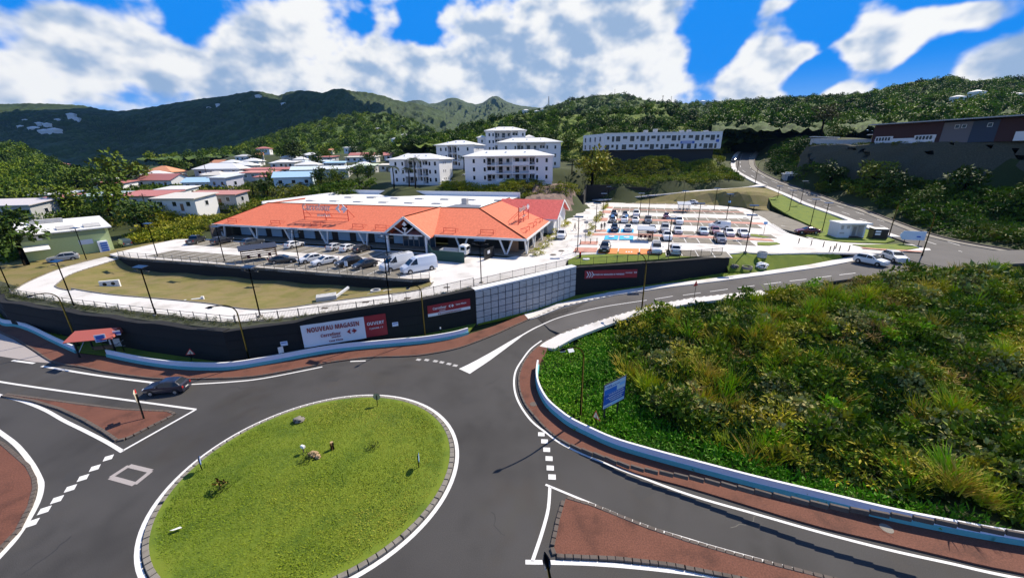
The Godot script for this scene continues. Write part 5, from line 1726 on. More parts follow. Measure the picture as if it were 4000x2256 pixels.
func car_parts(kind: String) -> Array:          # [name, mesh, material or null for the paint, position]
	if car_sets.has(kind):
		return car_sets[kind]
	var c: Dictionary = CAR[kind]
	var out := []
	var zs: Array[float] = []
	for k in c.top:
		zs.append(k[0])
	var z: float = -c.l * 0.5 + 0.3
	while z < c.l * 0.5 - 0.2:
		zs.append(z)
		z += 0.38
	zs.sort()
	var m := MB.new()
	var last: Array[Vector3] = []
	for i in zs.size():
		var r := car_ring(c, zs[i])
		var ring: Array[Vector3] = []
		for p in r:
			ring.append(Vector3(p.x, p.y, zs[i]))
		for k in range(r.size() - 1, -1, -1):
			ring.append(Vector3(-r[k].x, r[k].y, zs[i]))
		if last.size():
			for k in ring.size():
				var j := (k + 1) % ring.size()
				m.quad(last[k], last[j], ring[j], ring[k])
			if i == zs.size() - 1:
				m.fan(ring)
		else:
			var rr := ring.duplicate()
			rr.reverse()
			m.fan(rr)
		last = ring
	out.append(["body", m.mesh(), null, Vector3.ZERO])
	for k in [["windscreen", c.ws], ["rear_window", c.rw]]:
		m = MB.new()
		var a: float = k[1][0]
		var b: float = k[1][1]
		var n := 4
		var up := Vector3(0, 0.02, -0.012 if k[0] == "windscreen" else 0.02)
		for i in n:
			var z0 := lerpf(a, b, float(i) / n)
			var z1 := lerpf(a, b, float(i + 1) / n)
			var w0: float = car_ring(c, z0)[5].x * (1.06 if car_top(c, z0) > c.belt + 0.06 else 1.1)
			var w1: float = car_ring(c, z1)[5].x * 1.06
			m.quad(Vector3(-w0, car_top(c, z0), z0) + up, Vector3(-w1, car_top(c, z1), z1) + up, Vector3(w1, car_top(c, z1), z1) + up, Vector3(w0, car_top(c, z0), z0) + up)
		if kind == "small_van" or kind == "big_van":
			if k[0] == "rear_window":
				continue
		out.append([k[0], m.mesh(), M.glass, Vector3.ZERO])
	for s in [-1.0, 1.0]:
		for seg in 2:
			var a: float = c.side[0] if seg == 0 else maxf(c.pillar + 0.07, c.side[0])
			var b: float = minf(c.pillar, c.side[1]) if seg == 0 else c.side[1]
			if b - a < 0.2:
				continue
			m = MB.new()
			var n := 6
			for i in n:
				var z0 := lerpf(a, b, float(i) / n)
				var z1 := lerpf(a, b, float(i + 1) / n)
				var t0 := car_top(c, z0) - 0.11
				var t1 := car_top(c, z1) - 0.11
				var y0: float = c.belt + 0.04
				if t0 < y0 and t1 < y0:
					continue
				var q: Array = [car_side(c, z0, y0), car_side(c, z0, maxf(t0, y0)), car_side(c, z1, maxf(t1, y0)), car_side(c, z1, y0)]
				for j in 4:
					q[j].x *= s
				m.quad(q[0], q[1], q[2], q[3])
			if m.v.size():
				out.append(["side_window", m.mesh(), M.glass, Vector3.ZERO])
	var f: float = -c.l * 0.5
	for s in [-1.0, 1.0]:
		m = MB.new()
		m.box(Vector3(s * c.w * 0.33, car_top(c, f + 0.12) - 0.07, f + 0.09), Vector3(0.36, 0.13, 0.22), 0.02)
		out.append(["headlight", m.mesh(), M.lamp_glass, Vector3.ZERO])
		m = MB.new()
		m.box(Vector3(s * c.w * 0.37, 0.86 if c.belt < 1.3 else 1.1, -f - 0.06), Vector3(0.22, 0.26 if c.belt < 1.3 else 0.5, 0.16), 0.02)
		out.append(["tail_light", m.mesh(), M.tail, Vector3.ZERO])
		m = MB.new()
		m.box(Vector3(s * (c.w * 0.5 + 0.09), c.belt + 0.09, c.ws[0] + 0.42), Vector3(0.2, 0.13, 0.1), 0.02)
		out.append(["mirror", m.mesh(), null, Vector3.ZERO])
	m = MB.new()
	m.box(Vector3(0, 0.46, f + 0.005), Vector3(0.52, 0.12, 0.03))
	out.append(["number_plate", m.mesh(), M.plate, Vector3.ZERO])
	m = MB.new()
	m.box(Vector3(0, 0.62, -f - 0.005), Vector3(0.52, 0.12, 0.03))
	out.append(["number_plate", m.mesh(), M.plate, Vector3.ZERO])
	m = MB.new()
	m.box(Vector3(0, 0.60, f + 0.03), Vector3(c.w * 0.5, 0.11, 0.05))
	m.box(Vector3(0, 0.33, f + 0.08), Vector3(c.w * 0.78, 0.13, 0.1))
	m.box(Vector3(0, 0.34, -f - 0.08), Vector3(c.w * 0.78, 0.14, 0.1))
	out.append(["bumper_trim", m.mesh(), M.tyre, Vector3.ZERO])
	if kind == "pickup":
		m = MB.new()
		m.box(Vector3(0, 1.035, 1.75), Vector3(1.5, 0.06, 1.35))
		out.append(["load_bed", m.mesh(), M.dark, Vector3.ZERO])
	var r := 0.32 if c.w < 2.0 else 0.35
	var ty := MB.new()
	ty.tube(Vector3(-0.11, 0, 0), Vector3(0.11, 0, 0), r, r, 14)
	var arch := MB.new()
	arch.tube(Vector3(-0.05, 0, 0), Vector3(0.05, 0, 0), r + 0.075, r + 0.075, 14)
	var rm := MB.new()
	rm.tube(Vector3(-0.125, 0, 0), Vector3(0.125, 0, 0), r * 0.62, r * 0.55, 10)
	out.append(["wheel", ty.mesh(), M.tyre, Vector3(c.w * 0.5 - 0.09, r, c.axle[0]), rm.mesh(), arch.mesh()])
	car_sets[kind] = out
	return out


func car_paint(col: Color) -> StandardMaterial3D:
	if not paints.has(col):
		var m := plain(col.r, col.g, col.b, 0.32)
		m.clearcoat_enabled = true
		m.clearcoat = 0.6
		m.clearcoat_roughness = 0.08
		paints[col] = m
	return paints[col]


func car(kind: String, col: Color, at: Vector3, turn: float, label: String, group := "") -> Node3D:
	var word: String = {"hatch": "hatchback_car", "sedan": "saloon_car", "suv": "suv", "small_van": "small_van", "big_van": "panel_van", "pickup": "pickup_truck"}[kind]
	var o := thing(word, at, turn, label, "van" if kind.ends_with("van") else "pickup" if kind == "pickup" else "car", group)
	for p in car_parts(kind):
		if p[0] == "wheel":
			var c: Dictionary = CAR[kind]
			for s in [-1.0, 1.0]:
				for z in c.axle:
					var w := part("wheel", p[1], M.tyre, o)
					w.position = Vector3(p[3].x * s, p[3].y, z)
					part("rim", p[4], M.rim, w)
					var a := part("wheel_arch", p[5], M.dark, w)
					a.position = Vector3(s * 0.045, 0.02, 0)
		else:
			part(p[0], p[1], p[2] if p[2] else car_paint(col), o)
	return o


func roof_rack(o: Node3D, y: float, l: float, w: float) -> void:
	var m := MB.new()
	for i in 6:
		m.bar(Vector3(-w, y, -l + i * l * 0.4), Vector3(w, y, -l + i * l * 0.4), 0.05, 0.05)
	m.bar(Vector3(-w, y + 0.05, -l), Vector3(-w, y + 0.05, l), 0.05, 0.05)
	m.bar(Vector3(w, y + 0.05, -l), Vector3(w, y + 0.05, l), 0.05, 0.05)
	part("roof_rack", m, M.steel, o)


func park(u: float, v: float) -> Vector3:
	var p := store_at(u, v, 0)
	p.y = plat(p.x, p.z) + 0.03
	return p


func make_cars() -> void:
	var white := Color(0.72, 0.72, 0.71)
	var black := Color(0.010, 0.010, 0.012)
	var dark := Color(0.030, 0.031, 0.034)
	var grey := Color(0.11, 0.115, 0.125)
	var silver := Color(0.36, 0.37, 0.38)
	var red := Color(0.12, 0.010, 0.012)
	var F := TURN + PI          # facing the roundabout
	var B := TURN               # facing away
	var g := "cars parked in the right-hand car park"
	car("suv", dark, park(13.8, 47.6), F, "charcoal SUV at the back left of the parked cars, beside the yellow bushes", g)
	car("hatch", grey, park(14.0, 36.9), F, "grey hatchback behind the parking sign, in front of the charcoal SUV", g)
	car("hatch", grey, park(16.9, 47.0), F, "mid-grey hatchback between the charcoal SUV and the tall white van", g)
	car("suv", white, park(16.9, 37.1), F, "white SUV nose out between two grey and white cars, second from the bushes", g)
	car("small_van", white, park(19.8, 47.6), F, "tall white van nose out at the back of the parked group", g)
	car("hatch", white, park(19.6, 37.1), F, "white hatchback in front of the tall white van", g)
	car("pickup", grey, park(22.7, 37.4), F, "grey pickup standing under a lamp post right of the white hatchback", g)
	car("hatch", red, park(27.7, 45.4), F - 0.12, "dark red hatchback alone in its row near the back", g)
	car("suv", white, park(30.0, 36.9), F, "white SUV alone in its bay in front of the dark red hatchback", g)
	car("suv", black, park(15.1, 24.7), F, "black SUV on the left blue disabled bay", g)
	car("hatch", silver, park(18.1, 24.9), F, "silver hatchback on the right blue disabled bay", g)
	car("hatch", white, park(23.4, 24.9), F, "white hatchback right behind the trolley shelter roof", g)
	car("small_van", silver, park(26.0, 25.2), F, "silver-grey van behind the white crossover in the middle row", g)
	car("suv", white, park(25.9, 16.6), F, "white crossover standing in front of the silver-grey van", g)
	car("hatch", Color(0.55, 0.56, 0.56), park(28.6, 23.8), F, "pale grey hatchback right of the silver-grey van", g)
	car("hatch", Color(0.42, 0.52, 0.58), park(33.7, 23.6), F, "pale bluish hatchback beside the mid car park lamp post", g)
	var v := car("small_van", white, park(38.3, 32.0), TURN + PI / 2 + 0.05, "white van with a roof ladder parked sideways across the lane", g)
	roof_rack(v, 1.86, 1.2, 0.6)
	car("hatch", Color(0.26, 0.09, 0.11), park(36.3, 25.0), F, "dusty pink hatchback half hidden behind the slate SUV", g)
	car("suv", Color(0.10, 0.10, 0.13), park(35.6, 15.8), F, "slate SUV in the front bay before the pink hatchback", g)
	car("hatch", white, park(38.7, 23.4), F, "white hatchback just right of the pink one", g)
	car("sedan", white, park(41.4, 23.4), F, "white saloon last in its row, near the planter islands", g)
	car("suv", black, park(14.3, 4.8), F, "black SUV on the left orange family bay", g)
	v = car("small_van", white, park(23.3, 4.5), F, "white van with a loaded roof rack on the front row by the lawn", g)
	roof_rack(v, 1.88, 0.9, 0.6)
	car("suv", white, park(26.4, 4.5), B, "white SUV seen from behind, beside the lawn over the black wall", g)
	car("hatch", white, park(38.0, 80.2), B + 1.2, "white car alone at the far back edge by the bank", g)
	car("sedan", Color(0.16, 0.012, 0.014), Vector3(65.0, plat(65, -85) + 0.08, -85.2), 1.37, "dark red saloon on the grass pavers near the white kiosk")
	v = car("small_van", white, park(4.1, 16.4), F + 0.05, "white van stopped in the lane beside the shop's clipped bushes")
	g = "cars in front of the shop"
	var f := 5.225
	car("pickup", dark, Vector3(-71.0, f, -87.2), 0.2, "dark pickup at the left end of the shop front", g)
	car("suv", Color(0.012, 0.014, 0.022), Vector3(-64.4, f, -86.2), B, "black SUV second from the left end of the shop front", g)
	car("suv", Color(0.055, 0.06, 0.065), Vector3(-56.2, f, -83.9), B - 0.15, "dark grey SUV alone in the middle of the shop-front bays", g)
	car("hatch", white, Vector3(-45.8, f, -81.3), B - 0.12, "white hatchback nosed in to the shop, above the wooden trolley shelter", g)
	car("hatch", Color(0.50, 0.51, 0.52), Vector3(-35.9, f, -78.6), B - 0.1, "pale silver hatchback first of three nosed in left of the porch", g)
	car("hatch", white, Vector3(-32.8, f, -77.6), B - 0.1, "white hatchback middle of three nosed in left of the porch", g)
	car("hatch", dark, Vector3(-29.9, f, -76.9), B - 0.1, "charcoal hatchback last of three nosed in left of the porch", g)
	car("sedan", Color(0.045, 0.042, 0.040), Vector3(-41.1, f, -68.6), -1.29, "dark grey saloon parked across in front of the wooden trolley shelter", g)
	car("hatch", white, Vector3(-36.4, f, -68.9), 2.4, "white hatchback behind the white saloon in the angled bays", g)
	car("sedan", white, Vector3(-33.0, f, -67.2), 2.4, "white saloon in front of the white hatchback in the angled bays", g)
	car("suv", black, Vector3(-28.3, f, -65.9), 2.45, "black SUV by the small blue sign in the angled bays", g)
	car("hatch", dark, Vector3(-25.0, f, -64.5), 2.4, "dark hatchback between the black SUV and the white vans", g)
	v = car("big_van", Color(0.66, 0.67, 0.68), Vector3(-19.2, f, -63.6), 2.4, "white panel van with a ladder rack, left of the longer van", g)
	roof_rack(v, 2.56, 1.6, 0.7)
	car("big_van", Color(0.66, 0.70, 0.76), Vector3(-15.2, f, -62.0), 2.2, "long pale white panel van at the corner of the front car park", g)
	v = car("suv", Color(0.016, 0.018, 0.034), Vector3(-36.2, 0.01, -35.6), 1.69, "dark navy SUV driving on the roundabout past the red splitter island")
	v.scale = Vector3.ONE * 0.86
	car("suv", white, Vector3(59.6, 5.24, -62.7), -2.75, "white crossover leaving the car park at the street corner, the left of the pair")
	car("suv", Color(0.62, 0.62, 0.60), Vector3(64.6, 5.42, -63.9), 2.9, "white SUV waiting at the street corner, the right of the pair")
	car("hatch", Color(0.012, 0.016, 0.04), Vector3(97.0, 19.4, -178.5), 2.5, "small dark blue car coming down the hill road")
	car("suv", silver, Vector3(-89.6, 4.12, -76.4), 2.3, "silver car parked beside the big dark tree and the green building")
	car("hatch", Color(0.45, 0.46, 0.47), Vector3(-95.2, 4.12, -79.8), 2.3, "pale car half hidden by the dark tree at the green building")
	car("small_van", Color(0.07, 0.10, 0.11), Vector3(-90.0, 4.15, -90.0), 1.0, "grey-green van parked behind the green building")
	car("small_van", white, Vector3(-17.0, 15.0, -150.0), 1.7, "white van parked between the two front apartment blocks")
	# flatbed lorry behind the green hoarding
	var o := thing("flatbed_truck", Vector3(-10.6, 5.2, -72.0), -1.85, "white flatbed truck behind the dark green hoarding", "truck")
	var m := MB.new()
	m.box(Vector3(0, 1.35, -1.9), Vector3(1.95, 1.5, 1.5), 0.12)
	m.box(Vector3(0, 2.15, -1.75), Vector3(1.8, 0.2, 1.2), 0.08)
	part("cab", m, car_paint(white), o)
	m = MB.new()
	m.box(Vector3(0, 1.7, -2.66), Vector3(1.6, 0.6, 0.04))
	part("windscreen", m, M.glass, o)
	for s in [-1, 1]:
		m = MB.new()
		m.box(Vector3(s * 0.985, 1.7, -1.95), Vector3(0.03, 0.55, 0.8))
		part("side_window", m, M.glass, o)
	m = MB.new()
	m.box(Vector3(0, 0.85, 0.9), Vector3(2.0, 0.14, 3.8))
	for s in [-1, 1]:
		m.box(Vector3(s * 0.98, 1.1, 0.9), Vector3(0.06, 0.4, 3.8))
	m.box(Vector3(0, 1.1, 2.78), Vector3(2.0, 0.4, 0.06))
	m.box(Vector3(0, 1.3, -0.98), Vector3(2.0, 0.8, 0.06))
	part("flatbed", m, car_paint(Color(0.5, 0.5, 0.5)), o)
	var ty := MB.new()
	ty.tube(Vector3(-0.12, 0, 0), Vector3(0.12, 0, 0), 0.36, 0.36, 12)
	var tm := ty.mesh()
	for s in [-1, 1]:
		for z in [-1.8, 1.6]:
			part("wheel", tm, M.tyre, o).position = Vector3(s * 0.85, 0.36, z)
	# machines at the right edge
	o = thing("flatbed_truck", Vector3(92.5, 6.1, -58.2), 1.9, "small lorry with pale flat roof at the right edge above the thicket", "truck")
	m = MB.new()
	m.box(Vector3(0, 1.0, 0.2), Vector3(1.9, 0.9, 4.2), 0.05)
	part("body", m, M.hoarding, o)
	m = MB.new()
	m.box(Vector3(0, 2.35, -0.6), Vector3(1.95, 0.1, 2.6), 0.03)
	for s in [-0.9, 0.9]:
		for z in [-1.8, 0.6]:
			m.bar(Vector3(s, 1.4, z), Vector3(s, 2.35, z * 0.92), 0.1, 0.1)
	part("cab_roof", m, car_paint(white), o)
	m = MB.new()
	m.box(Vector3(0, 1.85, -1.82), Vector3(1.7, 0.75, 0.04))
	part("windscreen", m, M.glass, o)
	for s in [-1, 1]:
		for z in [-1.3, 1.5]:
			part("wheel", tm, M.tyre, o).position = Vector3(s * 0.85, 0.36, z)
	car("pickup", Color(0.5, 0.52, 0.55), Vector3(101.0, 6.4, -60.5), 1.75, "pale grey pickup behind the small lorry at the right edge")
	o = thing("timber_stack", Vector3(97.5, 6.0, -53.5), 0.6, "stack of yellow planks lying at the thicket edge on the right", "timber")
	for i in 5:
		m = MB.new()
		m.box(Vector3(-0.8 + i * 0.4, 0.3 + 0.06 * (i % 2), 0), Vector3(0.32, 0.12, 4.2))
		part("plank", m, M.plank, o)


# ------------------------------------------------------------------ buildings
func hip_roof(m: MB, w: float, d: float, y: float, rise: float, over := 0.7, ridge := -1.0) -> void:
	var x := w * 0.5 + over
	var z := d * 0.5 + over
	var r := maxf(0.0, x - z) if ridge < 0.0 else ridge
	var zr := maxf(0.0, z - x) if ridge < 0.0 else 0.0
	var a := Vector3(-x, y, z)
	var b := Vector3(x, y, z)
	var c := Vector3(x, y, -z)
	var e := Vector3(-x, y, -z)
	var p := Vector3(-r, y + rise, zr)
	var q := Vector3(r, y + rise, -zr)
	var p2 := Vector3(-r, y + rise, -zr)
	var q2 := Vector3(r, y + rise, zr)
	m.quad(a, p, q2, b)
	m.quad(c, q, p2, e)
	m.quad(b, q2, q, c)
	m.quad(e, p2, p, a)
	m.quad(a - Vector3.UP * 0.18, a, b, b - Vector3.UP * 0.18)
	m.quad(b - Vector3.UP * 0.18, b, c, c - Vector3.UP * 0.18)
	m.quad(e - Vector3.UP * 0.18, e, a, a - Vector3.UP * 0.18)
	m.quad(a - Vector3.UP * 0.18, b - Vector3.UP * 0.18, c - Vector3.UP * 0.18, e - Vector3.UP * 0.18)


func pane(parent: Node3D, x: float, y: float, z: float, w: float, h: float, frame := 0.12, mat: Material = null, turn := 0.0) -> void:
	var f := MB.new()
	var t := 0.06
	f.box(Vector3(0, h * 0.5 + frame * 0.5, 0), Vector3(w + frame * 2, frame, t))
	f.box(Vector3(0, -h * 0.5 - frame * 0.5, 0.02), Vector3(w + frame * 2, frame, t + 0.04))
	f.box(Vector3(-w * 0.5 - frame * 0.5, 0, 0), Vector3(frame, h - 0.004, t))
	f.box(Vector3(w * 0.5 + frame * 0.5, 0, 0), Vector3(frame, h - 0.004, t))
	var key := "frame%.2f_%.2f_%.2f" % [w, h, frame]
	if not mesh_cache.has(key):
		mesh_cache[key] = f.mesh()
		var g := MB.new()
		g.box(Vector3.ZERO, Vector3(w - 0.004, h - 0.004, 0.03))
		mesh_cache[key + "g"] = g.mesh()
	var o := part("window", mesh_cache[key], M.white, parent)
	o.position = Vector3(x, y, z)
	o.rotation.y = turn
	part("pane", mesh_cache[key + "g"], mat if mat else M.glass, o).position.z = 0.01


# a white block of flats: front along x, its face at z = 0, its body behind
func flats(at: Vector3, turn: float, w: float, d: float, floors: int, fl: float, rise: float, cuts: Array, label: String, side_windows := true) -> Node3D:
	var o := thing("apartment_block", at, turn, label, "apartment building", "white apartment blocks on the slope behind the shop")
	var h := floors * fl + 0.35
	# the walls: left, right, back, and the front in piers and bands that leave the loggias open
	var m := MB.new()
	var l0: float = cuts[0] * w - w * 0.5
	var l1: float = cuts[-1] * w - w * 0.5
	var deep := 2.2
	m.box(Vector3((-w * 0.5 + l0) * 0.5, h * 0.5, -deep * 0.5), Vector3(l0 + w * 0.5, h, deep))
	m.box(Vector3((w * 0.5 + l1) * 0.5, h * 0.5, -deep * 0.5), Vector3(w * 0.5 - l1, h, deep))
	m.box(Vector3(0, h * 0.5, -deep - (d - deep) * 0.5), Vector3(w - 0.01, h, d - deep))
	m.box(Vector3(0, -1.0, -d * 0.5), Vector3(w - 0.3, 2.4, d - 0.3))
	part("wall", m, M.white_wall, o)
	for f in floors + 1:
		m = MB.new()
		m.box(Vector3((l0 + l1) * 0.5, f * fl + (0.0 if f < floors else 0.1), -deep * 0.5 + 0.04), Vector3(l1 - l0 - 0.01, 0.26, deep))
		part("floor_slab", m, M.white_wall, o)
	for k in range(0, cuts.size()):
		m = MB.new()
		m.box(Vector3(cuts[k] * w - w * 0.5, h * 0.5, -0.3), Vector3(0.28, h - 0.02, 0.62))
		part("pier", m, M.white_wall, o)
	for f in floors:
		for k in cuts.size() - 1:
			var a: float = cuts[k] * w - w * 0.5
			var b: float = cuts[k + 1] * w - w * 0.5
			var solid := (k + f) % 3 == 1
			m = MB.new()
			if solid:
				m.box(Vector3((a + b) * 0.5, f * fl + 0.62, -0.08), Vector3(b - a - 0.3, 0.95, 0.1))
				part("balcony_front", m, M.white_wall, o)
			else:
				m.box(Vector3((a + b) * 0.5, f * fl + 1.05, -0.08), Vector3(b - a - 0.3, 0.06, 0.06))
				for i in int((b - a) / 0.32):
					m.box(Vector3(a + 0.25 + i * 0.32, f * fl + 0.58, -0.08), Vector3(0.03, 0.9, 0.03))
				part("railing", m, M.steel, o)
			pane(o, (a + b) * 0.5 - (b - a) * 0.2, f * fl + 1.25, -deep + 0.05, minf(1.3, (b - a) * 0.38), 2.0)
			pane(o, (a + b) * 0.5 + (b - a) * 0.24, f * fl + 1.45, -deep + 0.05, minf(1.0, (b - a) * 0.3), 1.3)
		pane(o, -w * 0.5 + (l0 + w * 0.5) * 0.42, f * fl + 1.45, 0.03, 0.75, 1.25)
		pane(o, w * 0.5 - (w * 0.5 - l1) * 0.36, f * fl + 1.45, 0.03, 0.75, 1.25)
		if l0 + w * 0.5 > 3.5:
			pane(o, l0 - 0.6, f * fl + 1.45, 0.03, 0.7, 1.25)
		if w * 0.5 - l1 > 3.5:
			pane(o, l1 + 0.6, f * fl + 1.45, 0.03, 0.7, 1.25)
		if side_windows:
			for z in [-d * 0.3, -d * 0.45]:
				pane(o, w * 0.5 + 0.03, f * fl + 1.7, z, 0.5, 0.6, 0.08, null, PI / 2)
	var r := MB.new()
	r.b = Transform3D(Basis(), Vector3(0, 0, -d * 0.5))
	hip_roof(r, w, d, h + 0.02, rise)
	var roof := part("roof", r, M.white_roof, o)
	for i in 3:
		m = MB.new()
		m.box(Vector3(-w * 0.25 + i * w * 0.22, h + rise * 0.62, -d * 0.25), Vector3(0.5, 0.35, 0.5))
		part("roof_cowl", m, M.white, roof)
	return o


func make_flats() -> void:
	flats(Vector3(-0.5, 14.7, -135), 0.03, 29.0, 12.0, 3, 2.62, 1.9, [0.245, 0.35, 0.54, 0.73, 0.80], "wide front apartment block with long loggias, nearest the shop's coral roof")
	flats(Vector3(-33.0, 14.0, -140.4), -0.25, 18.6, 11.5, 3, 2.62, 1.8, [0.30, 0.55, 0.66, 0.78], "front left apartment block behind two tall palms")
	flats(Vector3(-21.6, 18.6, -161.8), -0.25, 15.6, 12.5, 3, 2.75, 1.8, [0.30, 0.42, 0.56], "middle left apartment block with a blank sunlit end wall, above the palm block")
	flats(Vector3(7.6, 18.3, -165), 0.04, 25.0, 12.0, 3, 3.1, 1.8, [0.30, 0.42, 0.66, 0.76], "middle right apartment block standing behind the wide front one")
	var o := flats(Vector3(-2.0, 24.6, -186), 0.02, 17.6, 11.0, 3, 2.85, 1.8, [0.22, 0.36, 0.66, 0.82], "topmost apartment block, farthest up the slope, with low side wings", false)
	for s in [-1.0, 1.0]:
		var m := MB.new()
		m.box(Vector3(s * 10.6, 2.9, -6.0), Vector3(4.0, 6.6, 8.0))
		var w := part("side_wing", m, M.white_wall, o)
		m = MB.new()
		m.b = Transform3D(Basis(), Vector3(s * 10.6, 0, -6.0))
		hip_roof(m, 4.0, 8.0, 6.2, 1.0, 0.5)
		part("wing_roof", m, M.white_roof, w)
		pane(o, s * 10.6, 4.6, -1.97, 0.75, 1.2)
	# the long office building on its dark base
	var b := thing("office_building", Vector3(39.8, 20.4, -176.2), -0.085, "long white office building with scattered square windows on a dark set-back base", "office building")
	var L := 47.6
	var m := MB.new()
	m.box(Vector3(L * 0.5, 7.55, -8.0), Vector3(L, 6.5, 16.0))
	m.quad(Vector3(0, 4.3, 0), Vector3(-7.5, 4.3, -13.5), Vector3(-7.5, 10.8, -13.5), Vector3(0, 10.8, 0))
	m.quad(Vector3(-7.5, 10.79, -13.5), Vector3(-7.5, 10.79, -16), Vector3(0, 10.79, -16), Vector3(0, 10.79, 0))
	m.quad(Vector3(-7.5, 4.3, -13.5), Vector3(-7.5, 4.3, -16), Vector3(-7.5, 10.8, -16), Vector3(-7.5, 10.8, -13.5))
	part("wall", m, M.white_wall, b)
	m = MB.new()
	m.box(Vector3(L * 0.5, 10.9, -8.0), Vector3(L + 0.2, 0.22, 16.2))
	part("roof_edge", m, M.white, b)
	m = MB.new()
	m.box(Vector3(L * 0.48, 1.6, -8.6), Vector3(L * 0.95, 5.6, 14.0))
	part("base_wall", m, M.dark, b)
	var top := [[755, 1, 1.3], [832, 1, 2.2], [910, 1.8, 2.05], [1017, 1.8, 1.1], [1128, 1.8, 2.05], [1210, 1, 1.2], [1290, 1.8, 2.05], [1375, 0.9, 2.1], [1453, 1.8, 1.15], [1530, 1, 2.15], [1603, 1, 1.25], [1683, 1.8, 1.05], [1767, 1.8, 2.05], [1845, 1, 2.1], [1918, 1, 1.2], [2020, 1.8, 1.15], [2118, 1.7, 2.05], [2197, 0.95, 2.05], [2272, 1.7, 1.1], [2350, 1.7, 2.05], [2427, 0.95, 1.2]]
	var bot := [[746, 1.85, 2.0], [829, 1, 1.2], [902, 0.95, 2.05], [1010, 1.85, 2.0], [1117, 1.8, 1.15], [1200, 1, 2.1], [1273, 1, 1.2], [1360, 1.7, 1.1], [1442, 1.7, 2.0], [1521, 1, 1.2], [1592, 0.95, 2.0], [1670, 1.7, 1.95], [1755, 1.65, 1.05], [1832, 0.95, 1.2], [1905, 0.95, 2.0], [2007, 1.65, 1.95], [2107, 0.9, 1.95], [2182, 0.95, 1.15], [2258, 1.6, 1.9], [2337, 1.65, 1.85], [2407, 0.9, 1.95]]
	for k in top:
		pane(b, (k[0] - 700.0) / 1790.0 * L, 9.5 - k[2] * 0.5 + 0.2, 0.03, k[1], k[2], 0.16)
	for k in bot:
		pane(b, (k[0] - 700.0) / 1790.0 * L, 6.4 - k[2] * 0.5, 0.03, k[1], k[2], 0.16)
	for i in 4:
		for j in 2:
			pane(b, -1.4 - i * 1.75, 8.7 - j * 3.1, -2.5 - i * 3.15 + 0.05, 1.0, 1.8, 0.14, null, -2.63 + PI)
	m = MB.new()
	m.box(Vector3(34.0, 6.95, 0.07), Vector3(5.6, 0.95, 0.06))
	var sg := part("name_sign", m, M.sign_blue, b)
	m = MB.new()
	m.box(Vector3(33.8, 6.95, 0.11), Vector3(4.2, 0.3, 0.02))
	part("sign_lettering", m, M.sign_white, sg)
	m = MB.new()
	m.box(Vector3(46.0, 7.4, 0.07), Vector3(1.2, 1.0, 0.06))
	part("name_sign", m, M.sign_blue, b)
	for k in [[14.0, 1.2], [18.0, 1.6], [29.0, 0.9], [32.0, 1.0], [39.0, 0.7]]:
		m = MB.new()
		m.box(Vector3(k[0] + 4, 11.0 + k[1] * 0.5, -6), Vector3(1.6, k[1], 1.4), 0.05)
		part("roof_unit", m, M.grey_wall, b)


# ------------------------------------------------------------------ houses
var house_mats := {}


func house(at: Vector3, turn: float, w: float, d: float, h: float, kind: String, roof: Color, wall: Color, rise: float, label: String, wins := 3, group := "") -> Node3D:
	for c in [roof, wall]:
		if not house_mats.has(c):
			house_mats[c] = plain(c.r, c.g, c.b, 0.75)
	w *= 0.86
	d *= 0.86
	h *= 0.92
	var o := thing("house", at, turn, label, "house", group)
	var m := MB.new()
	m.box(Vector3(0, h * 0.5 - 1.0, 0), Vector3(w, h + 2.0, d))
	if kind == "gable":
		m.tri(Vector3(w * 0.5, h, d * 0.5), Vector3(w * 0.5, h + rise * 0.96, 0), Vector3(w * 0.5, h, -d * 0.5))
		m.tri(Vector3(-w * 0.5, h, -d * 0.5), Vector3(-w * 0.5, h + rise * 0.96, 0), Vector3(-w * 0.5, h, d * 0.5))
	part("wall", m, house_mats[wall], o)
	m = MB.new()
	if kind == "hip":
		hip_roof(m, w, d, h + 0.02, rise, 0.6)
	elif kind == "gable":
		var x := w * 0.5 + 0.5
		var z := d * 0.5 + 0.6
		for k in [0.0, -0.14]:
			m.quad(Vector3(-x, h - 0.1 + k, z), Vector3(-x, h + rise + k, 0), Vector3(x, h + rise + k, 0), Vector3(x, h - 0.1 + k, z))
			m.quad(Vector3(x, h - 0.1 + k, -z), Vector3(x, h + rise + k, 0), Vector3(-x, h + rise + k, 0), Vector3(-x, h - 0.1 + k, -z))
		m.quad(Vector3(-x, h - 0.24, z), Vector3(-x, h - 0.1, z), Vector3(x, h - 0.1, z), Vector3(x, h - 0.24, z))
	else:                                              # a low single slope
		m.b = Transform3D(Basis(Vector3.RIGHT, atan2(rise, d)), Vector3(0, h + rise * 0.5, 0))
		m.box(Vector3.ZERO, Vector3(w + 1.2, 0.22, d + 1.4))
	var r := part("roof", m, house_mats[roof], o)
	if kind == "shed":
		m = MB.new()
		m.box(Vector3(0, h + 0.1, -d * 0.3), Vector3(w - 0.1, rise * 1.2, d * 0.4))
		part("upper_wall", m, house_mats[wall], r)
	for i in wins:
		pane(o, -w * 0.5 + w * (i + 0.5) / wins, h * 0.55, d * 0.5 + 0.03, 1.2, 1.2)
	pane(o, w * 0.5 + 0.03, h * 0.55, 0.0, 1.0, 1.2, 0.1, null, PI / 2)
	m = MB.new()
	m.box(Vector3(w * 0.5 - w * 0.5 / maxi(wins, 1) * 2.0, 1.0, d * 0.5 + 0.03), Vector3(0.95, 2.0, 0.06))
	part("door", m, M.wood, o)
	return o


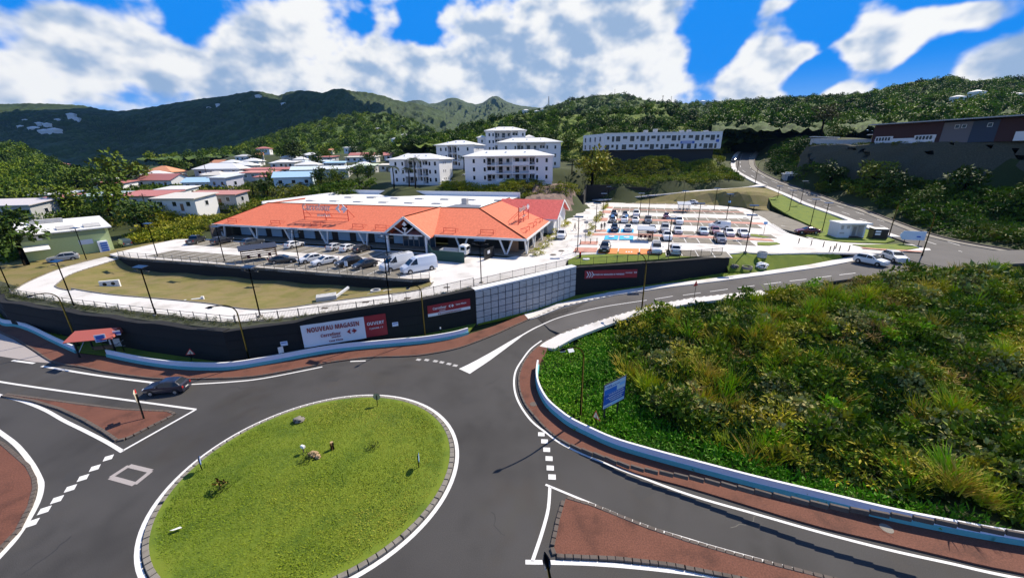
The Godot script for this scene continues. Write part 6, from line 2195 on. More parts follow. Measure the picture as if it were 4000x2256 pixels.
func make_houses() -> void:
	var wh := Color(0.72, 0.72, 0.71)
	var bl := Color(0.36, 0.55, 0.72)
	var pk := Color(0.46, 0.17, 0.15)
	var cr := Color(0.66, 0.62, 0.54)
	var gw := Color(0.42, 0.42, 0.42)
	var og := Color(0.62, 0.27, 0.14)
	house(Vector3(-81, 12.7, -153), 0.30, 15.0, 9.0, 4.2, "gable", bl, Color(0.55, 0.68, 0.76), 1.8, "pale blue gabled house with a mural on its end wall, behind the white roof", 3)
	house(Vector3(-116, 11.9, -153), 0.15, 11.0, 9.0, 3.6, "gable", bl, wh, 1.5, "light blue roofed house left of the lilac-white one", 3)
	house(Vector3(-104, 12.2, -149), -0.3, 9.0, 8.0, 5.0, "shed", Color(0.62, 0.66, 0.70), Color(0.56, 0.55, 0.62), 0.8, "lilac-white two-storey house beside the light blue roof", 2)
	house(Vector3(-132, 15.8, -188), 0.1, 22.0, 11.0, 3.4, "hip", wh, gw, 2.4, "broad white hip-roofed house at the head of the left village", 4)
	house(Vector3(-126, 14.6, -180), 0.05, 18.0, 7.0, 2.6, "shed", wh, gw, 0.5, "low white flat-roofed house in front of the broad white one", 3)
	house(Vector3(-133, 17.2, -207), 0.0, 11.0, 9.0, 3.0, "hip", wh, gw, 1.7, "white hip-roofed house just right of the broad white one", 3)
	house(Vector3(-146, 18.9, -217), 0.0, 9.0, 8.0, 2.6, "hip", wh, gw, 1.4, "small white hip roof peeping up behind the broad white house", 2)
	house(Vector3(-121, 17.8, -220), 0.05, 12.0, 9.0, 3.2, "hip", wh, Color(0.5, 0.52, 0.55), 1.7, "white hip house with long grey lower roof, mid village", 3)
	house(Vector3(-117, 18.6, -231), 0.1, 7.0, 7.0, 4.0, "hip", wh, gw, 1.6, "tall narrow white house left of the big dark tree", 2)
	house(Vector3(-112, 15.9, -192), 0.02, 23.0, 8.0, 2.6, "shed", pk, cr, 0.6, "long low pink-roofed terrace in mid village", 5)
	house(Vector3(-105, 14.8, -172), 0.0, 14.0, 8.0, 3.0, "shed", Color(0.55, 0.24, 0.20), gw, 0.6, "reddish roofed terrace above the leaning palms", 4)
	house(Vector3(-74, 14.6, -172), 0.12, 15.0, 9.0, 4.4, "shed", Color(0.62, 0.66, 0.66), Color(0.50, 0.50, 0.48), 0.9, "two-storey pale house with dark band of windows behind the blue gable", 4)
	house(Vector3(-90, 15.2, -180), 0.3, 12.0, 9.0, 3.4, "gable", Color(0.58, 0.68, 0.70), gw, 1.3, "pale grey-blue roof left of the two-storey pale house", 3)
	house(Vector3(-102, 18.9, -217), 0.0, 18.0, 8.0, 2.6, "shed", Color(0.60, 0.68, 0.74), wh, 0.5, "long low pale blue roof in the upper village", 4)
	house(Vector3(-80, 20.4, -224), 0.0, 19.0, 8.0, 3.0, "shed", cr, wh, 0.5, "long cream flat-roofed terrace at the right of the village", 5)
	house(Vector3(-86, 21.3, -242), 0.0, 16.0, 8.0, 3.2, "gable", pk, cr, 1.4, "long pink-roofed house at the upper right of the village", 4)
	house(Vector3(-64, 16.6, -182), 0.0, 10.0, 8.0, 3.2, "shed", Color(0.52, 0.60, 0.46), gw, 0.6, "pale green flat roof left of the apartment blocks", 2)
	house(Vector3(-48, 20.0, -195), 0.0, 8.0, 7.0, 3.4, "hip", wh, wh, 1.4, "small white house tucked behind the left apartment blocks", 2)
	var more := [[-152, -176, 8, "hip", wh], [-146, -150, 9, "shed", pk], [-98, -166, 8, "shed", pk], [-122, -170, 8, "hip", cr], [-96, -196, 9, "hip", wh], [-84, -198, 8, "shed", bl], [-70, -196, 7, "hip", wh], [-128, -240, 7, "hip", wh], [-104, -236, 8, "shed", pk], [-94, -256, 8, "hip", wh], [-68, -238, 8, "gable", pk], [-58, -196, 7, "shed", cr], [-148, -238, 8, "hip", wh], [-160, -228, 7, "gable", og], [-112, -208, 8, "shed", wh], [-140, -128, 9, "shed", pk], [-150, -134, 9, "shed", wh], [-112, -136, 8, "shed", wh]]
	for q in more:
		var what: String = {"hip": "small hip-roofed house", "shed": "small flat-roofed house", "gable": "small gabled house"}[q[3]]
		house(Vector3(q[0], land(q[0], q[1]), q[1]), rng.randf_range(-0.3, 0.3), q[2] * 1.25, q[2], 3.2, q[3], q[4], [wh, gw, cr][rng.randi() % 3], 1.5 if q[3] != "shed" else 0.5, placed(what, q[0], q[1]), 2)
	# up the slopes
	var g := "white houses scattered on the far slopes"
	house(Vector3(-195, 26.2, -330), 0.2, 11.0, 8.0, 4.6, "hip", pk, wh, 1.4, "pink-roofed white house highest on the left wooded spur", 2)
	house(Vector3(-186, 21.3, -290), 0.1, 11.0, 8.0, 3.6, "hip", Color(0.5, 0.5, 0.5), wh, 1.3, "grey-roofed white house below the pink one on the spur", 3)
	house(Vector3(-174, 22.2, -288), 0.5, 5.0, 6.0, 3.6, "gable", og, cr, 1.6, "little orange-roofed house on the wooded spur", 1)
	house(Vector3(-126, 21.8, -262), 0.1, 10.0, 8.0, 3.2, "hip", wh, wh, 1.6, "white house right of the big dark village tree", 2)
	house(Vector3(-206, 33.5, -420), 0.1, 11.0, 9.0, 3.4, "hip", wh, wh, 1.6, "lone white house amid woods on the sunlit ridge", 2)
	house(Vector3(-127, 25.8, -330), 0.1, 9.0, 8.0, 5.0, "shed", wh, wh, 0.5, "boxy white house with balconies above the upper village", 2)
	house(Vector3(-143, 26.4, -332), 0.1, 3.6, 5.0, 2.6, "gable", og, cr, 1.0, "tiny orange roof left of the boxy white house", 1)
	# left: the row of houses above the green shop
	house(Vector3(-162, 15.0, -192), 0.1, 14.0, 12.0, 3.0, "hip", og, cr, 2.6, "orange hip-roofed house on the left before the dark mountain", 3)
	house(Vector3(-138, 12.6, -162), -0.2, 20.0, 10.0, 3.4, "gable", pk, wh, 2.2, "white-edged pink roofed house below the orange one", 3)
	house(Vector3(-126, 9.6, -127), -0.12, 20.0, 9.0, 3.4, "shed", Color(0.36, 0.46, 0.46), wh, 0.7, "long teal-edged roof at the left end of the terrace", 4)
	house(Vector3(-110, 9.6, -122), -0.12, 17.0, 10.0, 3.8, "shed", pk, wh, 0.8, "terrace house under a broad dusty red roof", 3)
	house(Vector3(-95, 9.2, -117), -0.1, 15.0, 9.0, 3.8, "shed", Color(0.62, 0.58, 0.52), wh, 0.8, "terrace house with pale cream roof beside the shop's hedge", 3)
	house(Vector3(-92, 9.5, -126), -0.1, 19.0, 6.0, 3.6, "shed", Color(0.48, 0.22, 0.19), gw, 0.6, "dusty red roof behind the cream terrace roof", 3)
	house(Vector3(-126, 8.9, -101), 0.15, 16.0, 9.0, 4.4, "shed", Color(0.56, 0.52, 0.53), gw, 0.8, "house with layered white and pink roofs at the far left", 3)
	house(Vector3(-183, 12.2, -183), 0.0, 11.0, 7.0, 3.0, "shed", wh, gw, 0.5, "small white house among trees on the left", 3)
	house(Vector3(-350, 17.0, -320), 0.2, 9.0, 8.0, 4.0, "hip", pk, wh, 1.6, "pink-roofed house at the left edge on the green slope", 2)
	for a in [[-2010, -1380, 20], [-1985, -1250, 26], [-1960, -1290, 18], [-1930, -1430, 16], [-1905, -1260, 30], [-1880, -1340, 20], [-1868, -1220, 30], [-1850, -1290, 24], [-1830, -1180, 34], [-1800, -1400, 18], [-1790, -1270, 22], [-1740, -1450, 26], [-1722, -1400, 18], [-1690, -1470, 20]]:
		far_house("dark_mountain", a[0] * a[1] / -1700.0, a[1], a[2] * 0.75, "tiny house of the hamlet high on the dark mountain")
	for a in [[-1190, -1600, 22], [-1150, -1610, 18], [-1060, -1620, 18], [-985, -1640, 24], [-890, -1560, 22], [-840, -1580, 16]]:
		far_house("dark_mountain", a[0] * a[1] / -1700.0, a[1], a[2] * 0.75, "tiny house along the dark mountain's crest")
	for a in [[34, -780, 15], [57, -760, 12], [68, -800, 9], [130, -840, 10], [235, -850, 14], [404, -820, 12], [462, -700, 12], [505, -640, 14], [560, -760, 14], [612, -690, 12], [655, -800, 14], [700, -720, 12], [740, -650, 10]]:
		far_house("mast_hill", a[0] * a[1] / -900.0, a[1], a[2] * 0.75, "tiny house on the wooded hill under the masts")
	for a in [[-150, -480, 11], [-110, -400, 9], [-134, -520, 12], [-118, -470, 12], [-92, -440, 14], [-84, -420, 10]]:
		far_house("sunlit_ridge", a[0], a[1], a[2] * 0.6, "tiny house in the valley left of the flats")
	for a in [[500, -300, 9], [520, -330, 12], [560, -340, 13]]:
		far_house("right_ridge", a[0] * a[1] / -480.0, a[1], a[2] * 0.7, "pale house among trees on the right-hand ridge")


var far_mesh: Array = []
var far_count := {}


func far_house(on: String, x: float, z: float, w: float, label: String) -> void:      # a few pixels each
	if far_mesh.is_empty():
		var m := MB.new()
		m.box(Vector3(0, -1.2, 0), Vector3(1, 2.9, 0.7))
		var r := MB.new()
		hip_roof(r, 1.0, 0.7, 0.25, 0.16, 0.05)
		far_mesh = [m.mesh(), r.mesh()]
	var y: float = hills[on].call(x, z)
	if y < -500.0:
		return
	far_count[label] = far_count.get(label, -1) + 1
	var o := thing("hillside_house", Vector3(x, y + w * 0.18, z), rng.randf_range(-0.4, 0.4), ORD[far_count[label]] + " from the left, " + label, "house", label)
	part("wall", far_mesh[0], M.white, o)
	part("roof", far_mesh[1], M.white_roof, o)
	o.scale = Vector3(w, w, w)


func make_sheds() -> void:
	# the pale green building at the left
	var o := thing("green_building", Vector3(-92.6, 4.0, -80.8), 0.92, "pale green two-storey building with white lean roof beside the dark tree", "building")
	var m := MB.new()
	m.box(Vector3(0, 2.4, -4.5), Vector3(13.0, 5.8, 9.0))
	part("wall", m, M.green_wall, o)
	m = MB.new()
	m.box(Vector3(0.0, 4.55, 0.05), Vector3(12.0, 1.1, 0.1))
	part("upper_band", m, M.green_dark, o)
	m = MB.new()
	m.b = Transform3D(Basis(Vector3.RIGHT, 0.13), Vector3(0, 6.0, -4.5))
	m.box(Vector3.ZERO, Vector3(14.2, 0.25, 11.2))
	var r := part("roof", m, M.white_roof, o)
	for x in [0.5, 4.4]:
		m = MB.new()
		m.b = Transform3D(Basis(Vector3.RIGHT, 0.3), Vector3(x, 5.85, -0.9))
		m.box(Vector3.ZERO, Vector3(2.6, 0.3, 1.8))
		part("skylight", m, M.grey_wall, r)
	m = MB.new()
	m.box(Vector3(-1.5, 6.9, -7.6), Vector3(5.0, 0.8, 1.2))
	part("roof_unit", m, M.grey_wall, r)
	m = MB.new()
	m.box(Vector3(-3.9, 4.5, 0.35), Vector3(1.4, 0.8, 0.5), 0.05)
	part("air_conditioner", m, M.white, o)
	m = MB.new()
	m.box(Vector3(2.6, 2.6, 0.04), Vector3(2.1, 1.0, 0.08))
	part("notice_board", m, M.pale_blue, o)
	m = MB.new()
	m.box(Vector3(4.9, 1.2, 0.6), Vector3(1.6, 2.6, 1.0), 0.05)
	var c := part("blue_cabinet", m, M.pale_blue, o)
	for i in 4:
		m = MB.new()
		m.box(Vector3(5.0, 0.5 + i * 0.5, 1.12), Vector3(1.1, 0.36, 0.04))
		part("panel", m, M.sign_blue, c)
	m = MB.new()
	m.b = Transform3D(Basis(Vector3.RIGHT, 0.3), Vector3(-4.4, 2.7, 1.2))
	m.box(Vector3.ZERO, Vector3(3.4, 0.1, 2.4))
	part("awning", m, M.white, o)
	# the white kiosk with panels at the junction
	o = thing("kiosk", Vector3(71.6, 5.8, -82.6), -0.12, "white square laundry kiosk with open dark doorway on the grass by the hill road", "kiosk")
	m = MB.new()
	m.box(Vector3(-2.6, 1.6, 0.0), Vector3(3.6, 3.2, 4.4))
	m.box(Vector3(1.4, 1.6, -1.2), Vector3(4.4, 3.2, 2.0))
	m.box(Vector3(3.5, 1.6, 1.0), Vector3(0.5, 3.2, 2.2))
	part("wall", m, M.white_wall, o)
	m = MB.new()
	m.box(Vector3(0.2, 3.3, 0.1), Vector3(9.4, 0.35, 5.4), 0.06)
	part("roof", m, M.white_roof, o)
	for k in [[-3.4, 2.4, 0.8, 0.9], [-3.2, 1.1, 1.4, 0.35], [-1.6, 2.5, 0.9, 0.7]]:
		m = MB.new()
		m.box(Vector3(k[0], k[1], 2.23), Vector3(k[2], k[3], 0.04))
		part("sign_panel", m, M.steel, o)
	for i in 3:
		m = MB.new()
		m.box(Vector3(-0.1 + i * 1.15, 1.2, -0.17), Vector3(1.0, 2.1, 0.06))
		part("machine_front", m, M.steel if i != 1 else M.sign_white, o)
	m = MB.new()
	m.box(Vector3(1.4, 0.03, 1.0), Vector3(4.6, 0.1, 3.2))
	part("floor", m, M.dark, o)
	o.scale = Vector3(0.64, 0.9, 0.72)
	o = thing("vending_cabin", Vector3(76.4, 5.75, -80.6), -0.3, "small black cabin with pale lid and white notices beside the kiosk", "cabin")
	m = MB.new()
	m.box(Vector3(0, 1.0, 0), Vector3(2.5, 2.0, 2.0), 0.04)
	part("body", m, M.black_metal, o)
	m = MB.new()
	m.box(Vector3(0, 2.06, 0), Vector3(2.6, 0.1, 2.1), 0.03)
	part("lid", m, M.steel, o)
	for i in 2:
		m = MB.new()
		m.box(Vector3(-0.5, 1.55 - i * 0.55, 1.02), Vector3(0.9, 0.38, 0.03))
		part("notice", m, M.sign_white, o)
	# the little white substation by the hill road
	o = thing("roadside_hut", Vector3(102.8, 12.4, -147.0), -0.25, "small pale hut with cluttered roof beside the hill road", "hut")
	m = MB.new()
	m.box(Vector3(0, 1.2, -1.4), Vector3(6.0, 3.6, 2.8))
	part("wall", m, M.grey_wall, o)
	m = MB.new()
	m.box(Vector3(0, 3.1, -1.4), Vector3(6.6, 0.3, 3.4))
	var rf := part("roof", m, M.white_roof, o)
	for i in 4:
		m = MB.new()
		m.box(Vector3(-2.0 + i * 1.3, 3.5, -1.2 - (i % 2) * 0.6), Vector3(1.1, 0.5, 0.9), 0.08)
		part("roof_box", m, M.white, rf)
	pane(o, -1.0, 1.5, 0.03, 2.2, 1.8, 0.1, M.glass_blue)
	# the maroon works building on the right-hand plateau
	var at := Vector3(117.0, 24.9, -135.0)
	var turn := -atan2(0.949, 0.316)
	o = thing("works_building", at, turn, "long maroon and grey works building with pale metal roof on the right plateau", "industrial building")
	for s in [[0.0, 17.0, M.maroon, 5.8], [17.0, 23.0, M.works_grey, 5.4], [23.0, 28.0, M.works_blue, 5.4], [28.0, 62.0, M.maroon, 5.6]]:
		m = MB.new()
		m.box(Vector3((s[0] + s[1]) * 0.5, s[3] * 0.5, -6.0), Vector3(s[1] - s[0] - 0.01, s[3], 12.0 - 0.1 * s[0] / 10.0))
		part("wall", m, s[2], o)
	m = MB.new()
	m.box(Vector3(31.0, 5.95, -5.2), Vector3(63.5, 0.22, 14.6))
	for i in 3:
		m.box(Vector3(31.0, 6.1, 1.2 - i * 0.5), Vector3(63.5, 0.12, 0.12))
	part("roof", m, M.works_roof, o)
	m = MB.new()
	m.box(Vector3(8.5, 0.9, 0.06), Vector3(15.0, 1.5, 0.12))
	m.box(Vector3(3.4, 1.9, 0.06), Vector3(4.6, 0.9, 0.12))
	m.box(Vector3(13.6, 1.9, 0.06), Vector3(5.0, 0.9, 0.12))
	part("white_band", m, M.white_wall, o)
	for x in [3.2, 13.4]:
		for i in 5:
			m = MB.new()
			m.box(Vector3(x - 1.6 + i * 0.8, 1.6, 0.14), Vector3(0.55, 1.0, 0.05))
			part("window", m, M.glass, o)
	m = MB.new()
	m.box(Vector3(36.0, 1.2, 0.06), Vector3(9.0, 2.2, 0.12))
	part("white_band", m, M.white_wall, o)
	for x in [20.0, 21.4, 26.4]:
		pane(o, x, 4.2, 0.04, 0.8, 0.8, 0.08)
	# the long pale yard wall in front of it with low sheds behind
	o = thing("yard_wall", Vector3(109.5, 25.2, -149.0), -atan2(0.72, 0.69), "pale plastered yard wall left of the maroon works building", "wall")
	m = MB.new()
	m.box(Vector3(9.0, 0.4, 0), Vector3(19.0, 2.4, 0.3))
	part("wall_face", m, M.grey_wall, o)
	o = thing("yard_shed", Vector3(113.5, 25.4, -151.0), -0.4, "low pale lean-to shed behind the yard wall", "shed")
	m = MB.new()
	m.box(Vector3(0, 1.1, 0), Vector3(7.0, 2.2, 4.0))
	part("wall", m, M.grey_wall, o)
	m = MB.new()
	m.b = Transform3D(Basis(Vector3.BACK, -0.06), Vector3(0, 2.5, 0))
	m.box(Vector3.ZERO, Vector3(8.0, 0.2, 5.0))
	part("roof", m, M.white_roof, o)
	o = thing("yellow_cabin", Vector3(126.6, 25.4, -142.5), -0.6, "yellow cabin with posts behind the yard wall", "cabin")
	m = MB.new()
	m.box(Vector3(0, 1.5, 0), Vector3(4.6, 2.6, 3.0))
	part("wall", m, M.plank, o)
	m = MB.new()
	m.box(Vector3(0, 2.9, 0), Vector3(7.4, 0.2, 4.0))
	part("roof", m, M.white_roof, o)
	for i in 4:
		m = MB.new()
		m.box(Vector3(-1.6 + i * 1.1, 1.7, 1.53), Vector3(0.6, 1.5, 0.05))
		part("window", m, M.glass, o)


# ------------------------------------------------------------------ plants
func leaf(m: MB, p: Vector3, dir: Vector3, up: Vector3, l: float, w: float) -> void:       # one leaf: a kite folded along its midrib
	var side := dir.cross(up).normalized() * w * 0.5
	var tip := p + dir * l
	var mid := p + dir * l * 0.45
	var fold := up * w * 0.16
	m.tri(p, mid + side + fold, tip)
	m.tri(p, tip, mid - side + fold)


func rand_dir(r: RandomNumberGenerator) -> Vector3:
	var z := r.randf_range(-1, 1)
	var a := r.randf() * TAU
	var q := sqrt(1.0 - z * z)
	return Vector3(q * cos(a), z, q * sin(a))


func tone(m: MB, r: RandomNumberGenerator, lo := 0.65, hi := 1.3) -> void:
	var k := r.randf_range(lo, hi)
	m.col = Color(k * r.randf_range(0.88, 1.15), k, k * r.randf_range(0.7, 1.2))


func clump(seed_: int, n: int, l: float, w: float, flat_ := 0.75) -> ArrayMesh:           # a bushy clump of radius 1
	var r := RandomNumberGenerator.new()
	r.seed = seed_
	var m := MB.new()
	var subs: Array[Vector3] = []
	for i in 7:
		subs.append(rand_dir(r) * Vector3(0.62, 0.42, 0.62) + Vector3(0, 0.25, 0))
	for i in n:
		var c := subs[i % 7]
		var d := rand_dir(r)
		d.y = absf(d.y) * 0.9 - 0.15
		var p := c + d * r.randf_range(0.22, 0.42) * Vector3(1, flat_, 1)
		tone(m, r)
		var out := (d + rand_dir(r) * 0.8 + Vector3(0, 0.1, 0)).normalized()
		var up := (Vector3.UP * 0.9 + rand_dir(r) * 0.7).normalized()
		leaf(m, p, out, up, l * r.randf_range(0.7, 1.3), w * r.randf_range(0.7, 1.3))
	return m.mesh()


func tuft(seed_: int, n: int, h: float, w: float, spread := 0.25) -> ArrayMesh:
	var r := RandomNumberGenerator.new()
	r.seed = seed_
	var m := MB.new()
	for i in n:
		var a := r.randf() * TAU
		var p := Vector3(cos(a), 0, sin(a)) * r.randf() * spread
		var d := Vector3(cos(a) * r.randf_range(0.1, 0.9), 1.0, sin(a) * r.randf_range(0.1, 0.9)).normalized()
		tone(m, r, 0.7, 1.25)
		var s := Vector3(-sin(a + 0.5), 0, cos(a + 0.5)) * w
		var hh := h * r.randf_range(0.6, 1.2)
		var mid := p + d * hh * 0.6
		var tip := p + d * hh + Vector3(d.x, -0.2, d.z) * hh * 0.25
		m.quad(p - s, mid - s * 0.8, mid + s * 0.8, p + s)
		m.tri(mid - s * 0.8, tip, mid + s * 0.8)
	return m.mesh()


func crown(seed_: int, n: int, l: float, lobes: int, tall: float) -> ArrayMesh:            # a tree crown of radius about 1 centred on the origin
	var r := RandomNumberGenerator.new()
	r.seed = seed_
	var m := MB.new()
	var cs: Array[Vector3] = []
	var rs: Array[float] = []
	for i in lobes:
		var d := rand_dir(r)
		d.y = d.y * 0.75 + 0.1
		cs.append(d * r.randf_range(0.35, 0.72) * Vector3(1, tall, 1))
		rs.append(r.randf_range(0.26, 0.46))
	for i in n:
		var k := i % lobes
		var d := rand_dir(r)
		if d.y < -0.3:
			d.y = -d.y
		var p := cs[k] + d * rs[k] * r.randf_range(0.72, 1.05) * Vector3(1, 0.85, 1)
		tone(m, r, 0.6, 1.3)
		var out := (d * 0.6 + rand_dir(r) + Vector3(0, -0.2, 0)).normalized()
		leaf(m, p, out, (d + Vector3.UP * 0.8 + rand_dir(r) * 0.5).normalized(), l * r.randf_range(0.7, 1.3), l * r.randf_range(0.4, 0.75))
	return m.mesh()


func scatter(called: String, mesh: Mesh, list: Array, mat: Material = null) -> void:       # list of [Transform3D, Color]
	if list.is_empty():
		return
	var mm := MultiMesh.new()
	mm.transform_format = MultiMesh.TRANSFORM_3D
	mm.use_colors = true
	mm.mesh = mesh
	mm.instance_count = list.size()
	for i in list.size():
		mm.set_instance_transform(i, list[i][0])
		mm.set_instance_color(i, list[i][1])
	var o := MultiMeshInstance3D.new()
	o.name = numbered(called)
	o.multimesh = mm
	o.material_override = mat if mat else M.leaf
	add_child(o)
	o.set_meta("kind", "stuff")


func spot(p: Vector3, s: float, tilt := 0.2, tall := 1.0) -> Transform3D:
	var b := Basis(Vector3.UP, rng.randf() * TAU) * Basis(Vector3.RIGHT, rng.randf_range(-tilt, tilt))
	return Transform3D(b.scaled(Vector3(s, s * tall, s)), p)


var patch := FastNoiseLite.new()


func blend(stops: Array, k: float) -> Color:
	k = clampf(k, 0.0, 0.999) * (stops.size() - 1)
	var i := int(k)
	return stops[i].lerp(stops[i + 1], k - i)


func fill(outline: PackedVector2Array, step: float, meshes: Array, called: String, size: Array, cols: Array, ground: Callable, sink := 0.15, freq := 0.07, tall := 1.0, keep := 1.0) -> void:
	var lo := outline[0]
	var hi := outline[0]
	for p in outline:
		lo = lo.min(p)
		hi = hi.max(p)
	var lists := []
	for k in meshes.size():
		lists.append([])
	var x := lo.x
	while x < hi.x:
		var z := lo.y
		while z < hi.y:
			var q := Vector2(x + rng.randf_range(-0.5, 0.5) * step, z + rng.randf_range(-0.5, 0.5) * step)
			if rng.randf() < keep and Geometry2D.is_point_in_polygon(q, outline):
				var n1 := patch.get_noise_2d(q.x * freq * 14.0, q.y * freq * 14.0)
				var n2 := patch.get_noise_2d(q.x * freq * 40.0 + 91.0, q.y * freq * 40.0)
				var s: float = lerpf(size[0], size[1], clampf(0.5 + 0.55 * n2 + rng.randf_range(-0.3, 0.3), 0.0, 1.0))
				var c := blend(cols, 0.5 + 0.95 * n1 + rng.randf_range(-0.18, 0.18))
				lists[rng.randi() % meshes.size()].append([spot(Vector3(q.x, ground.call(q.x, q.y) - sink * s, q.y), s, 0.25, tall), c])
			z += step
		x += step
	for k in meshes.size():
		scatter(called, meshes[k], lists[k])


func c3(r: float, g: float, b: float) -> Color:
	return Color(r * 2.35, g * 2.2, b * 1.9)


func make_plants() -> void:
	patch.seed = 12
	patch.frequency = 0.02
	patch.fractal_octaves = 3
	var dk := c3(0.016, 0.036, 0.003)
	var md := c3(0.050, 0.085, 0.005)
	var yl := c3(0.135, 0.140, 0.010)
	var sv := c3(0.085, 0.110, 0.050)
	var lm := c3(0.060, 0.140, 0.004)
	var ol := c3(0.090, 0.095, 0.010)
	# island grass
	var t1 := tuft(1, 10, 0.085, 0.014)
	var t2 := tuft(2, 8, 0.12, 0.016)
	var ring := PackedVector2Array()
	for i in 48:
		ring.append(island_pt(TAU * i / 48.0, 9.35))
	fill(ring, 0.165, [t1, t2], "grass_tufts", [0.6, 1.3], [c3(0.045, 0.082, 0.003), c3(0.075, 0.118, 0.004), c3(0.10, 0.135, 0.006), c3(0.17, 0.17, 0.03)], func(x: float, z: float) -> float: return island_y(x, z), 0.0, 0.12)
	# bright tall grass inside the curved wall
	var low_h := func(x: float, z: float) -> float: return land(x, z)
	var t3 := tuft(3, 12, 0.55, 0.028, 0.35)
	var lawn_e := pts2([3.4, -40.4, 4.4, -43.4, 5.4, -43.6, 8.2, -45.6, 11.5, -47.6, 15.0, -49.2, 14.0, -46.0, 12.3, -42.0, 12.0, -37.0, 12.4, -31.0, 14.8, -27.6, 17.6, -25.0, 22.0, -22.6, 26.0, -20.6, 30.0, -19.2, 29.8, -18.3, 26.9, -19.2, 21.3, -21.2, 17.6, -22.7, 13.8, -24.4, 10.8, -25.8, 8.4, -27.1, 6.5, -28.6, 5.4, -29.8, 4.6, -31.0, 3.8, -32.6, 3.2, -34.8, 3.1, -37.0])
	fill(lawn_e, 0.42, [t3, clump(77, 34, 0.5, 0.16, 0.7)], "tall_grass", [0.55, 1.1], [c3(0.025, 0.075, 0.002), c3(0.04, 0.12, 0.003), c3(0.07, 0.15, 0.006), c3(0.12, 0.15, 0.015)], low_h, 0.1, 0.1)
	# the thicket
	var b1 := clump(11, 130, 0.34, 0.17)
	var b2 := clump(12, 120, 0.46, 0.11)
	var b3 := clump(13, 110, 0.30, 0.24)
	var cane := tuft(14, 46, 1.7, 0.045, 0.7)
	var dry := clump(15, 60, 0.5, 0.05)
	var th := pts2([15.0, -49.4, 12.6, -45.0, 12.2, -38.0, 12.8, -31.0, 15.0, -28.0, 17.0, -25.6, 24.0, -22.2, 30.0, -19.6, 36.0, -17.6, 46.0, -15.8, 62.0, -14.2, 84.0, -14.0, 96.0, -22.0, 112.0, -36.0, 124.0, -58.0, 110.0, -61.5, 99.0, -57.0, 93.0, -52.0, 82.0, -55.5, 70.0, -57.2, 58.0, -56.2, 48.2, -54.6, 40.0, -52.4, 27.0, -51.6, 20.4, -50.6])
	var bumpy := func(x: float, z: float) -> float: return land(x, z) + 0.5 + 2.4 * patch.get_noise_2d(x * 4.6, z * 4.6) + 0.9 * patch.get_noise_2d(x * 11.0 + 40.0, z * 11.0)
	fill(th, 1.25, [b1, b3], "thicket", [0.9, 1.6], [dk, dk, md, dk], func(x: float, z: float) -> float: return land(x, z), 0.1, 0.06, 1.1)
	# several kinds, each in its own patches
	var kinds := [[b1, [md, ol, md, lm], 0.7, 1.45, 0.0], [b2, [ol, yl, ol, md], 0.7, 1.4, 17.0], [b3, [c3(0.05, 0.062, 0.028), sv, c3(0.10, 0.115, 0.062)], 0.7, 1.5, 61.0], [cane, [yl, lm, ol, c3(0.13, 0.115, 0.03)], 0.7, 1.3, 93.0], [b1, [dk, md, dk], 0.8, 1.8, 131.0], [dry, [c3(0.12, 0.09, 0.04), c3(0.075, 0.06, 0.03)], 0.8, 1.5, 177.0]]
	var bag := []
	for k in kinds:
		bag.append([])
	var tx := 12.0
	while tx < 124.0:
		var tz := -62.0
		while tz < -13.5:
			var q := Vector2(tx + rng.randf_range(-0.45, 0.45), tz + rng.randf_range(-0.45, 0.45))
			if Geometry2D.is_point_in_polygon(q, th):
				var best := 0
				var top := -9.0
				for i in kinds.size():
					var n := patch.get_noise_2d(q.x * 5.5 + kinds[i][4] * 30.0, q.y * 5.5 + kinds[i][4]) + rng.randf_range(-0.16, 0.16) - (0.16 if i == 5 else 0.06 if i == 4 else 0.0)
					if n > top:
						top = n
						best = i
				var k: Array = kinds[best]
				var s: float = rng.randf_range(k[2], k[3])
				if rng.randf() < 0.9:
					bag[best].append([spot(Vector3(q.x, bumpy.call(q.x, q.y) - 0.15, q.y), s, 0.25, rng.randf_range(0.8, 1.3)), blend(k[1], rng.randf()) * Color(1.65, 1.4, 1.1)])
			tz += 0.85
		tx += 0.85
	for i in kinds.size():
		scatter("thicket", kinds[i][0], bag[i])
	# big shrubs rising out of the thicket on the right
	var w1 := pts2([70.0, -56.0, 98.0, -50.0, 104.0, -40.0, 80.0, -34.0, 62.0, -42.0, 56.0, -54.0])
	fill(w1, 3.4, [b1, b3], "thicket", [1.8, 2.9], [dk, md, sv, dk, md], bumpy, 0.0, 0.05, 1.0, 0.7)
	# verges and ledges
	var foot := pts2([-78, -57, -66, -51.5, -58, -47.6, -48, -43.6, -40, -41.8, -33.5, -40.7, -30, -41.2, -24, -43.0, -14, -46.8, -6, -50.6, 8, -59.2, 24, -61.3, 36, -63.2, 40, -62.4, 24, -61.2, 14, -60.6, 4, -57.4, -6, -50.0, -14, -46.0, -24, -43.6, -33, -40.2, -40, -40.8, -50, -43.8, -62, -48.4, -70, -52.6])
	fill(foot, 0.5, [tuft(4, 8, 0.28, 0.02), t3], "verge_grass", [0.4, 0.8], [c3(0.05, 0.10, 0.004), c3(0.10, 0.15, 0.01)], func(x: float, _z: float) -> float: return maxf(0.0, road_e(x)) + 0.14, 0.0)
	var led := pts2([-96, -67.4, -88, -62.4, -74, -54.4, -60, -49.8, -46, -45.6, -33.4, -42.2, -31, -43.2, -26, -44.4, -21.6, -46.2, -12.6, -49.4, -5.6, -53.2, -6, -53.9, -13, -50, -22, -46.9, -33.6, -44.2, -46, -47.4, -61, -51.8, -76, -57.0, -80, -60.6, -95, -68.0])
